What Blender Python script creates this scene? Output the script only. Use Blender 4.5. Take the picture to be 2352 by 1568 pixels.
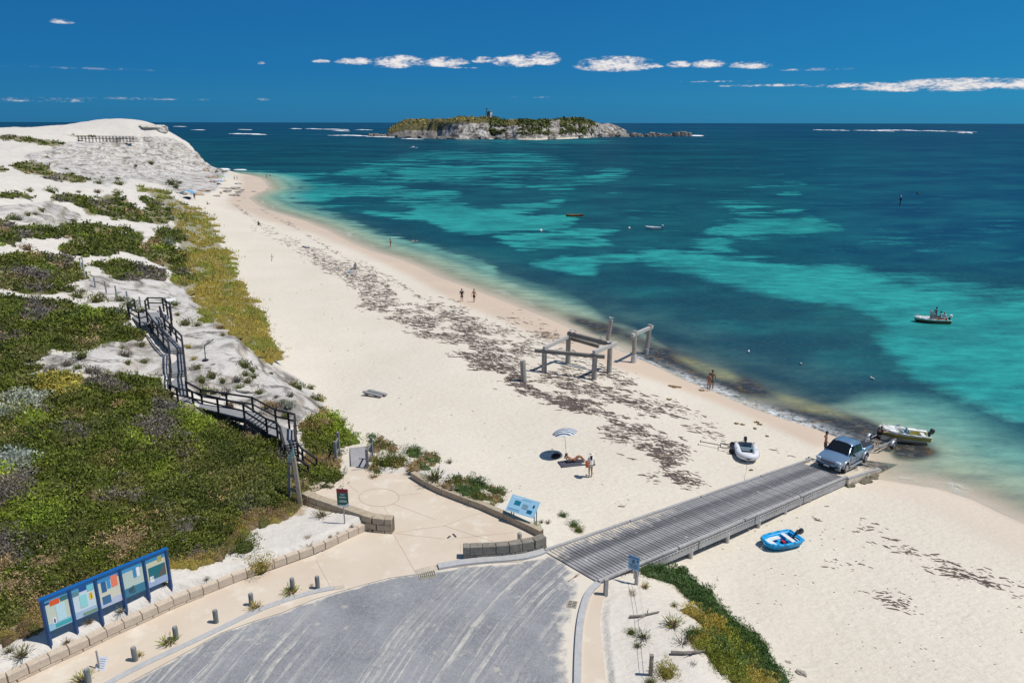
import bpy, bmesh, math, random
import numpy as np
from mathutils import Vector, Matrix
for o in list(bpy.data.objects): bpy.data.objects.remove(o)
scene=bpy.context.scene
COL=scene.collection
rnd=random.Random(7); RN=np.random.default_rng(11)
# ------------------------------------------------------------ camera
FV=1700.;CU=1176.;CV=784.;CH=23.;PITCH=math.atan(502/1700);ROLL=-0.0017
cd=bpy.data.cameras.new('camera');cam=bpy.data.objects.new('camera',cd);COL.objects.link(cam)
cd.sensor_width=36;cd.lens=36*FV/2352;cd.clip_start=1;cd.clip_end=150000
cam.matrix_world=Matrix.Translation((0,0,CH))@Matrix.Rotation(math.pi/2-PITCH,4,'X')@Matrix.Rotation(-ROLL,4,'Z')
scene.camera=cam
scene.render.resolution_x=1024;scene.render.resolution_y=682
# ------------------------------------------------------------ light
SUN=Vector((0.47,-0.07,0.88)).normalized()
EL=math.asin(SUN.z);AZ=math.atan2(SUN.x,SUN.y)
sl=bpy.data.lights.new('sun','SUN');sl.energy=4.3;sl.angle=math.radians(0.53);sl.color=(1,.955,.88)
so=bpy.data.objects.new('sun',sl);COL.objects.link(so);so.rotation_euler=SUN.to_track_quat('Z','Y').to_euler();so.location=(0,0,80)
vs=scene.view_settings;vs.view_transform='Standard';vs.look='None';vs.gamma=1;vs.exposure=-0.06
_R=np.array(cam.matrix_world.to_3x3())
def rays(u,v):
    a=(np.asarray(u,float)-CU)/FV;b=(CV-np.asarray(v,float))/FV
    d=np.stack([a,b,-np.ones_like(a)],-1)@_R.T
    return d
def project(x,y,z):
    p=np.stack([x,y,np.asarray(z)-CH],-1)@_R
    w=np.maximum(-p[...,2],.5)
    return CU+FV*p[...,0]/w, CV-FV*p[...,1]/w
class NT:
    def __init__(s,tree): s.t=tree;s.n=tree.nodes;s.l=tree.links
    def put(s,sock,val):
        if val is None: return
        if isinstance(val,bpy.types.NodeSocket): s.l.new(val,sock)
        else:
            try: sock.default_value=val
            except Exception:
                sock.default_value=tuple(val)+(1,) if len(val)==3 else val
    def math(s,op,a,b=None,c=None,clamp=False):
        n=s.n.new('ShaderNodeMath');n.operation=op;n.use_clamp=clamp
        s.put(n.inputs[0],a);s.put(n.inputs[1],b)
        if c is not None: s.put(n.inputs[2],c)
        return n.outputs[0]
    def vmath(s,op,a,b=None):
        n=s.n.new('ShaderNodeVectorMath');n.operation=op
        s.put(n.inputs[0],a);s.put(n.inputs[1],b);return n.outputs[0]
    def mix(s,f,a,b,mode='MIX'):
        n=s.n.new('ShaderNodeMix');n.data_type='RGBA';n.blend_type=mode
        s.put(n.inputs[0],f);s.put(n.inputs[6],a if isinstance(a,bpy.types.NodeSocket) else tuple(a)[:3]+(1,));s.put(n.inputs[7],b if isinstance(b,bpy.types.NodeSocket) else tuple(b)[:3]+(1,));return n.outputs[2]
    def ramp(s,f,stops,interp='LINEAR'):
        n=s.n.new('ShaderNodeValToRGB');cr=n.color_ramp;cr.interpolation=interp
        while len(cr.elements)<len(stops): cr.elements.new(.5)
        for e,(p,c) in zip(cr.elements,stops):
            e.position=p;e.color=(c,c,c,1) if isinstance(c,(int,float)) else tuple(c)+(1,)
        s.put(n.inputs[0],f);return n.outputs[0]
    def noise(s,vec,scale,detail=4,rough=.55,dist=0,color=False):
        n=s.n.new('ShaderNodeTexNoise');s.put(n.inputs['Vector'],vec);n.inputs['Scale'].default_value=scale
        n.inputs['Detail'].default_value=detail;n.inputs['Roughness'].default_value=rough;n.inputs['Distortion'].default_value=dist
        return n.outputs['Color' if color else 'Fac']
    def voro(s,vec,scale,feature='F1',out='Distance',rnd=1):
        n=s.n.new('ShaderNodeTexVoronoi');n.feature=feature;s.put(n.inputs['Vector'],vec);n.inputs['Scale'].default_value=scale;n.inputs['Randomness'].default_value=rnd
        return n.outputs[out]
    def mapr(s,v,a,b,c=0,d=1,smooth=False):
        n=s.n.new('ShaderNodeMapRange')
        if smooth: n.interpolation_type='SMOOTHSTEP'
        s.put(n.inputs[0],v)
        for i,x in enumerate((a,b,c,d)): n.inputs[i+1].default_value=x
        return n.outputs[0]
    def attr(s,name,out='Color'):
        n=s.n.new('ShaderNodeAttribute');n.attribute_name=name;return n.outputs[out]
    def scalev(s,vec,sc,rot=0):
        n=s.n.new('ShaderNodeMapping');s.put(n.inputs[0],vec);n.inputs['Scale'].default_value=sc;n.inputs['Rotation'].default_value=(0,0,rot);return n.outputs[0]
    def bump(s,h,strength=.5,dist=.1,normal=None):
        n=s.n.new('ShaderNodeBump');n.inputs['Strength'].default_value=strength;n.inputs['Distance'].default_value=dist;s.put(n.inputs['Height'],h)
        if normal is not None: s.put(n.inputs['Normal'],normal)
        return n.outputs[0]
    def pos(s): return s.n.new('ShaderNodeNewGeometry').outputs['Position']
    def obj(s): return s.n.new('ShaderNodeTexCoord').outputs['Object']
# ------------------------------------------------------------ world
w=bpy.data.worlds.new('World');scene.world=w;w.use_nodes=True;T=NT(w.node_tree)
for n in list(T.n): T.n.remove(n)
out=T.n.new('ShaderNodeOutputWorld');bg=T.n.new('ShaderNodeBackground');T.l.new(bg.outputs[0],out.inputs[0])
sky=T.n.new('ShaderNodeTexSky');sky.sky_type='NISHITA';sky.sun_disc=False;sky.sun_elevation=EL;sky.sun_rotation=AZ;sky.altitude=0;sky.air_density=1;sky.dust_density=.3;sky.ozone_density=3
WS=0.085
bg.inputs[1].default_value=WS
tc=T.n.new('ShaderNodeTexCoord').outputs['Generated']
sp=T.n.new('ShaderNodeSeparateXYZ');T.l.new(tc,sp.inputs[0])
el=T.math('ARCSINE',sp.outputs[2]);az=T.math('ARCTAN2',sp.outputs[0],sp.outputs[1])
# clear, dry, polarised air: the low sky is deep blue instead of white
low=T.ramp(T.mapr(el,0,.55),[(0,(.030,.195,.385)),(.05,(.026,.215,.43)),(.12,(.018,.190,.445)),(.30,(.012,.150,.41)),(1,(.03,.16,.42))])
lr=T.ramp(T.mapr(az,-.7,.7),[(0,(.84,.86,.90)),(.55,(1,1,1)),(1,(1.15,1.28,1.17))])
low=T.mix(1,low,lr,'MULTIPLY')
low=T.vmath('SCALE',low);low.node.inputs['Scale'].default_value=1/WS
base=T.mix(T.mapr(el,.25,.9,1,0,True),sky.outputs[0],low)
CL=[(738,142,20,7,1),(820,143,46,13,1),(915,146,66,23,1.05),(1022,145,52,20,1),(1110,140,26,12,.9),(1185,144,56,22,1.05),(1250,139,36,25,1.05),(1415,152,90,27,1.1),(1500,154,26,6,.9),(1560,150,28,12,.95),(1628,150,38,15,1),(1722,152,44,14,.95),(2190,199,180,21,1),(2050,196,160,10,.9),(1760,197,110,5,.75),(140,51,24,8,.5),(600,146,9,5,.8),(100,231,120,9,.27),(330,228,140,6,.25),(590,229,34,6,.3),(200,158,190,5,.2),(1240,224,90,4,.2),(1060,156,40,4,.7),(1880,160,80,5,.45),(1640,188,80,3,.4)]
nv=T.n.new('ShaderNodeCombineXYZ');T.put(nv.inputs[0],T.math('MULTIPLY',az,44));T.put(nv.inputs[1],T.math('MULTIPLY',el,120))
cn=T.noise(nv.outputs[0],1,7,.58);cn2=T.noise(nv.outputs[0],4.5,4,.6)
env=None
for (cu,cv_,hw,hh,st) in CL:
    d=rays(cu,cv_);d=d/np.linalg.norm(d);a0=math.atan2(d[0],d[1]);e0=math.asin(d[2]);aw=hw/FV*1.12;eh=hh/FV*.82
    dx=T.math('DIVIDE',T.math('SUBTRACT',az,a0),aw)
    dyr=T.math('DIVIDE',T.math('SUBTRACT',el,e0),eh)
    dy=T.math('MULTIPLY_ADD',T.math('LESS_THAN',dyr,-.15),T.math('MULTIPLY',dyr,.7),dyr)
    r=T.math('ADD',T.math('MULTIPLY',dx,dx),T.math('MULTIPLY',dy,dy))
    e=T.math('MULTIPLY',T.math('SUBTRACT',1.0,r),st,clamp=False)
    e=T.math('MAXIMUM',e,0)
    env=e if env is None else T.math('MAXIMUM',env,e)
dens=T.math('ADD',T.math('MULTIPLY',env,.62),T.math('MULTIPLY',T.math('SUBTRACT',T.math('ADD',T.math('MULTIPLY',cn,1.7),T.math('MULTIPLY',cn2,.75)),1.225),1.35))
dens=T.math('MULTIPLY',dens,T.mapr(env,0,.15))
cm=T.math('MULTIPLY',T.mapr(dens,.0,.70,0,1,True),T.mapr(env,0,.4,0,1,True))
shade=T.mapr(T.math('ADD',dens,T.math('MULTIPLY',cn2,.25)),.3,1.0)
ccol=T.mix(shade,(.62,.63,.68),(.95,.91,.89));ccol=T.vmath('SCALE',ccol);ccol.node.inputs['Scale'].default_value=1/WS
T.l.new(T.mix(T.math('MULTIPLY',cm,.95),base,ccol),bg.inputs[0])
# ------------------------------------------------------------ numpy helpers
def _h(ix,iy,seed):
    n=(ix.astype(np.int64)*374761393+iy.astype(np.int64)*668265263+seed*1442695041)&0xffffffff
    n=((n^(n>>13))*1274126177)&0xffffffff
    return ((n^(n>>16))&0xffff)/65535.
def vnoise(x,y,seed=0):
    x=np.asarray(x,float);y=np.asarray(y,float)
    ix=np.floor(x);iy=np.floor(y);fx=x-ix;fy=y-iy
    fx=fx*fx*(3-2*fx);fy=fy*fy*(3-2*fy)
    a=_h(ix,iy,seed);b=_h(ix+1,iy,seed);c=_h(ix,iy+1,seed);d=_h(ix+1,iy+1,seed)
    return a+(b-a)*fx+(c-a)*fy+(a-b-c+d)*fx*fy
def fbm(x,y,seed=0,o=4,g=.5):
    s=0;am=1;t=0
    for i in range(o): s=s+am*vnoise(x*2**i+i*17.3,y*2**i-i*9.1,seed+i);t+=am;am*=g
    return s/t*2-1
def sstep(a,b,x):
    t=np.clip((x-a)/(b-a),0,1);return t*t*(3-2*t)
def inpoly(px,py,poly):
    ins=np.zeros(px.shape,bool);n=len(poly)
    for i in range(n):
        x1,y1=poly[i];x2,y2=poly[(i+1)%n]
        if y1==y2: continue
        c=((y1>py)!=(y2>py))&(px<(x2-x1)*(py-y1)/(y2-y1)+x1);ins^=c
    return ins
def dline(px,py,pts,closed=False):
    d=np.full(px.shape,1e9);m=len(pts)-(0 if closed else 1)
    for i in range(m):
        x1,y1=pts[i];x2,y2=pts[(i+1)%len(pts)];dx=x2-x1;dy=y2-y1;L=dx*dx+dy*dy+1e-12
        t=np.clip(((px-x1)*dx+(py-y1)*dy)/L,0,1);d=np.minimum(d,(px-x1-t*dx)**2+(py-y1-t*dy)**2)
    return np.sqrt(d)
def blur(a,rx,ry):
    def b1(a,r,ax):
        if r<1: return a
        k=int(r)*2+1;pad=[(0,0),(0,0)];pad[ax]=(int(r)+1,int(r))
        c=np.cumsum(np.pad(a,pad,mode='edge'),axis=ax)
        n=a.shape[ax];s1=[slice(None)]*2;s2=[slice(None)]*2;s1[ax]=slice(k,k+n);s2[ax]=slice(0,n)
        return (c[tuple(s1)]-c[tuple(s2)])/k
    for _ in range(2): a=b1(b1(a,rx,1),ry,0)
    return a
# raster layer over the ground plan as seen from the survey camera (2 px cells)
GU=1176;GVn=784
_gu,_gv=np.meshgrid(np.arange(GU)*2.+1,np.arange(GVn)*2.+1)
def ras(polys):
    m=np.zeros((GVn,GU))
    for p in polys:
        p=np.array(p,float);u0,v0=p.min(0);u1,v1=p.max(0)
        a,b=max(int(v0/2)-1,0),min(int(v1/2)+2,GVn);c,d=max(int(u0/2)-1,0),min(int(u1/2)+2,GU)
        if a>=b or c>=d: continue
        m[a:b,c:d]=np.maximum(m[a:b,c:d],inpoly(_gu[a:b,c:d],_gv[a:b,c:d],p))
    return m
def samp(m,u,v):
    x=np.clip((u-1)/2,0,GU-1.001);y=np.clip((v-1)/2,0,GVn-1.001);ix=x.astype(int);iy=y.astype(int);fx=x-ix;fy=y-iy
    return (m[iy,ix]*(1-fx)+m[iy,ix+1]*fx)*(1-fy)+(m[iy+1,ix]*(1-fx)+m[iy+1,ix+1]*fx)*fy
def PZ(u,v,z):
    d=rays(u,v);t=(np.asarray(z,float)-CH)/d[...,2];return d[...,0]*t,d[...,1]*t
def PY(u,v,Y):
    d=rays(u,v);t=Y/d[...,1];return d[...,0]*t,d[...,1]*t,CH+d[...,2]*t
def zf(k,ou,ov,pts): return [(ou+x*k,ov+y*k) for x,y in pts]
R1=lambda p:zf(.2737,0,257.3,p)
R2=lambda p:zf(.2737,0,588,p)
Z1=lambda p:zf(.3906,551.3,294,p)
Z2=lambda p:zf(.3906,1433.3,294,p)
Z3=lambda p:zf(.3906,1433.3,661.5,p)
Z5=lambda p:zf(.3125,551.3,973.9,p)
Z7=lambda p:zf(.2734,1240.4,1240.4,p)
Z9=lambda p:zf(.3281,643,588,p)
# ------------------------------------------------------------ shoreline and flat yard
SHV=[(524,397),(545,399),(572,402),(600,410),(611,422),(616,434),(590,443),(570,455),(581,463),(605,480),(641,491),(696,507),(750,528),(778,544),(832,569),(873,583),(914,594),(964,615),(1011,638),(1060,656),(1110,674),(1180,702),(1240,724),(1300,750),(1350,776),(1440,812),(1500,838),(1560,868),(1640,900),(1720,935),(1800,962),(1870,984),(1940,1010),(2000,1040),(1990,1078),(2015,1100),(2077,1110),(2153,1122),(2230,1146),(2290,1175),(2352,1203),(2480,1262),(2700,1370)]
SX,SY=PZ([p[0] for p in SHV],[p[1] for p in SHV],0.)
SHORE=[(-900,620),(-500,560),(-300,500),(-215,450),(-165,400)]+list(zip(SX,SY))
LANDP=SHORE+[(60,10),(60,-60),(-900,-60)]
YZ=2.6
ROADV=[(200,1616),(296,1568),(356,1536),(438,1492),(506,1454),(575,1429),(644,1408),(717,1378),(770,1361),(833,1343),(895,1327),(954,1319),(1004,1308),(1051,1302),(1114,1294),(1192,1290),(1239,1274),(1254,1268),(1311,1301),(1372,1337),(1350,1358),(1336,1393),(1329,1432),(1325,1486),(1324,1568),(1326,1720),(1330,1990),(100,1990)]
PLAZAV=[(-60,1615),(36,1568),(110,1531),(192,1495),(260,1459),(328,1429),(397,1397),(465,1369),(547,1336),(602,1317),(636,1305),(689,1286),(736,1269),(817,1230),(845,1218),(847,1200),(780,1190),(704,1168),(708,1142),(745,1118),(772,1110),(795,1090),(801,1072),(845,1072),(870,1088),(929,1086),(954,1099),(1004,1130),(1051,1149),(1114,1171),(1161,1193),(1207,1214),(1239,1230),(1253,1236)]+list(reversed(ROADV[:18]))
FOOTV=[(1372,1337),(1350,1358),(1336,1393),(1329,1432),(1325,1486),(1324,1568),(1326,1720),(1420,1720),(1392,1568),(1385,1500),(1378,1430),(1384,1380),(1400,1345)]
def wp(pts,z=YZ):
    x,y=PZ([p[0] for p in pts],[p[1] for p in pts],z);return list(zip(x.tolist(),y.tolist()))
ROADW=wp(ROADV);PLAZAW=wp(PLAZAV);FOOTW=wp(FOOTV)
# ------------------------------------------------------------ heights
CT=[]  # (x,y,z)
def cz(*a):
    for u,v,z in a: x,y=PZ(u,v,z);CT.append((float(x),float(y),z))
def cy(*a):
    for u,v,Y in a: x,y,z=PY(u,v,Y);CT.append((float(x),float(y),float(z)))
cz((1050,700,.5),(1200,760,.5),(1400,840,.5),(1600,915,.5),(1800,990,.5),(830,600,.6),(650,530,.6),(530,490,.7),
   (900,700,1.1),(1100,800,1.1),(1200,870,1.1),(1400,960,1.0),(1600,1060,.9),(1330,1060,1.1),(760,620,1.2),(640,560,1.3),(540,500,1.5),
   (600,640,1.6),(700,800,1.5),(900,900,1.3),(1000,1000,1.3),(800,940,1.6),(830,1015,1.8),(1000,1040,1.6),(1120,1090,1.5),(1220,1140,1.5),(1300,1180,1.5),(1350,1215,1.6),
   (1700,1180,.8),(1900,1200,.5),(2100,1250,.5),(2300,1350,.8),(1600,1280,1.2),(1800,1400,1.1),(2100,1500,1.1),(2352,1568,1.2),(1520,1290,1.5),(1650,1400,1.3),(1780,1530,1.3),(2000,1900,1.3),
   (1440,1300,2.2),(1460,1370,2.5),(1600,1430,2.4),(1680,1540,2.4),(1500,1500,2.7),(1420,1480,2.65),(1430,1700,2.8),(1700,1750,2.4),(1400,2100,2.7),
   (900,1060,2.6),(960,1070,2.6),(1050,1110,2.8),(1130,1150,2.7),(1190,1180,2.5),(1250,1215,2.2),(1000,1050,2.1),
   (430,455,2.0),(500,520,1.8),(530,590,1.8),(575,700,1.8),(640,820,1.8),(470,480,1.8),(680,890,1.8),(750,950,1.8),(797,1010,1.9),
   (400,500,3.6),(430,600,3.4),(480,700,3.0),(560,740,2.6),
   (440,730,5.2),(520,760,4.9),(580,800,4.5),(640,870,4.2),(700,915,3.6),(720,940,3.2),(610,840,4.3),(660,930,4.0),
   (335,730,6.2),(380,790,5.4),(405,880,5.0),(440,925,4.6),(520,945,4.0),(600,985,3.3),(650,1010,2.9),(680,1060,2.5),(720,1090,2.6),(770,1080,2.3),
   (500,850,4.9),(560,900,4.5),(300,800,6.0),(200,830,6.4),(100,850,6.8),(0,850,7.2),(250,700,6.8),(150,690,7.4),(0,680,8.3),(100,720,7.6),
   (0,1000,6.6),(200,1000,5.8),(350,1000,5.2),(500,1050,4.2),(600,1100,3.3),(0,1200,5.6),(200,1200,4.6),(400,1200,3.8),(600,1200,3.2),
   (0,1350,4.2),(150,1350,3.8),(400,1320,3.4),(550,1260,3.2),(650,1180,3.1),(700,1200,3.1),(780,1200,3.05),(500,1330,3.1),(250,1430,3.15),(100,1490,3.2),(0,1530,3.3),(-100,1600,3.4),(-200,1400,4.5),(-200,1100,7),
   (0,580,9.5),(200,560,8.0),(350,560,5.5),(0,500,11.5),(200,500,9.0),(350,520,6.0),(0,440,14.),(150,450,10.5),(280,440,7.5),(380,440,4.5),
   (-200,600,10),(-300,450,15),(420,430,2.6),(460,440,1.6),(480,425,1.6),(520,410,1.2),(500,440,1.2))
cy((300,284,390),(240,290,385),(180,300,375),(100,314,345),(0,309,330),(360,290,392),(384,304,392),(430,340,388),(470,368,380),(505,385,374),(518,394,370),
   (250,318,375),(330,318,380),(0,345,290),(150,345,305),(300,365,330),(400,385,340),(400,405,300),(330,400,300),(250,400,270),(450,408,330),(0,400,200),(100,400,215),(-200,310,330),(-200,380,220),
   (200,380,280),(480,400,345))
CT+=[(-150,425,5),(-180,460,-3),(-260,470,3),(-300,440,14),(-420,470,14),(-420,540,-4),(-600,420,16),(-600,600,-4),(-80,520,-5),(0,300,-5),(60,200,-4),(100,100,-4),(60,60,-3),(40,130,-3),(-60,330,-4),(-90,300,-3),(-230,430,20)]
CT+=[(-60,10,6),(-30,5,3.5),(0,5,2.6),(25,5,1.6),(-60,-30,6),(0,-30,2.6),(50,-30,1.5),(-120,60,14),(-200,150,17)]
CA=np.array(CT,float)
def tq(x,y):
    yy=np.maximum(np.asarray(y,float)+14,4);return np.asarray(x,float)/(yy)*2.6,np.log(yy)*1.6
def _phi(r2): return .5*r2*np.log(r2+1e-9)
_a,_b=tq(CA[:,0],CA[:,1]);_n=len(CA)
K=_phi((_a[:,None]-_a)**2+(_b[:,None]-_b)**2)+np.eye(_n)*.0015
Pm=np.stack([np.ones(_n),_a,_b],1)
M=np.zeros((_n+3,_n+3));M[:_n,:_n]=K;M[:_n,_n:]=Pm;M[_n:,:_n]=Pm.T
WC=np.linalg.solve(M,np.concatenate([CA[:,2],np.zeros(3)]))
def rbf(x,y):
    sh=np.shape(x);a,b=tq(np.ravel(x),np.ravel(y));o=np.empty(a.shape)
    for i in range(0,len(a),20000):
        A=a[i:i+20000];B=b[i:i+20000];o[i:i+20000]=_phi((A[:,None]-_a)**2+(B[:,None]-_b)**2)@WC[:_n]+WC[_n]+WC[_n+1]*A+WC[_n+2]*B
    return o.reshape(sh)
def smoothz(x,y):
    z=rbf(x,y);d=dline(x,y,SHORE);ins=inpoly(x,y,LANDP);d=np.where(ins,d,-d)
    far=sstep(330,380,y)*sstep(-110,-135,x)
    wd=14*(1-far)+3*far;sl=.075*(1-far)+1.2*far
    t=sstep(.15,1,d/wd)
    zl=np.maximum(z,np.minimum(d*.04,.6))*t+(d*sl)*(1-t)
    return np.where(d>0,zl,np.maximum(d*.09,-2.5)),d
def yard(x,y):
    d=np.full(np.shape(x),1e9)
    for p in (ROADW,PLAZAW,FOOTW):
        dd=dline(x,y,p,True);dd=np.where(inpoly(x,y,p),-dd,dd);d=np.minimum(d,dd)
    return d
# ------------------------------------------------------------ masks
HEATH=[R1(p) for p in (
 [(0,200),(50,170),(140,190),(250,210),(400,230),(530,250),(520,290),(380,290),(280,270),(120,250),(0,240)],
 [(480,182),(700,185),(900,200),(880,215),(520,210)],[(0,440),(70,480),(60,520),(0,520)],
 [(90,450),(200,400),(330,410),(400,450),(470,510),(600,510),(700,540),(770,590),(700,605),(500,600),(400,570),(250,530),(100,490)],
 [(0,680),(150,690),(330,740),(200,735),(80,715),(0,720)],
 [(350,730),(450,700),(700,700),(780,720),(700,750),(820,705),(1000,690),(1080,740),(1130,820),(1230,800),(1150,690),(1300,740),(1400,800),(1480,880),(1400,940),(1300,945),(920,910),(930,880),(730,855),(660,800),(520,750)],
 [(0,910),(120,960),(400,970),(640,950),(800,930),(950,970),(1100,980),(1240,990),(1180,1060),(1230,1100),(1100,1180),(850,1215),(700,1220),(500,1170),(530,1120),(640,1080),(450,1060),(300,1060),(130,1080),(80,1120),(0,1120)],
 [(0,1190),(200,1180),(350,1190),(600,1220),(700,1290),(700,1400),(600,1420),(590,1500),(400,1530),(250,1530),(100,1500),(0,1470)],
 [(790,1280),(960,1240),(1100,1260),(1230,1290),(1400,1350),(1370,1410),(1100,1420),(920,1410),(880,1340)],
 [(1350,960),(1500,1000),(1480,1200),(1600,1380),(1650,1440),(1430,1420),(1420,1330),(1250,1250),(1080,1180),(1300,1050)])]
HEATH+=[R2([(0,340),(230,370),(600,410),(860,450),(1020,450),(1050,520),(1000,580),(1140,640),(1200,690),(1000,715),(800,740),(700,810),(480,790),(330,850),(100,880),(0,860)]),
 R2([(0,850),(120,920),(330,1000),(480,1000),(700,1040),(900,1050),(1100,1020),(1380,1050),(1400,1150),(1430,1200),(1520,1250),(1650,1290),(1800,1310),(1920,1350),(1980,1430),(2150,1480)])+[(640,1010),(655,1065),(690,1090),(700,1120),(665,1135),(650,1160),(600,1170),(530,1180),(520,1215),(480,1250),(440,1275),(400,1290),(320,1290),(260,1315),(170,1350),(100,1390),(40,1420),(-10,1430)],
 [(690,975),(712,948),(740,948),(778,972),(797,1008),(795,1032),(768,1030),(740,1050),(722,1075),(700,1060),(693,1020)],
 [(722,1085),(745,1078),(776,1082),(775,1102),(745,1112),(722,1104)]]
GRASS=[R1([(1150,610),(1280,640),(1400,680),(1520,750),(1700,830),(1790,920),(1830,1000),(1850,1090),(1930,1200),(1950,1330),(2030,1440),(2080,1560)])+R2([(2130,380),(2200,520),(2240,720),(2300,790),(2340,900),(2250,890),(2150,850),(2130,800),(2000,700),(1850,590),(1700,540),(1640,440),(1610,330),(1450,230)])+R1([(1430,1400),(1600,1380),(1480,1200),(1480,1000),(1400,850),(1300,740),(1150,650)])]
SPARSE=[[(852,1000),(880,998),(905,1010),(903,1030),(925,1055),(915,1075),(885,1070),(870,1090),(855,1092),(850,1050)],
 [(925,1035),(960,1033),(1000,1050),(1040,1072),(1100,1110),(1172,1140),(1150,1152),(1100,1152),(1060,1130),(1010,1115),(965,1100),(945,1075),(960,1058)]]
COVER=[Z7([(810,240),(1000,245),(1200,290),(1350,400),(1480,540),(1600,680),(1750,780),(1850,930),(1960,1060),(2050,1200),(2110,1300),(1800,1300),(1650,1180),(1500,1080),(1450,950),(1300,880),(1280,800),(1450,770),(1300,660),(1200,560),(1200,480),(1080,400),(970,340),(900,290)])]
DRYG=[[(0,1425),(60,1400),(130,1375),(180,1345),(300,1300),(430,1285),(500,1235),(530,1185),(590,1175),(640,1150),(700,1125),(690,1180),(620,1200),(560,1215),(530,1270),(440,1300),(330,1300),(240,1345),(170,1370),(110,1400),(80,1450),(20,1470),(0,1470)],
 [(640,1100),(705,1095),(715,1140),(700,1190),(660,1185)],[(700,1040),(770,1035),(775,1075),(700,1085)]]
ROCK=[R1([(420,280),(1100,215),(1400,205),(1600,300),(1750,370),(1920,480),(1850,560),(1830,640),(1640,700),(1500,690),(1420,640),(1300,600),(1150,570),(1000,560),(700,420)]),
 R1([(1500,650),(1650,640),(1850,640),(1700,700),(1560,700)]),
 R2([(620,200),(1430,215),(1620,310),(1660,460),(1900,600),(2130,800),(2352,945)])+[(690,870),(720,905),(745,925),(738,950),(700,955),(680,980),(620,985),(560,940),(520,925),(430,905),(415,830),(380,760),(300,720),(250,690),(190,660)],
 R2([(120,900),(700,810),(800,740),(1000,715),(1250,700),(1400,850),(1400,1050),(900,1050),(480,1000),(330,1000)]),
 R1([(0,780),(480,760),(700,850),(600,960),(250,970),(100,900),(0,850)]),R1([(150,380),(500,300),(900,400),(1100,560),(900,640),(700,560),(450,480)])]
WRACK=[Z9([(230,0),(450,60),(560,150),(700,230),(830,330),(900,330),(1130,300),(1230,330),(1300,370),(1450,460),(1560,510),(1700,560),(1800,640),(1820,700),(1800,790),(1700,740),(1620,900),(1820,940),(1700,950),(1500,870),(1400,830),(1260,710),(1130,600),(950,570),(930,480),(800,460),(620,380),(520,280),(500,180),(350,120),(280,60)])]
WR1=[R1([(2150,940),(2250,960),(2352,1020),(2352,1070),(2200,1000)]),Z1([(150,590),(280,650),(400,700),(600,780),(700,850),(800,960),(870,1050),(820,1090),(700,1010),(640,900),(520,850),(430,780),(300,690),(180,630)]),
 Z9([(1300,540),(1420,570),(1580,650),(1580,720),(1500,740),(1400,720),(1250,720),(1300,640)]),Z9([(1500,830),(1700,830),(1820,930),(1900,980),(2050,1000),(2150,1060),(2200,1100),(1980,1060),(1800,980),(1650,930)]),
 Z9([(620,60),(850,280),(760,400),(640,380),(560,220),(400,100),(350,20)])]
WR2=[[(1150,700),(1220,740),(1330,800),(1500,900),(1600,960),(1700,1000),(1800,1050),(1780,1060),(1640,1010),(1600,1000),(1560,1080),(1620,1120),(1500,1100),(1400,1000),(1330,930),(1200,870)],
 [(1830,1150),(1950,1180),(2100,1260),(2352,1350),(2352,1400),(2150,1310),(2000,1260),(1850,1200)],[(1900,1260),(2000,1300),(2150,1400),(2080,1400),(1900,1300)]]
WRL=[[(600,480),(690,530),(760,575),(830,610),(900,640),(960,680),(1030,720),(1090,740)],[(540,470),(590,510),(640,545),(700,575)],]
WETV=[(524,397),(548,401),(556,422),(545,440),(520,458),(529,475),(575,490),(600,503),(655,518),(723,537),(778,559),(832,583),(887,608),(955,641),(1000,668),(1060,700),(1120,722),(1200,755),(1280,792),(1400,840),(1500,872),(1600,908),(1700,948),(1800,992),(1880,1030)]
WETR=[(1960,1110),(2020,1140),(2100,1160),(2200,1205),(2352,1290),(2352,1190),(2200,1120),(2000,1085)]
mHeath=blur(ras(HEATH),2,1);mGrass=blur(ras(GRASS),2,1);mSparse=blur(ras(SPARSE),2,1);mCover=blur(ras(COVER),2,1);mDry=blur(ras(DRYG),4,2);mRock=blur(ras(ROCK),6,3)
mW=blur(ras(WRACK)*.55,8,4);mW=np.maximum(mW,blur(ras(WR1)*1.0,6,3));mW=np.maximum(mW,blur(ras(WR2)*.33,8,4))
for l in WRL: mW=np.maximum(mW,np.exp(-(dline(_gu,_gv*1.5,[(a,b*1.5) for a,b in l])/5)**2)*.75)
wetp=WETV+[(1960,1000),(1870,960),(1640,860),(1300,700),(1000,600),(700,460),(640,400)]
mWet=np.maximum(blur(ras([wetp]),4,2),blur(ras([WETR]),12,6)*.45)
# ------------------------------------------------------------ final ground function
def ground(x,y):
    x=np.asarray(x,float);y=np.asarray(y,float)
    z,d=smoothz(x,y)
    u,v=project(x,y,z);dist=np.hypot(x,y)
    inside=(v>250)
    rk=samp(mRock,u,v)*inside;bz=sstep(2.0,4.5,z)
    hl=sstep(250,330,y)
    n=fbm(x*.12,y*.12,3,5)*1.1*bz*(1-hl*.3)
    rid=1-np.abs(fbm(x*.11+3,y*.11,9,5,.55))*2
    n=n+rk*sstep(1.5,4,z)*((rid-.5)*(.5+2.6*hl))
    st=z+n;stp=1.1+1.6*hl
    ter=(np.floor(st/stp)+sstep(.25,.75,st/stp-np.floor(st/stp)))*stp
    n=n+rk*sstep(2.2,4,z)*(ter-st)*.6
    n=n+fbm(x*.35,y*.35,5,3)*.05*sstep(.3,.9,z)
    z=z+n*sstep(1.0,4,d)
    yd=yard(x,y);t=sstep(.05,.42,yd)
    z=(YZ-.06)*(1-t)+z*t
    return z,d,u,v,rk
def G(x,y): return float(ground(np.array([x]),np.array([y]))[0][0])
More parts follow.
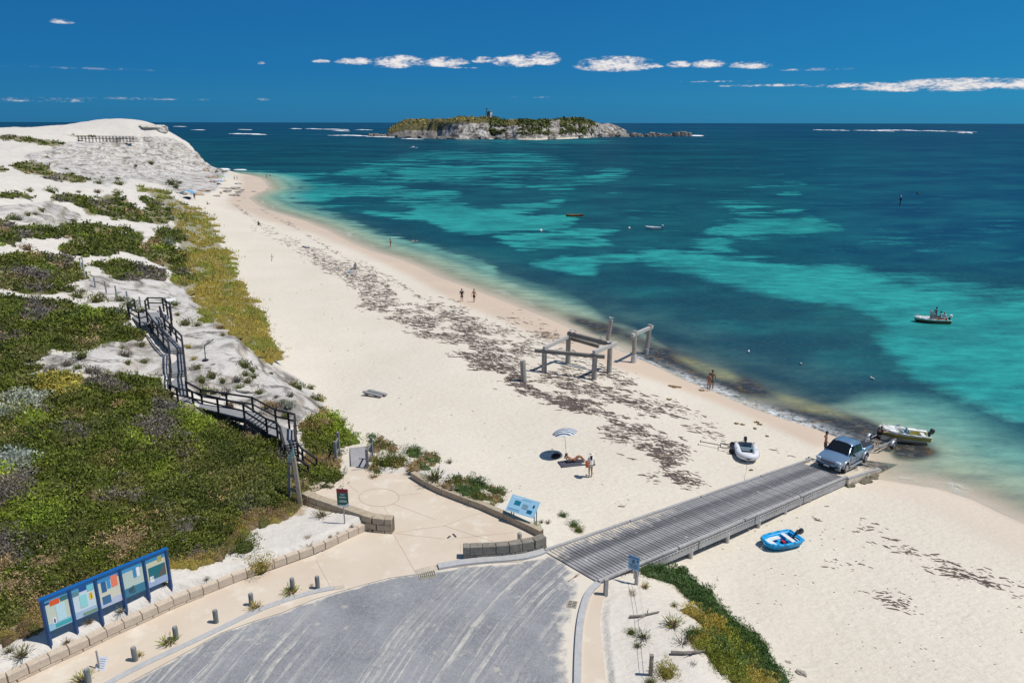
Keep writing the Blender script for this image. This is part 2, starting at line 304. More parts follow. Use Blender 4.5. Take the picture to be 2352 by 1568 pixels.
# ray lookup tables
def Wm(us,vs_,tmax=600.):
    us=np.atleast_1d(np.asarray(us,float));vs_=np.atleast_1d(np.asarray(vs_,float))
    d=rays(us,vs_);h=np.hypot(d[:,0],d[:,1]);d=d/h[:,None]
    ts=np.geomspace(14,tmax,420);X=d[:,0:1]*ts;Y=d[:,1:2]*ts;Z=CH+d[:,2:3]*ts
    gz=TZ(X,Y);below=Z<gz;i=np.argmax(below,1);i=np.where(below.any(1),np.maximum(i,1),len(ts)-1)
    r=np.arange(len(us));f0=(Z-gz)[r,i-1];f1=(Z-gz)[r,i];t=ts[i-1]+(ts[i]-ts[i-1])*np.clip(f0/(f0-f1+1e-9),0,1)
    x=d[:,0]*t;y=d[:,1]*t;return x,y,TZ(x,y)
def W(u,v):
    x,y,z=Wm([u],[v]);return Vector((float(x[0]),float(y[0]),float(z[0])))
def V3(u,v,z):
    x,y=PZ(u,v,z);return Vector((float(x),float(y),z))
# fan grid of the terrain
NA,NR=1050,820
ang=np.radians(np.linspace(-58,56,NA));rad=np.concatenate([[4,8],np.geomspace(12,640,NR-2)])
AA,RR=np.meshgrid(ang,rad);TX=RR*np.sin(AA);TY=RR*np.cos(AA)
TZg,TD,TU,TV,TRK=ground(TX,TY)
def TZ(x,y):
    a=np.arctan2(x,y);r=np.hypot(x,y)
    fa=np.clip((a-ang[0])/(ang[1]-ang[0]),0,NA-1.001);fr=np.clip(np.log(np.maximum(r,12)/12)/math.log(640/12)*(NR-3)+2,0,NR-1.001)
    ia=fa.astype(int);ir=fr.astype(int);fa=fa-ia;fr=fr-ir
    return (TZg[ir,ia]*(1-fa)+TZg[ir,ia+1]*fa)*(1-fr)+(TZg[ir+1,ia]*(1-fa)+TZg[ir+1,ia+1]*fa)*fr
def tag(o,label=None,cat=None,group=None,kind=None):
    if label:o['label']=label
    if cat:o['category']=cat
    if group:o['group']=group
    if kind:o['kind']=kind
    return o
def npmesh(name,verts,faces,mat,parent=None,attrs=None,smooth=False):
    me=bpy.data.meshes.new(name);faces=np.asarray(faces);nv=len(verts);k=faces.shape[1];nf=len(faces)
    me.vertices.add(nv);me.vertices.foreach_set('co',np.asarray(verts,np.float32).ravel())
    me.loops.add(nf*k);me.loops.foreach_set('vertex_index',faces.astype(np.int32).ravel())
    me.polygons.add(nf);me.polygons.foreach_set('loop_start',np.arange(0,nf*k,k,dtype=np.int32))
    try: me.polygons.foreach_set('loop_total',np.full(nf,k,np.int32))
    except Exception: pass
    me.update(calc_edges=True)
    if smooth: me.polygons.foreach_set('use_smooth',np.ones(nf,bool))
    for an,av in (attrs or {}).items():
        at=me.color_attributes.new(an,'FLOAT_COLOR','POINT');c=np.ones((nv,4),np.float32);av=np.asarray(av);c[:,:av.shape[1]]=av;at.data.foreach_set('color',c.ravel())
    me.materials.append(mat)
    o=bpy.data.objects.new(name,me);COL.objects.link(o)
    if parent:o.parent=parent
    return o
def gridfaces(nr,na,keep=None):
    i=np.arange(nr*na).reshape(nr,na);f=np.stack([i[:-1,:-1],i[:-1,1:],i[1:,1:],i[1:,:-1]],-1).reshape(-1,4)
    if keep is not None: f=f[keep.ravel()]
    return f[:, ::-1]
def newmat(name):
    m=bpy.data.materials.new(name);m.use_nodes=True;t=NT(m.node_tree);p=m.node_tree.nodes['Principled BSDF'];return m,t,p
def s2l(r,g,b):
    f=lambda c:(c/255/12.92 if c/255<=.04045 else ((c/255+.055)/1.055)**2.4);return (f(r),f(g),f(b))
# ------------------------------------------------------------ beach material
mat,T,p=newmat('sand');P_=T.pos()
a1=T.attr('m1');a2=T.attr('m2')
s1=T.n.new('ShaderNodeSeparateColor');T.put(s1.inputs[0],a1);s2_=T.n.new('ShaderNodeSeparateColor');T.put(s2_.inputs[0],a2)
wet,rock,wrk=s1.outputs[0],s1.outputs[1],s1.outputs[2];veg,dry,hi=s2_.outputs[0],s2_.outputs[1],s2_.outputs[2]
nb=T.noise(P_,.12,5,.6);nf=T.noise(P_,3.5,5,.65);nm=T.noise(P_,.9,4,.6)
dryc=T.mix(T.mapr(nb,.35,.65),(.68,.625,.535),(.63,.575,.485))
dryc=T.mix(T.math('MULTIPLY',T.mapr(nf,.35,.7),.35),dryc,(.52,.45,.35))
dunec=T.mix(T.mapr(nm,.3,.7),(.64,.60,.54),(.56,.52,.47))
c=T.mix(hi,dryc,dunec)
wetc=T.mix(T.mapr(nb,.35,.65),(.61,.485,.365),(.56,.45,.35))
c=T.mix(wet,c,wetc)
# limestone: pale with grey weathering, pits and ledges
rs=T.scalev(P_,(.5,.5,1.6),.5);rn=T.noise(rs,.55,8,.68,.6);rn2=T.noise(P_,.22,5,.6)
rc=T.ramp(rn,[(.36,(.13,.115,.10)),(.44,(.34,.315,.285)),(.52,(.56,.53,.49)),(.75,(.66,.63,.59))])
rc=T.mix(T.mapr(rn2,.42,.62),rc,T.mix(.30,rc,(.47,.46,.45)))
pit=T.voro(T.scalev(P_,(1,1,1.8)),.8,'F1');pm=T.math('MULTIPLY',T.mapr(pit,.10,.24,1,0),T.mapr(T.noise(P_,.35,3),.5,.6))
rc=T.mix(pm,rc,(.16,.14,.12))
wrp=T.vmath('ADD',T.scalev(P_,(.09,.26,.35),.75),T.vmath('MULTIPLY',T.noise(P_,.12,5,.6,color=True),(1.6,1.6,1.6)))
ck=T.voro(wrp,1.,'DISTANCE_TO_EDGE');ckm=T.math('MULTIPLY',T.mapr(ck,.012,.05,1,0),T.mapr(T.noise(P_,.3,4,.7),.47,.56));rc=T.mix(T.math('MULTIPLY',ckm,.85),rc,(.13,.115,.10))
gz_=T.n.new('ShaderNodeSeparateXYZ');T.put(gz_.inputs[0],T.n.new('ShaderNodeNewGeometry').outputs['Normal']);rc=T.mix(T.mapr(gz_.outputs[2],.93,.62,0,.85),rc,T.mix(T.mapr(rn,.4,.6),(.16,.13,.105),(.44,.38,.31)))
rb=T.mapr(T.math('ADD',rock,T.math('MULTIPLY',T.math('SUBTRACT',rn,.5),.8)),.35,.6,0,1,True)
c=T.mix(rb,c,rc)
# leaf litter beneath plants, dried weed crumbs
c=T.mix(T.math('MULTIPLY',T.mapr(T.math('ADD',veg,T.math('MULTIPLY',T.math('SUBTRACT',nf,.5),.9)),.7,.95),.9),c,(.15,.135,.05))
gn=T.noise(P_,2.2,6,.7)
c=T.mix(T.math('MULTIPLY',T.mapr(T.math('ADD',T.math('MULTIPLY',dry,.42),T.math('MULTIPLY',gn,.9)),.62,.78),.75),c,T.mix(nf,(.30,.22,.12),(.42,.31,.19)))
wv=T.scalev(P_,(1.1,2.4,1),-.55);wn=T.noise(wv,1.5,7,.72,.5)
wm=T.mapr(T.math('SUBTRACT',T.math('MULTIPLY_ADD',wrk,.13,wn),.74),0,.035)
c=T.mix(wm,c,T.mix(nf,(.075,.055,.05),(.17,.13,.12)))
sp_=T.noise(P_,7,3,.6);spm=T.math('MULTIPLY',T.mapr(sp_,.73,.76),T.math('SUBTRACT',1,wet))
c=T.mix(T.math('MULTIPLY',spm,.7),c,(.20,.15,.12))
T.put(p.inputs['Base Color'],c)
T.put(p.inputs['Roughness'],T.mapr(wet,0,1,.95,.55));p.inputs['Specular IOR Level'].default_value=.25
fv=T.scalev(P_,(1,1.8,1),-.5);foot=T.noise(fv,2.3,3,.6);rip=T.noise(T.scalev(P_,(1.6,4.5,1),-.35),1.2,3,.55,.4)
hgt=T.math('ADD',T.math('MULTIPLY',foot,T.mapr(wet,0,1,1,.06)),T.math('MULTIPLY',rip,T.mapr(wet,0,1,.5,.03)))
b1=T.bump(hgt,.62,.15)
b2=T.bump(rn,.8,.5,b1)
nmx=T.n.new('ShaderNodeMix');nmx.data_type='VECTOR';T.put(nmx.inputs[0],rb);T.put(nmx.inputs[4],b1);T.put(nmx.inputs[5],b2)
T.put(p.inputs['Normal'],nmx.outputs[1]);SAND=mat
# ------------------------------------------------------------ terrain mesh
inn=(TV>250)
wetm=samp(mWet,TU,TV)*inn*(TZg<1.6);wetm=np.maximum(wetm,sstep(.12,-.05,TZg))
wr=samp(mW,TU,TV)*(TV>400)
vg=np.maximum.reduce([samp(mHeath,TU,TV),samp(mGrass,TU,TV)*.9,samp(mSparse,TU,TV)*.55,samp(mCover,TU,TV)*.8])*inn
dg=samp(mDry,TU,TV);rk=TRK;hi=sstep(1.9,3.0,TZg)
m1=np.stack([wetm,rk,wr],-1).reshape(-1,3);m2=np.stack([vg,dg,hi],-1).reshape(-1,3)
keep=(TZg[:-1,:-1]>-1.6)|(TZg[1:,1:]>-1.6)
tv=np.stack([TX,TY,TZg],-1).reshape(-1,3)
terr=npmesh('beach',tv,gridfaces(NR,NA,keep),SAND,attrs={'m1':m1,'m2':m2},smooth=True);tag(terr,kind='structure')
terr.data.validate()
# ------------------------------------------------------------ sea
def seafield():
    L=np.zeros((GVn,GU))+.10
    def add(p,val,rx,ry,mode='max'):
        nonlocal L
        m=blur(ras([p]),rx,ry);L=L*(1-m)+val*m if mode=='set' else np.maximum(L,m*val)
    add(Z1([(1150,60),(1600,60),(2200,62),(2260,95),(1700,110),(1200,95)]),.42,20,2)
    add(Z1([(500,260),(860,190),(1100,140),(1700,140),(1900,190),(1700,260),(1500,330),(1000,330),(560,300)]),.48,22,4)
    add(Z1([(1300,260),(1750,180),(2080,230),(2000,300),(1600,380),(1250,360)]),.34,20,4)
    for q,s in (([(850,270),(1000,225),(1450,230),(1500,262),(1250,290),(1000,290)],.85),([(560,262),(850,250),(900,290),(600,300)],.8),
      ([(300,310),(560,325),(900,335),(1050,370),(1330,380),(1200,430),(1000,415),(700,395),(500,430),(300,440)],.85),
      ([(430,465),(560,455),(800,480),(1020,500),(980,465),(880,430),(1080,430),(1300,440),(1400,468),(1700,445),(1950,425),(1850,460),(1600,500),(1750,512),(1960,500),(2010,530),(1900,580),(1700,605),(1500,622),(1350,622),(1200,600),(1100,550),(850,530),(620,480)],1.0),
      ([(1480,640),(1800,610),(2000,595),(2260,600),(2120,640),(2200,690),(1900,700),(1650,725)],.8),
      ([(1640,790),(1900,755),(2050,745),(2352,728),(2352,790),(2100,805),(2100,870),(1960,860)],.8),
      ([(1750,370),(1690,340),(1800,315),(2050,290),(2150,280),(2080,232),(2200,238),(2330,255),(2250,290),(2100,320),(1960,350),(1850,385)],.85),
      ([(2130,380),(2250,378),(2250,392),(2140,392)],.7),([(2100,540),(2352,525),(2352,545)],.5),([(1000,230),(1100,180),(1500,180),(1700,200),(1500,225)],.45)):
        add(Z1(q),s,5,2)
    for q,s,rx,ry in (([(540,335),(760,340),(1050,315),(1110,322),(1000,338),(760,348)],.8,4,1),([(770,280),(950,270),(950,282)],.6,4,1),([(900,412),(1030,408),(1040,372),(950,370),(900,380)],.6,5,2),([(860,500),(1000,470),(1150,490),(1000,502)],.8,5,2),
      ([(150,310),(240,304),(130,320)],.6,3,1),([(520,420),(850,400),(900,470),(700,560),(560,560)],.42,22,7),([(820,155),(1030,153),(1030,160)],.35,5,1),([(1150,162),(1650,168),(1400,172)],.35,6,1),
      ([(640,532),(1100,525),(1250,570),(1290,600),(1100,605),(1050,640),(850,640),(780,655),(650,655),(590,700),(760,755),(450,700),(350,690),(400,660),(600,650),(640,620),(460,610),(580,580)],.92,6,3),
      ([(900,640),(1300,560),(1700,620),(2352,700),(2352,860),(1700,760),(1300,740)],.22,40,12)):
        add(Z2(q),s,rx,ry)
    sw=Z2([(-100,712),(200,715),(400,735),(560,750),(800,775),(1000,800),(1300,785),(1450,850),(1600,900),(1800,930),(2000,960),(2352,1030)])+Z3([(2400,800),(2352,790),(2200,745),(2000,690),(1900,620),(1800,560),(1650,500),(1560,430),(1500,330),(1500,250)])+Z2([(1500,1100),(1350,1050),(1100,1020),(900,980),(700,940),(560,900),(430,845),(200,830),(150,780),(-100,750)])
    add(sw,.95,16,7)
    add(Z2([(1330,850),(1700,850),(2352,950),(2352,1060),(1700,1000)]),.7,26,10)
    add(Z1([(0,262),(560,262),(480,300),(370,312),(330,370),(300,440),(430,458),(520,480),(600,535),(760,585),(900,625),(1060,672),(1180,705),(1270,740),(1400,765),(1480,800),(1530,870),(1640,930),(1800,990),(1900,1030),(2050,1095),(2200,1150),(2352,1200)])+[(1520,796),(1545,812),(1480,832),(1300,765),(1180,712),(1000,645),(850,590),(700,520),(580,475),(540,400)],1.,7,4)
    for q,s,rx,ry in (([(380,305),(500,296),(720,300),(740,318),(450,318)],.08,5,2),([(560,478),(900,545),(1100,560),(1250,620),(1450,650),(1560,700),(1600,760),(1480,770),(1250,720),(1050,655),(760,575),(600,525)],.06,8,4),
      ([(330,445),(700,460),(900,480),(700,482),(450,465)],.3,8,2),([(600,405),(700,408),(650,415)],.3,4,1),([(760,450),(900,440),(950,470),(800,478)],.2,5,2)):
        add(Z1(q),s,rx,ry,'set')
    for q,s,rx,ry in (([(820,505),(1080,500),(1100,515),(900,522)],.1,6,2),([(560,622),(660,620),(650,638),(500,630)],.3,5,2),([(1130,560),(1230,565),(1180,580)],.3,5,2),([(650,665),(900,645),(1100,660),(1400,740),(1450,790),(1300,770),(1000,790),(800,760),(700,710)],.1,12,5),
       ([(220,780),(430,795),(420,805),(250,795)],.5,5,2),([(940,840),(1020,840),(980,850)],.6,6,2),([(2040,1000),(2180,1010),(2190,1080),(2050,1060)],.6,12,6)):
        add(Z2(q),s,rx,ry,'set')
    add(Z3([(1450,640),(1600,690),(1750,725),(1900,815),(2100,900),(2250,980),(2300,1080),(2420,1150),(2420,1300),(1300,1300),(1500,1060),(1620,980),(1750,900),(1600,800)]),.85,10,6)
    add(Z3([(1820,690),(2000,700),(2100,720),(2000,740),(1850,720)]),.5,8,4)
    add(Z3([(2220,580),(2352,560),(2352,610),(2260,610)]),.5,8,4,'set')
    for q in ([(30,80),(150,70),(180,110),(60,110)],[(300,140),(700,180),(940,230),(850,260),(500,210)],[(0,170),(240,190),(200,230),(0,210)]): add(Z3(q),.34,14,6)
    return L
mL=seafield()
NEARL=SHORE[5:]
BROWN=blur(ras([Z3([(40,400),(110,350),(230,345),(320,385),(450,450),(570,525),(720,535),(880,625),(1020,680),(1400,765),(1530,825),(1480,900),(1250,885),(1150,850),(950,790),(850,730),(700,672),(560,612),(400,552),(250,470)]),Z3([(1560,900),(1750,900),(1880,960),(1750,1000),(1600,1000)]),Z1([(1740,1060),(1800,1065),(1780,1085)]),[(1290,722),(1400,745),(1470,770),(1520,800),(1440,790),(1340,752)]]),6,3)
YEL=blur(ras([Z3([(270,385),(430,430),(600,480),(700,550),(560,535),(430,480)]),Z3([(870,610),(1000,640),(1200,700),(1370,775),(1200,745),(1040,715),(950,690)])]),4,2)
NA2,NR2=1000,1000
ang2=np.radians(np.linspace(-58,60,NA2));rad2=np.concatenate([np.geomspace(24,3000,NR2-40),np.geomspace(3060,90000,40)])
A2,R2_=np.meshgrid(ang2,rad2);WX=R2_*np.sin(A2);WY=R2_*np.cos(A2)
wd=dline(WX,WY,NEARL);win=inpoly(WX,WY,LANDP);wd=np.where(win,-wd,wd)
wu,wv_=project(WX,WY,0*WX)
lg=np.log(np.maximum(WY,20))
nw1=fbm(WX/WY*11,lg*14,21,5,.6);nw2=fbm(WX/WY*30,lg*42,33,4,.6)
wid=np.clip((700-wv_)/300,.25,1)
L=samp(mL,wu+(nw1*30+nw2*14)*wid,wv_+(nw1*5+nw2*3.5)*wid)
stk=fbm(WX/WY*14,lg*75,44,5,.62)*1.35+nw2*.7;band=np.clip((wv_-300)/25,0,1)*np.clip((560-wv_)/110,.0,1);grey=np.clip(L*(1-L)*4,0,1)
L=np.clip(L+stk*(.95*grey*np.clip((680-wv_)/140,.35,1)+.55*band*(L>.3)*(wd>25)),0,1)
L=sstep(.04,.96,L)
L=L*(wv_>298)
# near shore sand is always pale unless weed lies on it
shal=np.clip(wd/(5+6*sstep(1450,1300,wu)+11*sstep(1850,2080,wu)),0,1.)
weedn=fbm(WX*.25,WY*.25,51,4)
L=L*(.66+.44*np.clip(.5+nw1*1.4+nw2*.6,0,1))
Lt=np.clip(np.maximum(L,(1-sstep(.45,1.15,shal+.15*nw1))*.96),0,1)
dk=samp(BROWN,wu,wv_)*np.clip(.95+weedn*.9,0,1)
yl=samp(YEL,wu,wv_)
def mixc(a,b,t): return a*(1-t[...,None])+b*t[...,None]
C=lambda *c:np.array(s2l(*c))
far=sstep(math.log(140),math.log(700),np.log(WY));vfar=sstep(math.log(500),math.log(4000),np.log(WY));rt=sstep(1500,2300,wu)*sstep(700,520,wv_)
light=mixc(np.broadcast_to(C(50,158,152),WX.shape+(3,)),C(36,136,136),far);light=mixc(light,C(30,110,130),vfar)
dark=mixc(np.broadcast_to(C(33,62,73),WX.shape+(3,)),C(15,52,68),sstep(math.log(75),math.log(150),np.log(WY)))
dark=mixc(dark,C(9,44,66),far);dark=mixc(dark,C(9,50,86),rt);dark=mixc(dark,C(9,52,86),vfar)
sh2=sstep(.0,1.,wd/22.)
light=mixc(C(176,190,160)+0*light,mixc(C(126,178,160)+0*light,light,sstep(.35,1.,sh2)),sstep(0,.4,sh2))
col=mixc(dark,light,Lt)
col=mixc(col,C(52,42,38)+0*col,np.clip(dk*1.5,0,1)*.97)
col=mixc(col,C(168,168,118)+0*col,yl*.75)
alpha=sstep(-.3,5.5,wd)*.75+.1
alpha=np.maximum(alpha,sstep(4,10,wd));alpha=np.maximum(alpha,np.clip(dk*1.4,0,.95)*(wd>0))
foam_n=fbm(WX*.35,WY*.35,61,4)
edge=np.exp(-((wd-.35-foam_n*.5)/.30)**2)*np.clip(.45+fbm(WX*.06,WY*.06,8,2)*1.0,0,1)
fm=edge*.8
e2=np.exp(-((wd-2.6-foam_n*1.3)/.35)**2)*np.clip(fbm(WX*.12,WY*.12,18,3)*1.5+.1,0,1);fm=np.maximum(fm,e2*.75*(WY>80))
strong=np.exp(-((wu-1720)/230)**2)*(wd<3.)*(wd>-.2);fm=np.maximum(fm,strong*np.clip(.55+foam_n*1.6,0,1)*sstep(2.4,.3,wd))
strong2=sstep(430,400,wv_)*(wu<700)*(wu>540)+sstep(1075,1090,wv_)*(wu>1960)
fm=np.maximum(fm,strong2*np.clip(.25+foam_n*1.5,0,1)*sstep(4,0,wd)*(wd>-.2)*.9)
mat,T,p=newmat('sea_water');P_=T.pos()
wc=T.attr('wc');wa=T.attr('wa');ss=T.n.new('ShaderNodeSeparateColor');T.put(ss.inputs[0],wa)
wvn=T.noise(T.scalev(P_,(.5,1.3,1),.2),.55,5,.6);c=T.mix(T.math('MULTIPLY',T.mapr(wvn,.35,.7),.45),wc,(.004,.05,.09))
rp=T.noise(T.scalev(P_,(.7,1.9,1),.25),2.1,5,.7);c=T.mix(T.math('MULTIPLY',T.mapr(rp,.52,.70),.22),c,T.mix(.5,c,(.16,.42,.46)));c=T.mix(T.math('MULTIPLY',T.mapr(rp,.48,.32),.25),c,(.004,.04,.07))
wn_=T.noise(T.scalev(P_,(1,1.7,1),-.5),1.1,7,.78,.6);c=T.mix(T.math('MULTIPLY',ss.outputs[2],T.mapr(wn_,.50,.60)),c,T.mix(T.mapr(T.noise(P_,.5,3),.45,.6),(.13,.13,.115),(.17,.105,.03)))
whc=T.noise(T.scalev(P_,(.022,.09,1),.1),1,6,.7);
dist=T.vmath('LENGTH',P_);dist=dist.node.outputs['Value']
wh=T.math('MULTIPLY',T.mapr(whc,.735,.76),T.mapr(dist,250,520))
fo=T.math('MULTIPLY',ss.outputs[1],T.mapr(T.noise(P_,1.6,6,.75),.38,.56))
fo=T.math('MAXIMUM',fo,T.math('MULTIPLY',wh,.8))
c=T.mix(fo,c,(.75,.78,.78));T.put(p.inputs['Base Color'],c)
T.put(p.inputs['Alpha'],T.math('MAXIMUM',ss.outputs[0],fo))
p.inputs['IOR'].default_value=1.33;T.put(p.inputs['Roughness'],T.mapr(fo,0,1,.22,.8));p.inputs['Specular IOR Level'].default_value=0
wb1=T.noise(T.scalev(P_,(.6,1.2,1),.25),.5,6,.62);wb2=T.noise(T.scalev(P_,(.06,.14,1),.15),1,5,.65)
hh=T.math('ADD',T.math('MULTIPLY',wb1,.35),T.math('MULTIPLY',wb2,1.6))
nrm_=T.bump(hh,.75,.35);T.put(p.inputs['Normal'],nrm_)
gl=T.n.new('ShaderNodeBsdfGlossy');gl.inputs['Roughness'].default_value=.16;T.put(gl.inputs['Normal'],nrm_)
fr=T.n.new('ShaderNodeFresnel');fr.inputs[0].default_value=1.33;T.put(fr.inputs['Normal'],nrm_)
mx=T.n.new('ShaderNodeMixShader');T.put(mx.inputs[0],T.math('MULTIPLY',T.math('SUBTRACT',1,fo),T.math('MINIMUM',T.math('MULTIPLY',fr.outputs[0],.5),.085)));T.l.new(p.outputs[0],mx.inputs[1]);T.l.new(gl.outputs[0],mx.inputs[2]);T.l.new(mx.outputs[0],T.n['Material Output'].inputs[0]);SEA=mat
keep=(wd[:-1,:-1]>-1.5)|(wd[1:,1:]>-1.5)
keep&=~((WX[:-1,:-1]<-300)&(WY[:-1,:-1]<450))
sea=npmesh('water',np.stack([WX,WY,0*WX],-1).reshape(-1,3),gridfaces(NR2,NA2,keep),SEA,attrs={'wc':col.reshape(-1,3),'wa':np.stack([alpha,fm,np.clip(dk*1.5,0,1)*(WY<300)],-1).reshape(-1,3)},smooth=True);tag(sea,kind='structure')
# open sea behind the western land
ow=npmesh('water',[(-90000,430,-.3),(-290,430,-.3),(-290,90000,-.3),(-90000,90000,-.3)],[[0,1,2,3]],SEA,attrs={'wc':np.tile(C(12,60,96),(4,1)),'wa':np.tile([1,0,0],(4,1))});tag(ow,kind='structure')
# ------------------------------------------------------------ vegetation
PAL={'dark':[(.052,.068,.013),(.064,.080,.015)],'green':[(.088,.112,.016),(.070,.094,.017)],'olive':[(.105,.115,.030),(.085,.095,.030)],
 'bright':[(.15,.20,.025),(.12,.17,.022)],'grey':[(.12,.11,.105),(.10,.095,.08)],'tan':[(.25,.19,.11),(.18,.14,.08)],'silver':[(.24,.27,.23),(.19,.21,.18)],
 'yellow':[(.30,.25,.05),(.22,.21,.045)],'grass':[(.20,.215,.040),(.165,.20,.036)],'ochre':[(.28,.235,.06),(.245,.21,.055)],'brown':[(.13,.085,.05),(.20,.14,.08)],'lush':[(.07,.12,.035),(.055,.10,.035)]}
def pcol(k,n): 
    a,b=[np.array(c) for c in PAL[k]];t=RN.random((n,1));c=a*(1-t)+b*t;return c*1.42*(.75+.5*RN.random((n,1)))
def leafquads(P,size,dirn,col,asp=2.,jit=.8):
    n=len(P);d=dirn+RN.normal(0,jit,(n,3));d/=np.linalg.norm(d,axis=1)[:,None]+1e-9
    s=RN.normal(0,1,(n,3));s=np.cross(d,s);s/=np.linalg.norm(s,axis=1)[:,None]+1e-9
    L=(size*(.6+.8*RN.random(n)))[:,None];w=L/asp
    v=np.stack([P-s*w*.35-d*L*.3,P+s*w*.35-d*L*.3,P+s*w*.5+d*L*.3,P-s*w*.12+d*L*.75],1).reshape(-1,3)
    return v,np.repeat(col,4,0)
mat,T,p=newmat('leaves');ac=T.attr('lc');c=T.mix(T.mapr(T.noise(T.pos(),.35,3),.3,.7),ac,T.mix(1,ac,(1.25,1.12,.85),'MULTIPLY'));T.put(p.inputs['Base Color'],c);p.inputs['Roughness'].default_value=.62;p.inputs['Specular IOR Level'].default_value=.22
LEAF=mat
ma2,T,p=newmat('stems');T.put(p.inputs['Base Color'],T.mix(T.noise(T.pos(),9,3),(.12,.085,.055),(.22,.17,.12)));p.inputs['Roughness'].default_value=.9;STEM=ma2
def domeverts(c,r,h,nz=(0,0,1),seg=9,rings=4):
    vs=[];fs=[]
    for j in range(rings+1):
        ph=math.pi/2*j/rings*.97
        for i in range(seg):
            th=2*math.pi*i/seg;k=1+.22*math.sin(3*th+c[0]*7)+.12*math.sin(5*th+c[1]*9+j)
            vs.append((c[0]+r*k*math.cos(th)*math.cos(ph),c[1]+r*k*math.sin(th)*math.cos(ph),c[2]-.12*r+h*math.sin(ph)))
    for j in range(rings):
        for i in range(seg): fs.append((j*seg+i,j*seg+(i+1)%seg,(j+1)*seg+(i+1)%seg,(j+1)*seg+i))
    return vs,fs
def mounds(name,cs,rs,hs,kinds,label,cat,leafk=.0026,dens=2.3,asp=1.7,up=.3,tilt=1.0):
    LV=[];LC=[];DV=[];DF=[];DC=[];off=0
    for (c,r,h,k) in zip(cs,rs,hs,kinds):
        dist=math.hypot(c[0],c[1])+1;s=leafk*dist
        n=int(dens*3.2*r*r/(s*s));n=max(6,min(n,1900))
        th=RN.random(n)*2*math.pi;cp=RN.random(n)**.55;sp_=np.sqrt(1-cp*cp);cp2=cp
        rad_=(1+.22*np.sin(3*th+c[0]*7)+.12*np.sin(5*th+c[1]*9))*(.9+.22*RN.random(n))
        N=np.stack([np.cos(th)*sp_,np.sin(th)*sp_,cp2],1)
        lump=1+.25*np.sin(th*4+cp*6+c[0])*sp_
        P=np.stack([c[0]+r*rad_*N[:,0]*lump,c[1]+r*rad_*N[:,1]*lump,c[2]-.1*r+h*N[:,2]*rad_],1)
        d=N.copy();d[:,2]+=up
        bm_=.85+.62*RN.random();v,cc=leafquads(P,np.full(n,s),d,pcol(k,n)*bm_*(.88+.2*(RN.random(n)[:,None]>.5)),asp,.75*tilt);LV.append(v);LC.append(cc)
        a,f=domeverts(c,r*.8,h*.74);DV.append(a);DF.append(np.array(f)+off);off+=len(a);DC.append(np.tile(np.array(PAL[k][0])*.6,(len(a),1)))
    V=np.concatenate(DV+LV);nd=off;nl=(len(V)-nd)//4
    F=np.concatenate([np.concatenate(DF),np.arange(nl*4).reshape(-1,4)+nd]);Cc=np.concatenate(DC+LC)
    o=npmesh(name,V,F,LEAF,attrs={'lc':Cc});tag(o,label,cat,kind='stuff');return o
def scatter(mask,n,thr=.5,vmin=260):
    us=RN.random(n*6)*2352;vs_=vmin+RN.random(n*6)*(1568-vmin)
    ok=samp(mask,us,vs_)>thr;us=us[ok];vs_=vs_[ok];return us,vs_
def clsheath(u,v):
    n=vnoise(np.array([u/46.]),np.array([v/26.]),5)[0];m=vnoise(np.array([u/30.]),np.array([v/18.]),15)[0];q=rnd.random()
    for (a,b,r,k) in OVR:
        if (u-a)**2+((v-b)*1.3)**2<r*r and q<.85: return k
    if n>.84: return 'grey' if q<.7 else 'olive'
    if n<.16: return 'bright' if q<.5 else 'green'
    if m>.72: return 'olive' if q<.7 else 'tan'
    if m<.12: return 'tan' if q<.22 and v>800 else 'olive'
    return 'dark' if q<.45 else ('green' if q<.85 else 'olive')
OVR=[(205,725,26,'bright'),(70,640,30,'grey'),(130,600,30,'grey'),(75,715,32,'grey'),(140,885,45,'yellow'),(60,925,40,'silver'),(20,930,40,'silver'),(95,935,22,'grey'),(360,985,42,'grey'),(430,955,50,'bright'),(320,1003,26,'bright'),(60,1180,60,'bright'),(18,1060,30,'silver'),(330,640,40,'grey'),(100,480,30,'grey'),(130,420,30,'grey'),(80,1370,60,'tan'),(290,1260,40,'tan'),(520,1040,60,'dark'),(560,1120,60,'olive'),(460,1180,60,'dark'),(25,1120,30,'grey'),(690,1020,30,'olive'),(760,985,40,'bright'),(15,1250,45,'grey')]
us,vs_=scatter(mHeath,12000,.7)
# keep spacing in the plan
STV=[(340,740),(375,780),(405,830),(400,900),(420,925),(470,935),(560,955),(615,985),(665,1000),(680,1040),(700,1075)]
stp=[W(u_,v_)[:2] for u_,v_ in STV]
x,y,z=Wm(us,vs_);dst=dline(x,y,stp);okk=dst>1.25;us=us[okk];vs_=vs_[okk];x=x[okk];y=y[okk];z=z[okk]
cs=[];rs=[];hs=[];ks=[];cell={}
for i in range(len(us)):
    D=math.hypot(x[i],y[i]);r=(.36+.85*rnd.random()**1.8)*(.78+D/380.)
    r=min(r,1700/ max(D,1)*0+r)
    key=(int(x[i]/(r*1.0)) ,int(y[i]/(r*1.0)),int(r*3))
    if key in cell: continue
    cell[key]=1
    cs.append((x[i],y[i],z[i]));rs.append(r);hs.append(r*(.34+.32*rnd.random())*min(1,90/D+.3));ks.append(clsheath(us[i],vs_[i]))
    if len(cs)>7500: break
print('heath mounds',len(cs))
heath=mounds('coastal_heath',cs,rs,hs,ks,'dense dark green and olive coastal heath covering the dunes on the left','heath',dens=1.45,leafk=.0026)
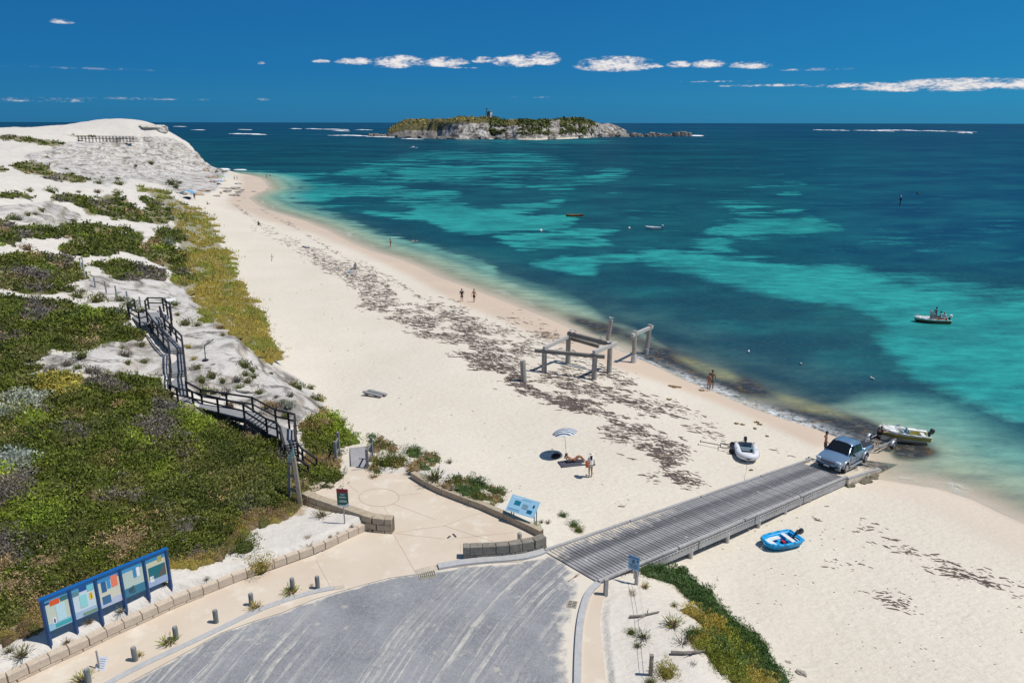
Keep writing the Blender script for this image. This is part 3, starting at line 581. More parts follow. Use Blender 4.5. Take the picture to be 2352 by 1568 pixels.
# dune grass strip
us,vs_=scatter(mGrass,5200,.5);x,y,z=Wm(us,vs_);cs=[];rs=[];hs=[];ks=[]
for i in range(min(len(us),2600)):
    D=math.hypot(x[i],y[i]);r=(.5+.5*rnd.random())*(.75+D/150.);n=vnoise(np.array([us[i]/38.]),np.array([vs_[i]/24.]),8)[0];q=rnd.random()
    cs.append((x[i],y[i],z[i]));rs.append(r);hs.append(.22+.25*rnd.random()+D*.0015)
    k='grass' if q<.6 else 'ochre'
    if n>.62: k='ochre' if q<.7 else 'yellow'
    if n<.22 or us[i]<425 and q<.35: k='olive' if q<.3 else 'green' if q<.5 else 'grass'
    ks.append(k)
mounds('dune_grass',cs,rs,hs,ks,'long strip of yellow green creeping dune grass between heath and beach','grass',dens=1.3,asp=4,up=1.2,tilt=.7)
# ground cover right foreground, planted dune by the plaza
for msk,nm,lb,kk,nmax in ((mCover,'ground_cover','lush green and ochre ground cover spilling down the dune at the lower right',None,900),(mSparse,'dune_scrub','straggly green and straw scrub on the small dune behind the curved wall',None,330)):
    us,vs_=scatter(msk,2500,.5,900);x,y,z=Wm(us,vs_);cs=[];rs=[];hs=[];ks=[]
    for i in range(min(len(us),nmax)):
        if msk is mCover and vnoise(np.array([x[i]*.8+3]),np.array([y[i]*.8]),29)[0]<.30 and samp(mCover,us[i:i+1]+28,vs_[i:i+1]-14)[0]>.6: continue
        r=.28+.3*rnd.random();n=vnoise(np.array([x[i]*.5]),np.array([y[i]*.5]),9)[0];q=rnd.random()
        if msk is mCover:
            e=samp(mCover,us[i:i+1]+28,vs_[i:i+1]-14)[0];k='lush' if (e<.6 or q<.32) else ('ochre' if n>.5 else 'grass')
        else:
            if n<.42: continue
            r*=.85;k='olive' if q<.4 else 'tan' if q<.75 else 'lush'
        cs.append((x[i],y[i],z[i]));rs.append(r);hs.append(r*.8);ks.append(k)
    mounds(nm,cs,rs,hs,ks,lb,'ground cover',dens=2.6,leafk=.0022,asp=2.4,up=.9)
# shrub prototypes (unit radius)
def proto(kind,form,seed,s):
    V=[];Cc=[];R=np.random.default_rng(seed)
    global RN
    keepR=RN;RN=R
    if form=='mound':
        n=int(8/(s*s));th=R.random(n)*2*math.pi;cp=R.random(n)**.6;sn=np.sqrt(1-cp*cp);k=(1+.2*np.sin(3*th+seed)+.15*np.sin(5*th))*(.5+.6*R.random(n)**.7)
        N=np.stack([np.cos(th)*sn,np.sin(th)*sn,cp],1);P=N*k[:,None]*[1,1,.7];d=N+[0,0,.5];v,c=leafquads(P,np.full(n,s),d,pcol(kind,n),2.,.6)
    elif form=='tuft':
        n=int(9/(s));th=R.random(n)*2*math.pi;t=R.random(n)**.8;d=np.stack([np.cos(th)*(.25+t),np.sin(th)*(.25+t),1.25-.9*t],1)
        P=d*(.25+.65*R.random(n))[:,None]*.8;v,c=leafquads(P,np.full(n,s*3.2),d,pcol(kind,n),5.5,.15)
        v2,c2=leafquads(P*.45,np.full(n,s*3),d,pcol('tan',n)*.6,6,.3);v=np.concatenate([v,v2]);c=np.concatenate([c,c2])
    else: # twiggy
        n=int(10/s);th=R.random(n)*2*math.pi;t=R.random(n);d=np.stack([np.cos(th),np.sin(th),.3+.9*t],1);P=d*(.15+.8*R.random(n))[:,None]*.75
        v,c=leafquads(P,np.full(n,s*3.),d,pcol(kind,n),9,.5)
    RN=keepR
    me_o=npmesh('foliage',v,np.arange(len(v)).reshape(-1,4),LEAF,attrs={'lc':c});me=me_o.data;bpy.data.objects.remove(me_o)
    # stems
    b=bmesh.new()
    for i in range(7):
        a=2*math.pi*i/7+seed;p0=Vector((0,0,-.1));p1=Vector((math.cos(a)*.6,math.sin(a)*.6,.42));d=(p1-p0);q=d.to_track_quat('Z','Y').to_matrix().to_4x4()
        bmesh.ops.create_cone(b,segments=5,radius1=.035,radius2=.012,depth=d.length,matrix=Matrix.Translation((p0+p1)/2)@q,cap_ends=False)
    if form=='mound':
        core=bmesh.ops.create_icosphere(b,subdivisions=2,radius=.5)
        for vv in core['verts']: vv.co.z=vv.co.z*.66+.02
    ms=bpy.data.meshes.new('stem');b.to_mesh(ms);b.free();ms.materials.append(CORE[kind] if form=='mound' else STEM)
    return me,ms
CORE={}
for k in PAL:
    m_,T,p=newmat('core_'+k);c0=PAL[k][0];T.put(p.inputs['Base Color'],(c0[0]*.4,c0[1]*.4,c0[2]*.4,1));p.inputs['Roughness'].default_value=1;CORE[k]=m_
PC={}
def shrub(u,v,rpx,kind,form,label,group=None,name='shrub',cat='shrub',small=False,up=0):
    rpx*=1.22 if small else 1;q=W(u,v+rpx*.25);D=(q-Vector((0,0,CH))).length;r=rpx/(FV/D)
    key=(kind,form,small)
    if key not in PC: PC[key]=proto(kind,form,len(PC)+3,.17 if small else .085)
    me,ms=PC[key]
    e=bpy.data.objects.new(name,None);COL.objects.link(e);e.location=q;e.scale=(r,r,r*(.95+.2*rnd.random()));e.rotation_euler=(0,0,rnd.random()*6.28);e.empty_display_size=.1
    tag(e,label,cat,group)
    for nm,m in (('foliage',me),('stem',ms)):
        c=bpy.data.objects.new(nm,m);COL.objects.link(c);c.parent=e
    return e
gl='low {} shrub among the scattered ones on the pale limestone by the dark staircase'
K={'o':'olive','g':'green','s':'silver','r':'grey','y':'yellow','b':'brown','d':'dark','t':'tan'}
R2S=[(700,295,25,'r'),(650,330,60,'o'),(820,365,70,'o'),(1010,365,50,'o'),(1100,400,60,'g'),(1185,455,40,'g'),(1000,480,65,'s'),(1400,375,38,'o'),(1470,405,35,'g'),(1560,560,50,'o'),(1660,575,35,'o'),(1490,495,25,'o'),(1850,600,36,'b'),(1870,660,22,'o'),(1190,745,35,'o'),(1210,885,38,'o'),(1585,760,28,'y'),(1630,860,28,'y'),(1655,935,42,'o'),(1070,895,32,'o'),(1010,995,45,'o'),(900,990,42,'g'),(660,930,42,'g'),(760,960,55,'r'),(820,970,45,'r'),(690,830,55,'g'),(1020,770,24,'g'),(1040,820,55,'r'),(570,900,42,'r'),(430,950,36,'r'),(330,930,45,'o'),(2050,910,55,'g'),(2110,950,50,'g'),(2060,990,35,'g'),(2130,1010,35,'g'),(1780,1000,50,'o'),(1990,1035,42,'r'),(1690,1040,45,'g'),(1870,1040,36,'o'),(2010,1100,42,'g'),(1700,1130,60,'g'),(1790,1140,45,'o'),(1890,1145,55,'r'),(2180,1140,40,'o'),(2280,985,18,'r'),(2080,1045,40,'o'),(1930,1250,50,'b'),(2300,1250,50,'t')]
for (a,b,r,k) in R2S:
    u,v=R2([(a,b)])[0];shrub(u,v,r*.2737*.95,K[k],'mound','{} {} limestone shrub {} the dark staircase, {}'.format('small' if r<36 else 'medium' if r<48 else 'large',K[k],'left of' if a<1400 else 'right of','level with its top landing' if b<520 else 'level with its long upper flights' if b<800 else 'level with its middle turn' if b<1010 else 'level with its lower half'),'scattered shrubs on the limestone near the stairs',small=True)
gl='{} shrub clinging to the sandy slope between the stairs and the beach'
for (a,b,r,k) in [(1455,770,55,'g'),(1420,760,35,'o'),(1560,780,32,'o'),(1600,860,50,'o'),(1640,875,35,'y'),(1385,915,52,'s'),(1340,890,30,'s'),(1400,840,30,'r'),(1220,910,50,'t'),(1360,1000,36,'o'),(1640,940,32,'o'),(1680,960,28,'o'),(1290,850,20,'r'),(1245,665,14,'g')]:
    shrub(257.3+a*.2929,661.5+b*.2929,r*.2929,K[k],'mound',gl.format(K[k]),'shrubs on the slope below the stairs',small=True)
gl='small {} shrub dotted over the white dunes toward the headland'
for (a,b,r,k) in [(250,660,26,'o'),(430,665,42,'g'),(560,480,14,'d'),(390,378,24,'o'),(860,550,16,'g'),(830,595,28,'g'),(1000,600,38,'g'),(985,560,18,'d'),(1140,445,13,'d'),(1270,430,24,'d'),(1440,600,40,'d'),(1475,630,30,'d'),(1510,595,20,'d'),(820,670,26,'b'),(985,680,34,'g'),(660,672,18,'b'),(235,860,24,'o'),(295,852,18,'o'),(350,825,26,'o'),(615,915,26,'o'),(110,890,40,'g'),(160,900,30,'r'),(225,1140,42,'b'),(120,1125,18,'o'),(1410,1100,52,'s'),(1530,1065,45,'d'),(1540,1210,40,'d'),(1560,1260,36,'d'),(1410,820,30,'d'),(1440,890,30,'s')]:
    shrub(a*.2737,257.3+b*.2737,r*.2737,K[k],'mound','{} {} shrub on the far white dunes, {}'.format('tiny' if r<20 else 'small' if r<32 else 'broad',K[k],'high on the headland slope' if b<560 and a>700 else 'left, below the lookout boardwalk' if b<560 else 'just under the headland cliff' if b<700 and a>900 else 'between the upper heath patches' if b<760 else 'beside the yellow green grass strip' if a>1200 else 'among the middle dunes at the left'),'shrubs dotted over the far dunes',small=True)
def R4c(a,b): return a*.2737,1139.3+b*.2737
def Z5c(a,b): return Z5([(a,b)])[0]
def Z6c(a,b): return 1194.4+a*.3125,973.9+b*.3125
def Z7c(a,b): return Z7([(a,b)])[0]
YS=[(R4c(2050,400),40,'green','mound','bright green rounded bush casting a dark shadow on the sand above the long block wall'),
(R4c(2180,560),34,'ochre','mound','straw yellow dry shrub spilling over the block wall beside the bright green bush'),
(R4c(1010,975),18,'silver','tuft','grey green succulent in front of the middle of the blue information boards'),
(R4c(80,1290),17,'olive','tuft','upright olive tuft nearest the bottom left corner'),(R4c(190,1345),27,'olive','tuft','wide olive tuft on sand left of the blue information boards'),
(R4c(1420,1225),27,'grass','tuft','spiky straw tuft growing against the third bollard from the left'),(R4c(1175,1340),16,'ochre','tuft','small dry tuft right of the bollard with a round shadow'),
(R4c(2150,930),25,'ochre','tuft','spiky tuft at the foot of the bollard left of the two close bollards'),(R4c(690,1530),26,'grass','tuft','spiky tuft around the leftmost bollard'),(R4c(810,1450),18,'silver','twig','thin grey weed behind the small white notice'),
(R4c(1735,690),10,'olive','tuft','tiny green tuft on bare sand right of the information boards'),(R4c(750,1060),14,'tan','tuft','dry wisp under the second blue panel'),(R4c(1385,735),14,'olive','tuft','weed beneath the rightmost blue panel'),(R4c(560,1225),14,'tan','tuft','dry brown grass in front of the leftmost blue panel'),
(Z5c(375,1225),29,'grass','tuft','large spiky tuft hiding the lower half of a bollard'),(Z5c(530,1190),11,'brown','tuft','little withered tuft beside the bollard nearest the plaza'),
(Z5c(600,660),26,'olive','tuft','olive tuft leaning on the pale curved bench wall'),(Z5c(395,560),20,'olive','mound','olive shrub at the foot of the tall timber sign post'),(Z5c(365,645),12,'tan','mound','small dry shrub below the tall timber sign post'),
(Z5c(820,750),10,'tan','tuft','dry grass beside the red and green sign post'),(Z5c(500,825),13,'tan','twig','thin dry twigs on sand left of the red and green sign'),(Z5c(720,810),8,'brown','tuft','small dry sprig right of a twin above the short block wall'),(Z5c(665,835),9,'brown','tuft','small dry sprig left of a twin above the short block wall'),(Z5c(510,885),12,'brown','twig','flat dark weed on sand just behind the short block wall'),
(Z5c(1095,265),38,'green','mound','glossy bright green bush right of the short boardwalk'),(Z5c(985,385),18,'tan','tuft','straw tuft in front of the glossy bush by the boardwalk'),
(Z5c(1430,385),38,'green','tuft','big green tufted shrub at the bend of the curved wall'),(Z5c(1540,275),16,'silver','tuft','fine upright blades on the dune crest behind the curved wall'),(Z5c(1740,430),28,'lush','mound','green shrub in the middle of the dune behind the curved wall'),(Z5c(1650,460),20,'brown','tuft','withered brown shrub beside the short post on the dune'),
(Z5c(1890,505),30,'lush','tuft','green succulent shrub on the seaward side of the curved wall'),(Z5c(1725,550),23,'bright','tuft','yellow green shrub touching the curved wall'),(Z5c(1850,590),18,'grass','tuft','yellow green shrub left of the tilted information table'),
(Z5c(1255,195),24,'lush','mound','low green cushion on the dune crest'),(Z5c(1300,190),16,'lush','mound','small cushion right of the low green cushion on the dune crest'),(Z5c(1245,300),17,'olive','tuft','olive tuft where the curved wall begins'),(Z5c(2165,755),17,'bright','mound','bright green shrub under the tilted information table'),(Z5c(2080,600),12,'olive','tuft','olive sprig behind the tilted information table'),(Z5c(2215,715),12,'silver','tuft','grey green sprig right of the tilted information table'),(Z5c(2262,720),12,'tan','tuft','straw sprig right of the tilted information table'),
(Z6c(315,665),14,'lush','mound','small green cushion on bare sand left of the timber ramp'),(Z6c(395,735),17,'lush','mound','upper half of the green clump beside the timber ramp'),(Z6c(430,775),16,'green','mound','lower half of the green clump beside the timber ramp'),(Z6c(825,1225),12,'brown','twig','grey brown dead shrub beneath the small numbered sign'),
(Z7c(1110,690),32,'grass','tuft','yellow green bushy tuft inside the rope fence'),(Z7c(870,800),26,'lush','tuft','dark green sprawling tuft left of the bushy yellow green one'),(Z7c(765,765),14,'green','mound','small green shrub at the left edge of the fenced dune'),(Z7c(820,880),16,'lush','tuft','green straggling shoots below the dark green sprawling tuft'),
(Z7c(1190,840),28,'grey','twig','tangle of dead grey twigs in the fenced dune'),(Z7c(1060,1095),32,'yellow','mound','golden yellow bush at the bottom edge beside a post'),(Z7c(930,1185),16,'olive','mound','olive bush left of the golden yellow bush'),(Z7c(1290,1030),14,'silver','twig','pale sprigs right of the golden yellow bush'),
(Z7c(780,450),14,'brown','twig','brown dead shrub at the foot of the numbered sign post'),(Z7c(885,385),17,'ochre','tuft','straw coloured tuft right of the numbered sign post'),(Z7c(1130,540),14,'olive','tuft','dark sprigs on the bare patch of the fenced dune'),(Z7c(1755,1040),24,'grey','twig','dead grey branches lying in the ground cover at the bottom right')]
for (uv,r,k,f,lb) in YS: shrub(uv[0],uv[1],r,k,f,lb)

us,vs_=scatter(mDry,6000,.35,1000);x,y,z=Wm(us,vs_);cs=[];rs=[];hs=[];ks=[]
for i in range(min(len(us),800)):
    n_=vnoise(np.array([x[i]*.9]),np.array([y[i]*.9]),19)[0]
    if n_<.38: continue
    q=rnd.random();r=.2+.28*rnd.random();cs.append((x[i],y[i],z[i]));rs.append(r);hs.append(r*.7);ks.append('tan' if q<.55 else 'ochre' if q<.75 else 'olive' if q<.9 else 'brown')
mounds('dry_grass',cs,rs,hs,ks,'straw coloured dry grass fringing the lower edge of the heath','grass',dens=2.2,leafk=.0022,asp=5,up=.8)
# ------------------------------------------------------------ mesh builder
class MB:
    def __init__(s): s.v=[];s.f=[]
    def add(s,vs,fs,M=None):
        n=len(s.v);s.v+=[(M@Vector(q))[:] if M is not None else tuple(q) for q in vs];s.f+=[tuple(i+n for i in f) for f in fs];return s
    def box(s,c,sz,M=None,taper=1):
        x,y,z=[k/2 for k in sz];t=taper
        vs=[(-x,-y,-z),(x,-y,-z),(x,y,-z),(-x,y,-z),(-x*t,-y*t,z),(x*t,-y*t,z),(x*t,y*t,z),(-x*t,y*t,z)]
        T_=Matrix.Translation(c);T_=M@T_ if M is not None else T_
        return s.add(vs,[(3,2,1,0),(4,5,6,7),(0,1,5,4),(1,2,6,5),(2,3,7,6),(3,0,4,7)],T_)
    def beam(s,a,b,w,h,up=Vector((0,0,1))):
        a=Vector(a);b=Vector(b);d=b-a;L=d.length;y=d.normalized();x=y.cross(Vector(up))
        if x.length<1e-4: x=Vector((1,0,0))
        x.normalize();z=x.cross(y);R=Matrix((x,y,z)).transposed().to_4x4();return s.box((0,0,0),(w,L,h),Matrix.Translation((a+b)/2)@R)
    def tube(s,a,b,r0,r1=None,n=8,cap=True):
        r1=r0 if r1 is None else r1;a=Vector(a);b=Vector(b);q=(b-a).to_track_quat('Z','Y').to_matrix()
        vs=[];
        for p,r in ((a,r0),(b,r1)):
            for i in range(n): t=2*math.pi*i/n;vs.append(tuple(p+q@Vector((math.cos(t)*r,math.sin(t)*r,0))))
        fs=[(i,(i+1)%n,n+(i+1)%n,n+i) for i in range(n)]
        if cap: fs+=[tuple(range(n-1,-1,-1)),tuple(range(n,2*n))]
        return s.add(vs,fs)
    def pipe(s,pts,r,n=6):
        for a,b in zip(pts[:-1],pts[1:]): s.tube(a,b,r,r,n)
        return s
    def loft(s,secs,closed=True,cap=True,M=None):
        n=len(secs[0]);vs=[q for c in secs for q in c];fs=[]
        for j in range(len(secs)-1):
            for i in range(n if closed else n-1): fs.append((j*n+i,j*n+(i+1)%n,(j+1)*n+(i+1)%n,(j+1)*n+i))
        if cap: fs+=[tuple(range(n-1,-1,-1)),tuple(range((len(secs)-1)*n,len(secs)*n))]
        return s.add(vs,fs,M)
    def ball(s,c,r,n=10,m=6,M=None):
        r=(r,r,r) if isinstance(r,(int,float)) else r;vs=[(c[0],c[1],c[2]-r[2])];fs=[]
        for j in range(1,m):
            ph=-math.pi/2+math.pi*j/m
            for i in range(n): t=2*math.pi*i/n;vs.append((c[0]+r[0]*math.cos(t)*math.cos(ph),c[1]+r[1]*math.sin(t)*math.cos(ph),c[2]+r[2]*math.sin(ph)))
        vs.append((c[0],c[1],c[2]+r[2]));k=len(vs)-1
        for i in range(n): fs.append((0,1+(i+1)%n,1+i));fs.append((k,1+(m-2)*n+i,1+(m-2)*n+(i+1)%n))
        for j in range(m-2):
            for i in range(n): a=1+j*n;fs.append((a+i,a+(i+1)%n,a+n+(i+1)%n,a+n+i))
        return s.add(vs,fs,M)
    def build(s,name,mat,parent=None,org=None,smooth=False,bevel=0,sub=0):
        me=bpy.data.meshes.new(name);o_=Vector(org) if org is not None else Vector((0,0,0))
        me.from_pydata([tuple(Vector(q)-o_) for q in s.v],[],s.f);me.update();me.materials.append(mat)
        b=bmesh.new();b.from_mesh(me);bmesh.ops.recalc_face_normals(b,faces=b.faces[:]);b.to_mesh(me);b.free()
        if smooth:
            for p_ in me.polygons:p_.use_smooth=True
        o=bpy.data.objects.new(name,me);COL.objects.link(o)
        if parent: o.parent=parent
        if bevel: m=o.modifiers.new('bevel','BEVEL');m.width=bevel;m.segments=2;m.limit_method='ANGLE';m.angle_limit=.6
        if sub: m=o.modifiers.new('sub','SUBSURF');m.levels=sub;m.render_levels=sub
        return o
def empty(name,loc,rz=0,label=None,cat=None,group=None):
    e=bpy.data.objects.new(name,None);COL.objects.link(e);e.location=loc;e.rotation_euler=(0,0,rz);e.empty_display_size=.2;return tag(e,label,cat,group)
MC={}
def flat(name,col,rough=.6,spec=.35,metal=0,var=.15,scale=6,bump=0,coat=0):
    if name in MC: return MC[name]
    m,T,p=newmat(name);n=T.noise(T.pos(),scale,5,.65)
    c=np.array(col);T.put(p.inputs['Base Color'],T.mix(T.mapr(n,.3,.7),tuple(c*(1-var)),tuple(np.minimum(c*(1+var),1))))
    p.inputs['Roughness'].default_value=rough;p.inputs['Specular IOR Level'].default_value=spec;p.inputs['Metallic'].default_value=metal
    if bump: T.put(p.inputs['Normal'],T.bump(n,.6,bump))
    if coat: p.inputs['Coat Weight'].default_value=coat;p.inputs['Coat Roughness'].default_value=.08
    MC[name]=m;return m
def wood(name,a,b,stretch=(1,1,8),rough=.9,scale=3):
    if name in MC: return MC[name]
    m,T,p=newmat(name);n=T.noise(T.scalev(T.obj(),stretch),scale,6,.7);n2=T.noise(T.pos(),.7,4)
    T.put(p.inputs['Base Color'],T.mix(T.mapr(T.math('MULTIPLY_ADD',n2,.4,T.math('MULTIPLY',n,.7)),.35,.75),a,b));p.inputs['Roughness'].default_value=rough;p.inputs['Specular IOR Level'].default_value=.2
    T.put(p.inputs['Normal'],T.bump(n,.5,.02));MC[name]=m;return m
def cloneobj(src,parent=None,loc=None,rz=None):
    c=src.copy();COL.objects.link(c)
    if parent: c.parent=parent
    for ch in [k for k in bpy.data.objects if k.parent==src]: cloneobj(ch,c)
    if loc is not None: c.location=loc
    if rz is not None: c.rotation_euler=(0,0,rz)
    return c
def polysheet(name,pts,z,mat,drape=None,kind='structure',thick=0):
    b=bmesh.new();vs=[b.verts.new((x,y,z if drape is None else drape(x,y))) for x,y in pts];f=b.faces.new(vs);bmesh.ops.triangulate(b,faces=[f])
    bmesh.ops.recalc_face_normals(b,faces=b.faces[:])
    if b.faces[:][0].normal.z<0: bmesh.ops.reverse_faces(b,faces=b.faces[:])
    me=bpy.data.meshes.new(name);b.to_mesh(me);b.free();me.materials.append(mat);o=bpy.data.objects.new(name,me);COL.objects.link(o);tag(o,kind=kind);return o
def resample(pts,step):
    out=[pts[0]];acc=0
    for a,b in zip(pts[:-1],pts[1:]):
        a=np.array(a,float);b=np.array(b,float);L=np.linalg.norm(b-a);n=max(1,int(round(L/step)))
        for i in range(1,n+1): out.append(tuple(a+(b-a)*i/n))
    return out
def smoothline(pts,it=2):
    p=[np.array(q,float) for q in pts]
    for _ in range(it):
        q=[p[0]]
        for a,b in zip(p[:-1],p[1:]): q+=[a*.75+b*.25,a*.25+b*.75]
        q.append(p[-1]);p=q
    return [tuple(a) for a in p]
# ------------------------------------------------------------ road, paving
m,T,p=newmat('asphalt');P_=T.pos()
n1=T.noise(P_,.35,5,.6);n2=T.noise(P_,22,3,.7);rv=T.vmath('SUBTRACT',P_,(17,13,0));ln=rv.node.outputs[0];lr=T.n.new('ShaderNodeVectorMath');lr.operation='LENGTH';T.put(lr.inputs[0],T.vmath('MULTIPLY',rv,(1,.8,0)))
rr=lr.outputs['Value'];wv=T.noise(P_,.5,2);rr2=T.math('MULTIPLY_ADD',wv,.30,rr)
cx=T.n.new('ShaderNodeCombineXYZ');T.put(cx.inputs[0],T.math('MULTIPLY',rr2,6.5));T.put(cx.inputs[1],T.math('MULTIPLY',n1,.9));trk=T.noise(cx.outputs[0],1,5,.7)
c=T.mix(T.mapr(T.math('MULTIPLY_ADD',T.noise(P_,6,5,.8),.6,T.math('MULTIPLY',n1,.6)),.45,.75),(.15,.156,.172),(.29,.295,.305));c=T.mix(T.math('MULTIPLY',T.mapr(n2,.46,.66),.5),c,(.40,.40,.40))
sandm=T.math('MULTIPLY',T.mapr(trk,.50,.62),T.mapr(T.noise(P_,.16,3),.34,.52));c=T.mix(T.math('MULTIPLY',T.math('MULTIPLY',sandm,T.mapr(T.noise(P_,2.5,6,.75),.36,.54)),.9),c,(.56,.53,.47))
sp1=T.noise(P_,1.1,6,.75);c=T.mix(T.math('MULTIPLY',T.mapr(sp1,.60,.66),.6),c,(.50,.46,.40))
d1=T.attr('ed');se=T.n.new('ShaderNodeSeparateColor');T.put(se.inputs[0],d1)
em=T.mapr(T.math('ADD',se.outputs[0],T.math('MULTIPLY',T.math('SUBTRACT',T.noise(P_,1.3,6,.7),.5),1.1)),.35,.6);c=T.mix(em,c,(.64,.58,.49))
T.put(p.inputs['Base Color'],c);p.inputs['Roughness'].default_value=.92;T.put(p.inputs['Normal'],T.bump(n2,.4,.02));ASPH=m
# road as a fine grid so the drifted sand along its edge has a soft, irregular border
gx,gy=np.meshgrid(np.arange(-19,6.5,.16),np.arange(-6,34.5,.16))
ind=inpoly(gx,gy,ROADW);dd=dline(gx,gy,ROADW,True)
up=np.array(ROADW[:17]);edl=dline(gx,gy,ROADW[:17]);edr=dline(gx,gy,ROADW[19:28])
ed=np.exp(-edl/.35)*sstep(3,-2,gx)+np.exp(-edr/.55)*.95+np.exp(-dline(gx,gy,ROADW[16:20])/.8)*.55
vz=np.full(gx.shape,YZ);idx=-np.ones(gx.shape,int)
rd=polysheet('road',ROADW,YZ,ASPH)
b=bmesh.new();b.from_mesh(rd.data)
for _ in range(6):
    e=[q for q in b.edges if q.calc_length()>.6]
    if not e: break
    bmesh.ops.subdivide_edges(b,edges=e,cuts=1);bmesh.ops.triangulate(b,faces=b.faces[:])
b.to_mesh(rd.data);b.free()
co=np.empty(len(rd.data.vertices)*3);rd.data.vertices.foreach_get('co',co);co=co.reshape(-1,3)
edl=dline(co[:,0],co[:,1],ROADW[:17]);edr=dline(co[:,0],co[:,1],ROADW[19:28]);ed=np.exp(-edl/.18)*.62+np.exp(-edr/.9)*.95+np.exp(-dline(co[:,0],co[:,1],ROADW[17:20])/.7)*.5
at=rd.data.color_attributes.new('ed','FLOAT_COLOR','POINT');cc=np.ones((len(co),4),np.float32);cc[:,0]=ed;at.data.foreach_set('color',cc.ravel())
m,T,p=newmat('paving');P_=T.pos();n1=T.noise(P_,.3,5,.6);n2=T.noise(P_,9,4,.7);n3=T.noise(P_,.9,6,.7)
c=T.mix(T.mapr(n1,.35,.65),(.63,.545,.44),(.58,.475,.37));c=T.mix(T.math('MULTIPLY',T.mapr(n3,.53,.68),.8),c,(.70,.64,.54));c=T.mix(T.math('MULTIPLY',n2,.25),c,(.50,.43,.34))
T.put(p.inputs['Base Color'],c);p.inputs['Roughness'].default_value=.9;T.put(p.inputs['Normal'],T.bump(n2,.2,.01));PAVE=m
polysheet('pavement',PLAZAW,YZ+.02,PAVE);polysheet('footpath',FOOTW,YZ+.012,PAVE)
m,T,p=newmat('joint');p.inputs['Base Color'].default_value=(.47,.385,.29,1);p.inputs['Roughness'].default_value=1;JOINT=m
jb=MB()
def jl(pts,w=.025,z=YZ+.024):
    for a,b in zip(pts[:-1],pts[1:]): jb.beam((a[0],a[1],z),(b[0],b[1],z),w,.006)
pz=lambda q:wp([Z5c(*q)],YZ+.02)[0]
for l in ([(1127,803),(1295,1097)],[(1170,522),(1335,508)],[(1120,583),(1440,700)],[(1055,600),(1090,665)],[(560,1000),(665,1195)],[(1150,803),(1500,842)],[(1500,748),(1700,668)],[(1130,800),(1320,768),(1500,748)],[(1540,842),(2010,795)],[(1620,880),(1622,945)],[(870,500),(790,440)],[(1700,668),(1830,640)],[(1500,745),(1860,862)]): jl([pz(q) for q in l])
cc_=[pz((1022+147*math.cos(t*math.pi/24),537+65*math.sin(t*math.pi/24))) for t in range(49)];jl(cc_,.05)
o=jb.build('paving_joint',JOINT);tag(o,kind='structure')
# kerbs
CON=flat('kerb_concrete',(.42,.42,.42),.9,.2,var=.12,scale=5,bump=.01);SANDC=flat('sandy_concrete',(.50,.43,.35),.9,.2,var=.15,scale=4)
def strip(name,pts,w,z0,h,mat,label=None,cat=None,seg=None,kind=None):
    mb=MB();pts=[Vector((a,b,0)) for a,b in pts];n=len(pts);sec=[]
    for i,q in enumerate(pts):
        t=(pts[min(i+1,n-1)]-pts[max(i-1,0)]).normalized();s=Vector((-t.y,t.x,0))*w/2;zz=z0(q.x,q.y) if callable(z0) else z0
        sec.append([(q-s)+Vector((0,0,zz-.12)),(q+s)+Vector((0,0,zz-.12)),(q+s)+Vector((0,0,zz+h)),(q-s)+Vector((0,0,zz+h))])
    mb.loft(sec);o=mb.build(name,mat,bevel=.02);tag(o,label,cat,kind=kind);return o
k1=smoothline(wp([Z5c(*q) for q in ((1455,1055),(1600,1028),(1800,1006),(2050,990),(2190,955),(2238,932))],YZ))
strip('kerb',k1,.42,YZ,.13,CON,'pale grey concrete kerb below the front block wall','kerb')
strip('kerb',wp([Z5c(1295,1090),Z5c(1380,1065),Z5c(1455,1052)],YZ),.4,YZ,.035,SANDC,'sand coloured dropped kerb beside the plaza drain grate','kerb')
k2=smoothline(wp([(1374,1341),(1352,1360),(1340,1393),(1332,1432),(1328,1486),(1326,1568),(1327,1720)],YZ))
strip('kerb',k2,.30,YZ,.12,CON,'grey concrete kerb curving down the right edge of the road','kerb')
kl=lambda p:[R4c(*q) for q in p]
k3=smoothline(wp(kl([(850,1600),(1180,1420),(1500,1275),(1850,1110),(2100,985),(2352,885)])+[Z5c(490,1245),Z5c(620,1215),Z5c(690,1205)],YZ+.02))
strip('kerb',k3,.28,YZ+.02,.05,CON,'low grey kerb between the row of bollards and the road','kerb')
strip('kerb',wp([Z5c(690,1205),Z5c(770,1193)],YZ+.02),.28,YZ+.02,.03,SANDC,'short sandy kerb end beside the bollard nearest the plaza','kerb')
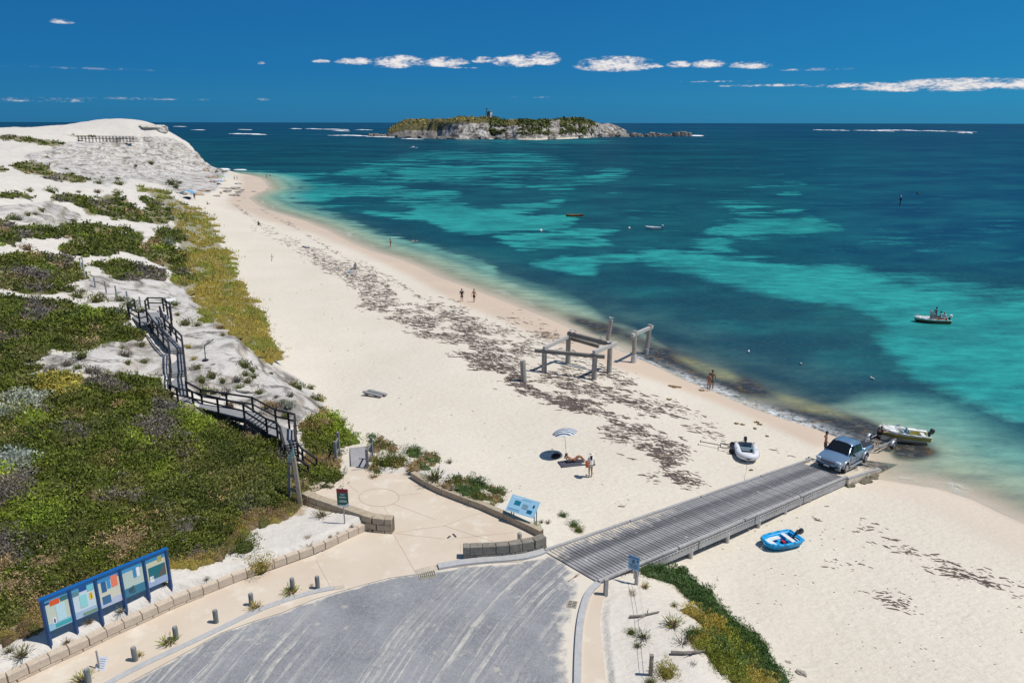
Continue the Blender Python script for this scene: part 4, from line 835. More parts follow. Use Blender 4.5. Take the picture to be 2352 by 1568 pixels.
# ------------------------------------------------------------ block walls
def stonemat(name,a,b,dk):
    m,T,p=newmat(name);P_=T.pos();n=T.noise(P_,3.2,7,.7);n2=T.noise(P_,14,4,.7);vz=T.attr('rc','Fac')
    c=T.mix(T.mapr(n,.32,.66),a,b);c=T.mix(T.math('MULTIPLY',T.mapr(n2,.58,.68),.7),c,dk)
    T.put(p.inputs['Base Color'],c);p.inputs['Roughness'].default_value=.95;T.put(p.inputs['Normal'],T.bump(T.math('ADD',n,n2),.7,.03));return m
LIME=stonemat('limestone_blocks',(.50,.42,.31),(.36,.29,.20),(.20,.15,.10));LIMEP=stonemat('pale_limestone',(.58,.49,.39),(.50,.41,.32),(.33,.26,.2));LIMED=stonemat('dark_limestone',(.30,.27,.22),(.17,.155,.13),(.07,.065,.055));MORT=flat('mortar',(.17,.14,.11),1,.1)
def blockwall(label,pts,th,z0,heights,bl,mat,cap=None,pale=None):
    """pts plan polyline; heights = course heights; blocks separated by open joints over a dark core"""
    zz=z0 if callable(z0) else (lambda i:z0)
    pts=[Vector((a,b,0)) for a,b in pts];cum=[0]
    for a,b in zip(pts[:-1],pts[1:]): cum.append(cum[-1]+(b-a).length)
    def at(s):
        s=min(max(s,0),cum[-1]-1e-6)
        for i in range(len(pts)-1):
            if s<=cum[i+1]: return pts[i].lerp(pts[i+1],(s-cum[i])/(cum[i+1]-cum[i]))
        return pts[-1]
    root=empty('stone_wall',at(cum[-1]/2)+Vector((0,0,zz(.5))),0,label,'wall');org=root.location.copy()
    core=MB();H=sum(heights);z=0
    n=max(2,int(cum[-1]/1.0))
    for i in range(n): a=at(cum[-1]*i/n);b=at(cum[-1]*(i+1)/n);za=zz((i+.5)/n);core.beam((a.x,a.y,za+H/2-.13),(b.x,b.y,za+H/2-.13),th-.05,H-.05+.2)
    core.build('mortar_core',MORT,root,org)
    mb=MB()
    for k,h in enumerate(heights):
        s=-(bl*.5 if k%2 else 0)
        while s<cum[-1]-.02:
            e=min(s+bl*(.9+.2*rnd.random()),cum[-1]);
            if cum[-1]-e<bl*.35: e=cum[-1]
            a=at(max(s,0)+.012);b=at(e-.012)
            if (b-a).length>.05:
                f=(max(s,0)+e)/2/cum[-1];j=rnd.uniform(-.012,.012)
                mb.beam((a.x,a.y,zz(f)+z+h/2+.003),(b.x,b.y,zz(f)+z+h/2+.003),th+j,h-.02)
            s=e
        z+=h
    mb.build('blocks',mat,root,org,bevel=.02)
    return root
lw=[R4c(*q) for q in ((-250,1690),(60,1590),(400,1420),(700,1290),(950,1160),(1200,1050),(1450,930),(1700,830))]
blockwall('two course limestone block wall holding the sand in front of the blue boards',smoothline(wp(lw,YZ)),.34,YZ,[.14,.36],.72,LIMEP)
blockwall('single course limestone block wall climbing from the information boards to the plaza',smoothline(wp([(465,1364),(547,1331),(602,1312),(636,1300),(689,1281),(736,1264),(817,1226),(842,1215)],YZ)),.3,YZ,[.42],.66,LIMEP)
bwp=wp([(704,1166),(722,1170),(748,1178),(790,1193),(830,1207),(862,1219),(904,1221)],YZ)
bwp=[(bwp[0][0]-.1,bwp[0][1]+.3)]+bwp[1:]
blockwall('high curved limestone bench wall with a pale top beside the red and green sign',smoothline(bwp),.5,YZ,[.16,.34,.36],.62,LIME)
cwp=smoothline(wp([(948,1096),(975,1114),(1004,1129),(1051,1148),(1114,1170),(1161,1192),(1207,1213),(1244,1232)],YZ))
blockwall('long low curved wall with a shadowed face around the seaward side of the plaza',cwp,.32,YZ,[.40],1.5,LIME)
blockwall('dark weathered block wall between the plaza and the kerb left of the timber ramp',smoothline(wp([Z5c(1640,978),Z5c(1760,975),Z5c(1950,966),(1192,1270),Z5c(2170,930),Z5c(2235,900)],YZ)),.42,YZ,[.22,.46],.66,LIMED)
blockwall('short limestone edging where the stairs reach the plaza',wp([Z5c(515,500),Z5c(620,455)],YZ),.3,YZ,[.3],.6,LIMEP)
blockwall('stub of limestone edging with a pointed end left of the plaza circle',wp([Z5c(625,440),Z5c(680,470)],YZ),.28,YZ,[.2],.8,LIME)
# ------------------------------------------------------------ drain grates
def grate(u0,v0,u1,v1,label,w=.55,col=(.40,.36,.28)):
    a=V3(u0,v0,YZ+.012);b=V3(u1,v1,YZ+.012);r=empty('drain_grate',a,0,label,'drain');d=(b-a);n=int(d.length/.09);t=d.normalized();s=Vector((-t.y,t.x,0))
    mb=MB();mb.beam(a-s*w/2,b-s*w/2,.04,.03);mb.beam(a+s*w/2,b+s*w/2,.04,.03);mb.beam(a,b,.03,.03)
    for i in range(n+1): q=a+d*i/n;mb.beam(q-s*w/2,q+s*w/2,.045,.036)
    mb.build('frame',flat('grate_iron',col,.8,.3),r,a);MB().box(tuple((a+b)/2-Vector((0,0,.006))),(d.length,w,.004),None).build('pit',flat('pit',(.12,.11,.10),1),r,a) if False else None
    pit=MB();pit.beam(a-Vector((0,0,.008)),b-Vector((0,0,.008)),w,.006);pit.build('pit',flat('pit',(.10,.10,.10),1),r,a)
grate(963,1322,1000,1316,'pale barred drain grate in the road at the edge of the plaza')
grate(1316,1380,1312,1394,'small sanded drain cover in the road near the right kerb',.4,(.5,.45,.38))
for a,b,lb in (((1525,838),(1545,820),'left'),((1565,805),(1588,830),'right')):
    pa=pz(a);pb=pz(b);mb=MB();mb.beam((pa[0],pa[1],YZ+.03),(pb[0],pb[1],YZ+.03),.09,.015);o=mb.build('floor_slot',flat('slot',(.05,.05,.05),.8));tag(o,'{} dark metal slot set in the middle of the plaza paving'.format(lb),'drain slot')
# ------------------------------------------------------------ bollards and posts
BOLL=wood('bollard_wood',(.10,.11,.11),(.30,.31,.30),(6,6,1))
def bollard(u,v,h,r,label,group=None,mat=None,top=.0,name='bollard',cat='bollard',z=None,lean=0):
    q=V3(u,v,z) if z is not None else W(u,v)
    e=empty(name,q,rnd.random(),label,cat,group);secs=[]
    mb=MB()
    for zz,rr in ((-.25,r),(h-.06,r*.98),(h-.02,r*.9),(h,r*.72)):
        secs.append([(math.cos(t*math.pi/6)*rr+lean*zz,math.sin(t*math.pi/6)*rr,zz) for t in range(12)])
    mb.loft(secs);mb.build('post',mat or BOLL,e,smooth=False)
    mb=MB();mb.tube((lean*h,0,h-.001),(lean*h,0,h+.012),r*.55,r*.5,12);mb.build('cap',flat('bollard_cap',(.30,.31,.32),.7),e)
    return e
z_=YZ+.02
for (c,h,lb) in ((R4c(745,1560),.62,'leftmost bollard, standing in a spiky tuft near the bottom edge'),(R4c(1135,1375),.62,'second bollard from the left, with a dark oval shadow and a dry tuft'),(R4c(1480,1195),.60,'third bollard from the left, rising behind a large spiky tuft'),(R4c(1815,1057),.62,'fourth bollard from the left, standing alone without any plant'),(R4c(2112,912),.60,'fifth bollard from the left, with a tuft at its right foot'),(Z5c(388,1215),.62,'bollard half hidden in the biggest spiky tuft'),(Z5c(572,1205),.64,'bollard nearest the plaza at the right end of the row')):
    bollard(c[0],c[1],h,.105,'grey timber '+lb,'timber bollards along the footpath',z=z_)
bollard(*Z5c(2055,860),.5,.12,'pale short bollard on the plaza under the tilted information table',z=z_,mat=wood('pale_post',(.30,.29,.27),(.50,.48,.44),(6,6,1)))
PP=wood('brown_post',(.20,.16,.12),(.36,.31,.26),(6,6,1));GP=wood('grey_post',(.25,.24,.23),(.42,.40,.38),(6,6,1))
def sqpost(q,h,w,label,mat,group=None,cat='post',name='fence_post',lean=(0,0)):
    e=empty(name,q,rnd.random()*.6,label,cat,group);MB().beam((0,0,-.3),(lean[0]*h,lean[1]*h,h),w,w,up=(0,1,0)).build('post',mat,e,bevel=.01);MB().box((lean[0]*h,lean[1]*h,h+.012),(w*1.1,w*1.1,.025)).build('cap',mat,e);return e
p1_=W(*Z7c(550,465));sqpost(p1_,.85,.17,'grey square post between the kerb and the numbered sign',GP)
p2_=W(*Z7c(928,1130));sqpost(p2_,.9,.13,'rusty brown square post at the bottom beside the golden bush',PP)
p3_=W(*Z5c(1565,515));sqpost(p3_,.65,.13,'short weathered post on the dune behind the curved wall',PP)
p4_=W(*Z5c(608,308));sqpost(p4_,.55,.1,'thin short post among weeds beside the stair foot',PP)
# rope strands between posts
RP=flat('rope',(.55,.52,.46),.9)
def rope(label,a,b,sag,r=.012,group=None,n=14,name='rope'):
    a=Vector(a);b=Vector(b);mb=MB();pts=[a.lerp(b,i/n)-Vector((0,0,sag*4*(i/n)*(1-i/n))) for i in range(n+1)];mb.pipe(pts,r,5);o=mb.build(name,RP,org=a);o.location=a;tag(o,label,'rope',group);return o
p5_=W(*Z7c(808,372));
for k,hh in enumerate((.75,.45)): rope('{} wire of the dune fence between the numbered sign and the rusty post'.format(('upper','lower')[k]),p5_+Vector((0,0,hh)),p2_+Vector((0,0,hh)),.05,.008)
rope('wire of the dune fence running out of the bottom edge from the rusty post',p2_+Vector((0,0,.7)),p2_+Vector((1.2,-5,.5)),.05,.008)
rope('thin wire from the short weathered post toward the tilted information table',p3_+Vector((0,0,.5)),W(*Z5c(1985,575))+Vector((0,0,.4)),.06,.008)
# ------------------------------------------------------------ signs
def sheet(parent,name,o,ux,uz,x0,x1,y0,y1,lift,th,mat):
    n=ux.cross(uz).normalized();a=o+ux*((x0+x1)/2)+uz*((y0+y1)/2)+n*(lift)
    R=Matrix((ux.normalized(),-n,uz.normalized())).transposed().to_4x4()
    MBx=MB().box((0,0,0),(abs(x1-x0)*ux.length,th,abs(y1-y0)*uz.length),Matrix.Translation(a)@R);return MBx.build(name,mat,parent,parent.location if parent.parent is None else None)
def col(name,*c,**k): return flat(name,s2l(*c),k.get('r',.45),.4,var=k.get('v',.05),scale=9)
BLU=col('board_blue',14,92,160);DBL=flat('board_navy',s2l(22,70,120),.5,.4,var=.1)
bt=[(370,1410),(740,1235),(1085,1072),(1430,912),(1750,752),(2060,622)];BP=[V3(55.1+a*.16406,1249.5+b*.16406,0) for a,b in bt]
gz=[TZ(np.array([3.1]),np.array([3.1])) for _ in ()]
BP=[W(55.1+a*.16406,1249.5+b*.16406) for a,b in bt];zb=sum(q.z for q in BP)/6
a0=BP[0];a1=BP[-1];dirn=(a1-a0);dirn.z=0;L=dirn.length;ux=dirn/5
root=empty('information_board',Vector((a0.x,a0.y,zb)),0,'long blue framed information board with five picture panels standing on sand','information board')
org=root.location.copy();HT=2.02
for i in range(6):
    q=Vector((a0.x,a0.y,zb))+ux*i;MB().box((q.x,q.y,zb+HT/2-.15),(.13,.13,HT+.3)).build('post',DBL,root,org,bevel=.01)
q0=Vector((a0.x,a0.y,zb+HT-.03));MB().beam(q0-ux.normalized()*.1,q0+ux*5+ux.normalized()*.1,.16,.09).build('top_rail',BLU,root,org,bevel=.01)
q0=Vector((a0.x,a0.y,zb+.5));
pan_cols=[((200,208,190),(86,160,205),(150,195,215)),((205,220,225),(80,160,205),(165,190,215)),((214,212,190),(60,140,190),(185,195,215)),((190,205,195),(70,150,195),(80,135,160)),((205,205,175),(60,140,180),(160,180,210))]
inser=[[(.22,.62,.76,.92,(222,92,48),'picture'),(.66,.98,.78,.92,(60,110,110),'picture'),(.42,.80,.20,.74,(190,220,228),'map'),(.22,.36,.18,.36,(240,240,245),'text_block'),(.26,.33,.20,.34,(90,60,150),'picture'),(.30,1.,.04,.16,(60,165,170),'picture')],
 [(.04,.32,.74,.90,(95,140,150),'picture'),(.34,.66,.82,.96,(30,80,150),'picture'),(.68,.97,.74,.92,(120,200,205),'picture'),(.30,.62,.3,.70,(150,215,215),'map'),(.74,.88,.46,.68,(235,205,60),'text_block'),(.79,.83,.48,.66,(190,70,40),'picture'),(.35,.97,.02,.12,(120,150,130),'picture')],
 [(.16,.38,.50,.84,(40,100,150),'text_block'),(.42,.58,.56,.86,(60,150,205),'text_block'),(.62,.90,.56,.92,(240,130,100),'text_block'),(.12,.50,.10,.36,(60,110,150),'picture')],
 [(.52,.66,.56,.90,(60,140,190),'text_block'),(.68,.82,.56,.86,(235,235,235),'text_block'),(.04,.98,.02,.30,(60,125,150),'picture'),(.20,.5,.08,.24,(225,230,230),'picture')],
 [(.60,.80,.76,.94,(175,165,105),'picture'),(.10,.94,.24,.66,(25,110,120),'aerial_picture'),(.12,.32,.16,.36,(235,238,240),'text_block')]]
nrm=ux.cross(Vector((0,0,1))).normalized();uzv=Vector((0,0,1))*(HT-.58)
for i in range(5):
    o0=q0+ux*i;bc,tc_,lc=pan_cols[i]
    pn=sheet(root,'panel',o0,ux,uzv,.06,.94,0,.97,.0,.03,col('panel%d'%i,*bc));
    def sub(nm,x0,x1,y0,y1,c,l): 
        m_=col('pc%d_%d_%d'%c,*c);n=nrm;X0=.06+.88*x0;X1=.06+.88*x1;a=o0+ux*((X0+X1)/2)+uzv*((y0+y1)/2*.97)+n*l
        R=Matrix((ux.normalized(),-n,Vector((0,0,1)))).transposed().to_4x4();ob=MB().box((0,0,0),((X1-X0)*ux.length,.006,(y1-y0)*.97*uzv.length),Matrix.Translation(a)@R).build(nm,m_,pn,org);return ob
    sub('title_band',0,1,.84,1,tc_,.017);sub('lower_band',0,1,0,.22,lc,.017)
    for (x0,x1,y0,y1,c,nm) in inser[i]: sub(nm,x0,x1,y0,y1,c,.023)
    if i==4:
        mb=MB();n=nrm;f=lambda x,y,l=.03:tuple(o0+ux*(.06+.88*x)+uzv*(y*.97)+n*l)
        mb.add([f(.5,.25),f(.93,.27),f(.93,.64),f(.86,.62),f(.58,.36)],[(0,1,2,3,4)]);mb.build('land_shape',col('pc_land',95,95,90),pn,org)
    if i==3:
        for k in range(3):
            sub('bird',.2+.1*k,.27+.1*k,.20+.03*k,.26+.03*k,(70,75,75),.030)
    if i==0: sub('wreck_picture',.02,.2,.85,.9,(20,60,100),.030)
# red and green sign
STEEL=flat('galvanised',(.35,.36,.37),.5,.5,.6)
q=W(*Z5c(770,733));root=empty('warning_sign',q,0,'upright red and green sign on a grey pole beside the bench wall','sign');rd_=Vector((1,-.12,0)).normalized();nn=rd_.cross(Vector((0,0,1)))
MB().tube((0,0,-.2),(0,0,2.05),.035).build('pole',STEEL,root)
def plate(parent,name,x0,x1,z0,z1,l,m): 
    n=nn;a=rd_*((x0+x1)/2)+n*(.05+l)+Vector((0,0,(z0+z1)/2));R=Matrix((rd_,-n,Vector((0,0,1)))).transposed().to_4x4();return MB().box((0,0,0),(x1-x0,.012,z1-z0),Matrix.Translation(a)@R).build(name,m,parent)
pl=plate(root,'sign_panel',-.3,.3,1.08,2.0,0,col('sign_green',30,98,84));plate(pl,'red_band',-.3,.3,1.79,2.0,.007,col('sign_red',170,35,55));plate(pl,'white_band',-.3,.3,1.0,1.09,.007,col('sign_white',215,222,228))
for zz,w_,l_ in ((1.92,.24,.011),(1.86,.2,.011),(1.71,.12,.007),(1.66,.10,.007),(1.36,.14,.007),(1.31,.22,.007),(1.27,.18,.007)): plate(pl,'lettering',-w_,w_,zz-.012,zz+.012,l_,col('sign_letters',205,215,215) if zz<1.8 else col('sign_dletters',110,20,40))
for k in range(6): plate(pl,'letter',-.16+k*.055,-.12+k*.055,1.50,1.575,.007,col('sign_letters',205,215,215))
tri=MB();tri.add([tuple(rd_*a+nn*.06+Vector((0,0,b))) for a,b in ((.08,1.09),(.3,1.09),(.3,1.2),(.24,1.22),(.2,1.15))],[(0,1,2,3,4)]);tri.build('mountain_emblem',col('sign_white',215,222,228),pl)
# numbered sign by the ramp
q=p5_;root=empty('numbered_sign',q,0,'small blue white sign with the number 8 on a stub post beside the timber ramp','sign')
MB().beam((0,0,-.3),(0,0,.75),.16,.12,up=(0,1,0)).build('post',GP,root,bevel=.01);rd_=Vector((.85,-.53,0)).normalized();nn=rd_.cross(Vector((0,0,1)))
MB().tube(tuple(rd_*-.13+Vector((0,0,.3))),tuple(rd_*-.15+Vector((0,0,1.46))),.03).build('pole',STEEL,root)
pl=plate(root,'sign_panel',-.42,.12,.78,1.48,0,col('sign_blue',130,175,205));plate(pl,'header',-.42,.12,1.36,1.48,.006,col('sign_hdr',80,135,180))
tx=bpy.data.curves.new('number','FONT');tx.body='8';tx.size=.26;tx.extrude=.004;to=bpy.data.objects.new('number',tx);COL.objects.link(to)
me8=bpy.data.meshes.new_from_object(to.evaluated_get(bpy.context.evaluated_depsgraph_get()));bpy.data.objects.remove(to);to=bpy.data.objects.new('number',me8);COL.objects.link(to);to.parent=pl;me8.materials.clear();me8.materials.append(flat('black_paint',(.02,.02,.02),.5))
to.matrix_basis=Matrix.Translation(rd_*-.24+nn*.066+Vector((0,0,1.12)))@Matrix((rd_,Vector((0,0,1)),nn)).transposed().to_4x4()
for k in range(3): plate(pl,'lettering',-.34,.04,.88+k*.07,.90+k*.07,.006,col('sign_dark',60,80,100))
plate(pl,'symbol',-.0,.06,1.22,1.32,.006,flat('black_paint',(.02,.02,.02),.5))
# tilted interpretive table
c0=V3(*Z5c(2035,740),YZ+.1);root=empty('information_table',W(*Z5c(2060,745)),.0,'tilted pale blue information table on short legs above the curved wall','information table')
g0=root.location.copy();ux=Vector((1.62,-.98,0)).normalized();uy=Vector((.98,1.62,0)).normalized()
top=Vector((g0.x,g0.y,g0.z+.95));sl_=Vector((uy.x*.72,uy.y*.72,.55)).normalized()
R=Matrix((ux,sl_,ux.cross(sl_))).transposed().to_4x4();cen=top+uy*.25+Vector((0,0,.1))
def tb(name,x,y,w,h,l,m,par=root): return MB().box((x,y,l),(w,h,.03 if l==0 else .006),Matrix.Translation(cen)@R).build(name,m,par,g0)
tp=tb('table_top',0,0,1.7,.95,0,col('table_blue',150,195,218))
tb('heading',-.45,.36,.6,.08,.019,col('table_text',190,215,230),tp)
for (x,y,w,h,c) in ((-.35,.08,.36,.26,(25,115,140)),(.15,-.02,.34,.28,(120,150,165)),(.5,-.22,.3,.2,(20,95,130)),(.62,.12,.1,.16,(35,50,60)),(-.4,-.3,.7,.05,(110,150,180)),(-.4,-.38,.7,.03,(110,150,180)),(.1,.34,.6,.03,(110,150,180))):
    tb('picture' if h>.1 else 'lettering',x,y,w,h,.019,col('tc%d_%d_%d'%c,*c),tp)
for sx in (-.7,.7):
    a=cen+ux*sx;MB().tube((a.x,a.y,g0.z-.2),(a.x,a.y,a.z-.02),.03).build('leg',STEEL,root,g0)
    b=a+sl_*.3;MB().tube((b.x,b.y,g0.z-.2),(b.x,b.y,b.z-.02),.03).build('leg',STEEL,root,g0)
MB().beam(cen+ux*-.7-Vector((0,0,.25)),cen+ux*.7-Vector((0,0,.25)),.05,.05).build('brace',STEEL,root,g0)
# tall timber post sign
q=W(*Z5c(448,600));root=empty('timber_sign_post',q,0,'tall pair of brown timber posts with a pointed pale green board near the stair foot','sign post')
MB().beam((0,0,-.2),(-.28,.35,2.75),.2,.2,up=(0,1,0)).build('post',PP,root,bevel=.01);MB().beam((-.75,.45,-.2),(-.6,.6,2.6),.16,.16,up=(0,1,0)).build('post',PP,root,bevel=.01)
for zz in (.8,1.6,2.3): MB().beam((-.72,.5,zz),(-.1-.1*zz,.12*zz,zz),.06,.14).build('brace',PP,root,bevel=.005)
mb=MB();pv=[(-.66,.5,2.55),(-.18,.28,2.25),(-.22,.32,3.35)];nn=(Vector(pv[1])-Vector(pv[0])).cross(Vector(pv[2])-Vector(pv[0])).normalized()*.02
mb.add(pv+[tuple(Vector(a)+nn) for a in pv],[(0,1,2),(5,4,3),(0,3,4,1),(1,4,5,2),(2,5,3,0)]);mb.build('board',col('pale_green',175,205,185),root)
# white notice on stake
q=W(*R4c(840,1470));root=empty('notice_sign',q,0,'small white notice tilted on a thin stake behind the leftmost bollards','sign')
MB().beam((0,0,-.2),(-.1,.15,.85),.05,.05,up=(0,1,0)).build('stake',GP,root)
rd_=Vector((1,-.15,0)).normalized();nn=Vector((-.1,-.75,.6)).normalized();uz_=nn.cross(rd_).normalized()
R=Matrix((rd_,uz_,nn)).transposed().to_4x4();pl=MB().box((.02,.3,.06),(.4,.5,.02),R).build('notice',col('white_notice',222,224,230),root)
for k in range(5): MB().box((.02,.14+k*.08,.074),(.26,.02,.006),R).build('lettering',col('notice_text',150,155,175),pl)
# ------------------------------------------------------------ timber boat ramp
TL=V3(1254,1268,YZ+.04);TR=V3(1372,1337,YZ+.04);BL=V3(1843,1064,.78);BR=V3(1940,1097,.78)
root=empty('boat_ramp',(TL+TR)/2,0,'long weathered timber boat ramp running from the road down the beach','boat ramp');org=root.location.copy()
m,T,p=newmat('ramp_planks');P_=T.pos();dv=(BL-TL);dl=math.hypot(dv.x,dv.y);dx_,dy_=dv.x/dl,dv.y/dl
al=T.math('ADD',T.math('MULTIPLY',T.n.new('ShaderNodeSeparateXYZ').outputs[0],1),0)
sx_=T.n.new('ShaderNodeSeparateXYZ');T.put(sx_.inputs[0],P_);X=T.math('SUBTRACT',sx_.outputs[0],TL.x);Y=T.math('SUBTRACT',sx_.outputs[1],TL.y)
alo=T.math('ADD',T.math('MULTIPLY',X,dx_),T.math('MULTIPLY',Y,dy_));acr=T.math('SUBTRACT',T.math('MULTIPLY',X,dy_),T.math('MULTIPLY',Y,dx_))
cv=T.n.new('ShaderNodeCombineXYZ');T.put(cv.inputs[0],T.math('MULTIPLY',alo,.09));T.put(cv.inputs[1],T.math('MULTIPLY',acr,.95));big=T.noise(cv.outputs[0],1.1,4,.6)
cv2=T.n.new('ShaderNodeCombineXYZ');T.put(cv2.inputs[0],T.math('MULTIPLY',alo,9));T.put(cv2.inputs[1],T.math('MULTIPLY',acr,.7));fine=T.noise(cv2.outputs[0],1.,6,.7)
track=T.math('MAXIMUM',T.mapr(T.math('ABSOLUTE',T.math('SUBTRACT',acr,1.0)),.15,.55,1,0,True),T.mapr(T.math('ABSOLUTE',T.math('SUBTRACT',acr,2.45)),.15,.5,.75,0,True))
c=T.mix(T.mapr(T.math('MULTIPLY_ADD',big,.5,T.math('MULTIPLY',fine,.6)),.35,.75),(.14,.14,.148),(.43,.42,.415))
c=T.mix(T.math('MULTIPLY',track,T.mapr(big,.25,.6,.25,.85)),c,(.075,.075,.085))
ws=T.noise(P_,2.6,6,.75);c=T.mix(T.math('MULTIPLY',T.mapr(ws,.62,.66),.75),c,(.55,.54,.52))
sd=T.math('ADD',T.math('MULTIPLY',T.mapr(alo,3,0),.0),T.mapr(T.math('ADD',T.math('MULTIPLY',acr,.35),T.math('MULTIPLY',T.math('SUBTRACT',T.noise(P_,1.4,6,.7),.5),1.2)),.0,.22,1,0))
sd2=T.math('MULTIPLY',sd,T.mapr(alo,7,10,1,0));c=T.mix(T.math('MULTIPLY',sd2,.8),c,(.62,.55,.45))
T.put(p.inputs['Base Color'],c);p.inputs['Roughness'].default_value=.9;T.put(p.inputs['Normal'],T.bump(fine,.4,.02));RPM=m
N=100;mb=MB();upn=(TR-TL).cross(BL-TL).normalized();upn=upn if upn.z>0 else -upn
for i in range(N):
    f=(i+.5)/N;a=TL.lerp(BL,f);b=TR.lerp(BR,f);st=(BL-TL).length/N;j=rnd.uniform(-.006,.006);mb.beam(a+upn*j,b+upn*(j+rnd.uniform(-.005,.005)),st*.78,.07,up=upn)
mb.build('deck',RPM,root,org)
WG=wood('weathered_beam',(.26,.25,.25),(.46,.45,.44),(1,1,1),scale=5)
LX=(TR-TL).normalized();BLe=V3(1882,1051,.62);
def kerbbeam(a,b,off,w,h,lift,nm):
    mb=MB();n=4
    for i in range(n):
        p0=a.lerp(b,i/n)+off+upn*lift;p1=a.lerp(b,(i+1)/n-.004)+off+upn*lift;mb.beam(p0,p1,w,h,up=upn)
    mb.build(nm,WG,root,org,bevel=.012)
kerbbeam(TL,BL+(BL-TL)*.055,-LX*.06,.15,.12,.085,'side_kerb');kerbbeam(TR,BR+(BR-TR)*.01,LX*.06,.16,.12,.085,'side_kerb')
kerbbeam(TR+(BR-TR)*.1,BR,LX*.06,.16,.42,-.26,'edge_beam');kerbbeam(TL+(BL-TL)*.1,BL,-LX*.04,.14,.34,-.24,'edge_beam')
kerbbeam(TL+(BL-TL)*.04,BL,LX*1.1,.14,.28,-.2,'bearer');kerbbeam(TL+(BL-TL)*.04,BL,LX*2.2,.14,.28,-.2,'bearer')
PALE=wood('pale_pile',(.42,.41,.39),(.58,.56,.53),(1,1,1),scale=5)
for k,f in enumerate((.16,.30,.44,.57,.69,.81,.92)):
    a=TL.lerp(BL,f);b=TR.lerp(BR,f)+LX*.12;mb=MB();mb.beam(a-upn*.48,b-upn*.48,.2,.2,up=upn);mb.build('cross_head',PALE,root,org,bevel=.01)
    for q in (a+LX*.25,b-LX*.05,a.lerp(b,.5)): MB().tube((q.x,q.y,G(q.x,q.y)-.5),(q.x,q.y,q.z-.3),.11,.11,8).build('pile',PALE,root,org)
mb=MB()
for i in range(6,88):
    if i%1==0: q=TR.lerp(BR,i/92)+LX*.16-upn*.1;mb.box(tuple(q),(.035,.035,.035))
mb.build('bolts',flat('rust',(.10,.07,.05),.8),root,org)
# drooping slat ends in shade beneath the edge
mb=MB()
for i in range(8,94):
    f=i/100;q=TR.lerp(BR,f)+LX*.05-upn*.47;gzz=G(q.x,q.y);
    if i%1==0: mb.beam(q-LX*.3,q+LX*(.04),.05,.05)
mb.build('slat_ends',PALE,root,org)
# concrete toe of the ramp
m,T,p=newmat('wet_concrete');P_=T.pos();n=T.noise(P_,2.2,7,.7);sx_=T.n.new('ShaderNodeSeparateXYZ');T.put(sx_.inputs[0],P_)
wz=T.mapr(T.math('MULTIPLY_ADD',T.math('SUBTRACT',n,.5),1.0,T.math('SUBTRACT',sx_.outputs[2],0)),.10,.42)
c=T.mix(wz,T.mix(T.mapr(n,.4,.6),(.055,.045,.03),(.22,.19,.14)),T.mix(T.mapr(n,.4,.62),(.52,.45,.36),(.60,.53,.43)));T.put(p.inputs['Base Color'],c);T.put(p.inputs['Roughness'],T.mapr(wz,0,1,.35,.9));T.put(p.inputs['Normal'],T.bump(n,.5,.06));WCM=m
dn=(BL-TL).normalized();slp=Vector((dn.x,dn.y,0)).normalized()
C0=BL-LX*.12;C1=BR+LX*.28;C0.z=.74;C1.z=.74
ln_=7.6;mb=MB();secs=[]
for i in range(9):
    f=i/8;zt=.735-1.0*f;secs.append([C0+slp*ln_*f+Vector((0,0,zt-C0.z)),C1+slp*ln_*f+Vector((0,0,zt-C1.z)),C1+slp*ln_*f+LX*.12+Vector((0,0,-1.2-C1.z)),C0+slp*ln_*f-LX*.12+Vector((0,0,-1.2-C0.z))])
mb.loft([[tuple(a) for a in s_] for s_ in secs]);o=mb.build('concrete_toe',WCM,root,org)
a=C1+LX*-.08+Vector((0,0,.05));b=a+slp*4.2+Vector((0,0,-.55));mb=MB();mb.beam(a,b,.16,.14);mb.build('side_kerb',WG,root,org)
# ------------------------------------------------------------ dark timber staircase
BK=wood('black_timber',(.012,.013,.016),(.045,.045,.05),(1,1,1),scale=4,rough=.6);DK=wood('deck_grey',(.20,.205,.215),(.34,.34,.35),(1,1,1),scale=4)
S=lambda a,b,z:V3(257.3+a*.2929,661.5+b*.2929,z)
root=empty('timber_staircase',S(470,700,5.2),0,'dark timber staircase and boardwalk zigzagging down the dune to the plaza','staircase');org=root.location.copy()
def deckpart(q4,th=.07,plank=.16,nm='deck'):
    a,b,c_,d=q4;mb=MB();n=max(1,int(((c_+d)/2-(a+b)/2).length/plank))
    for i in range(n):
        f=(i+.5)/n;p0=a.lerp(d,f);p1=b.lerp(c_,f);w=((d-a).length+(c_-b).length)/2/n*.93;mb.beam(p0-Vector((0,0,th/2)),p1-Vector((0,0,th/2)),w,th)
    mb.build(nm,DK,root,org)
    mb=MB()
    for p0,p1 in ((a,d),(b,c_)): mb.beam(p0-Vector((0,0,.2)),p1-Vector((0,0,.2)),.07,.26)
    mb.build('stringer',BK,root,org)
def flight(q4,n):
    a,b,c_,d=q4;mb=MB();mr=MB()
    for i in range(n):
        f=(i+.5)/n;p0=a.lerp(d,f);p1=b.lerp(c_,f);w=(((d-a)*Vector((1,1,0))).length)/n*.86;mb.beam(p0-Vector((0,0,.03)),p1-Vector((0,0,.03)),max(w,.24),.06)
        p0=a.lerp(d,(i+.98)/n);p1=b.lerp(c_,(i+.98)/n);mr.beam(p0-Vector((0,0,.08)),p1-Vector((0,0,.08)),.04,.12)
    mb.build('steps',DK,root,org);mr.build('risers',BK,root,org);mb=MB()
    for p0,p1 in ((a,d),(b,c_)): mb.beam(p0-Vector((0,0,.16)),p1-Vector((0,0,.16)),.06,.28)
    mb.build('stringer',BK,root,org)
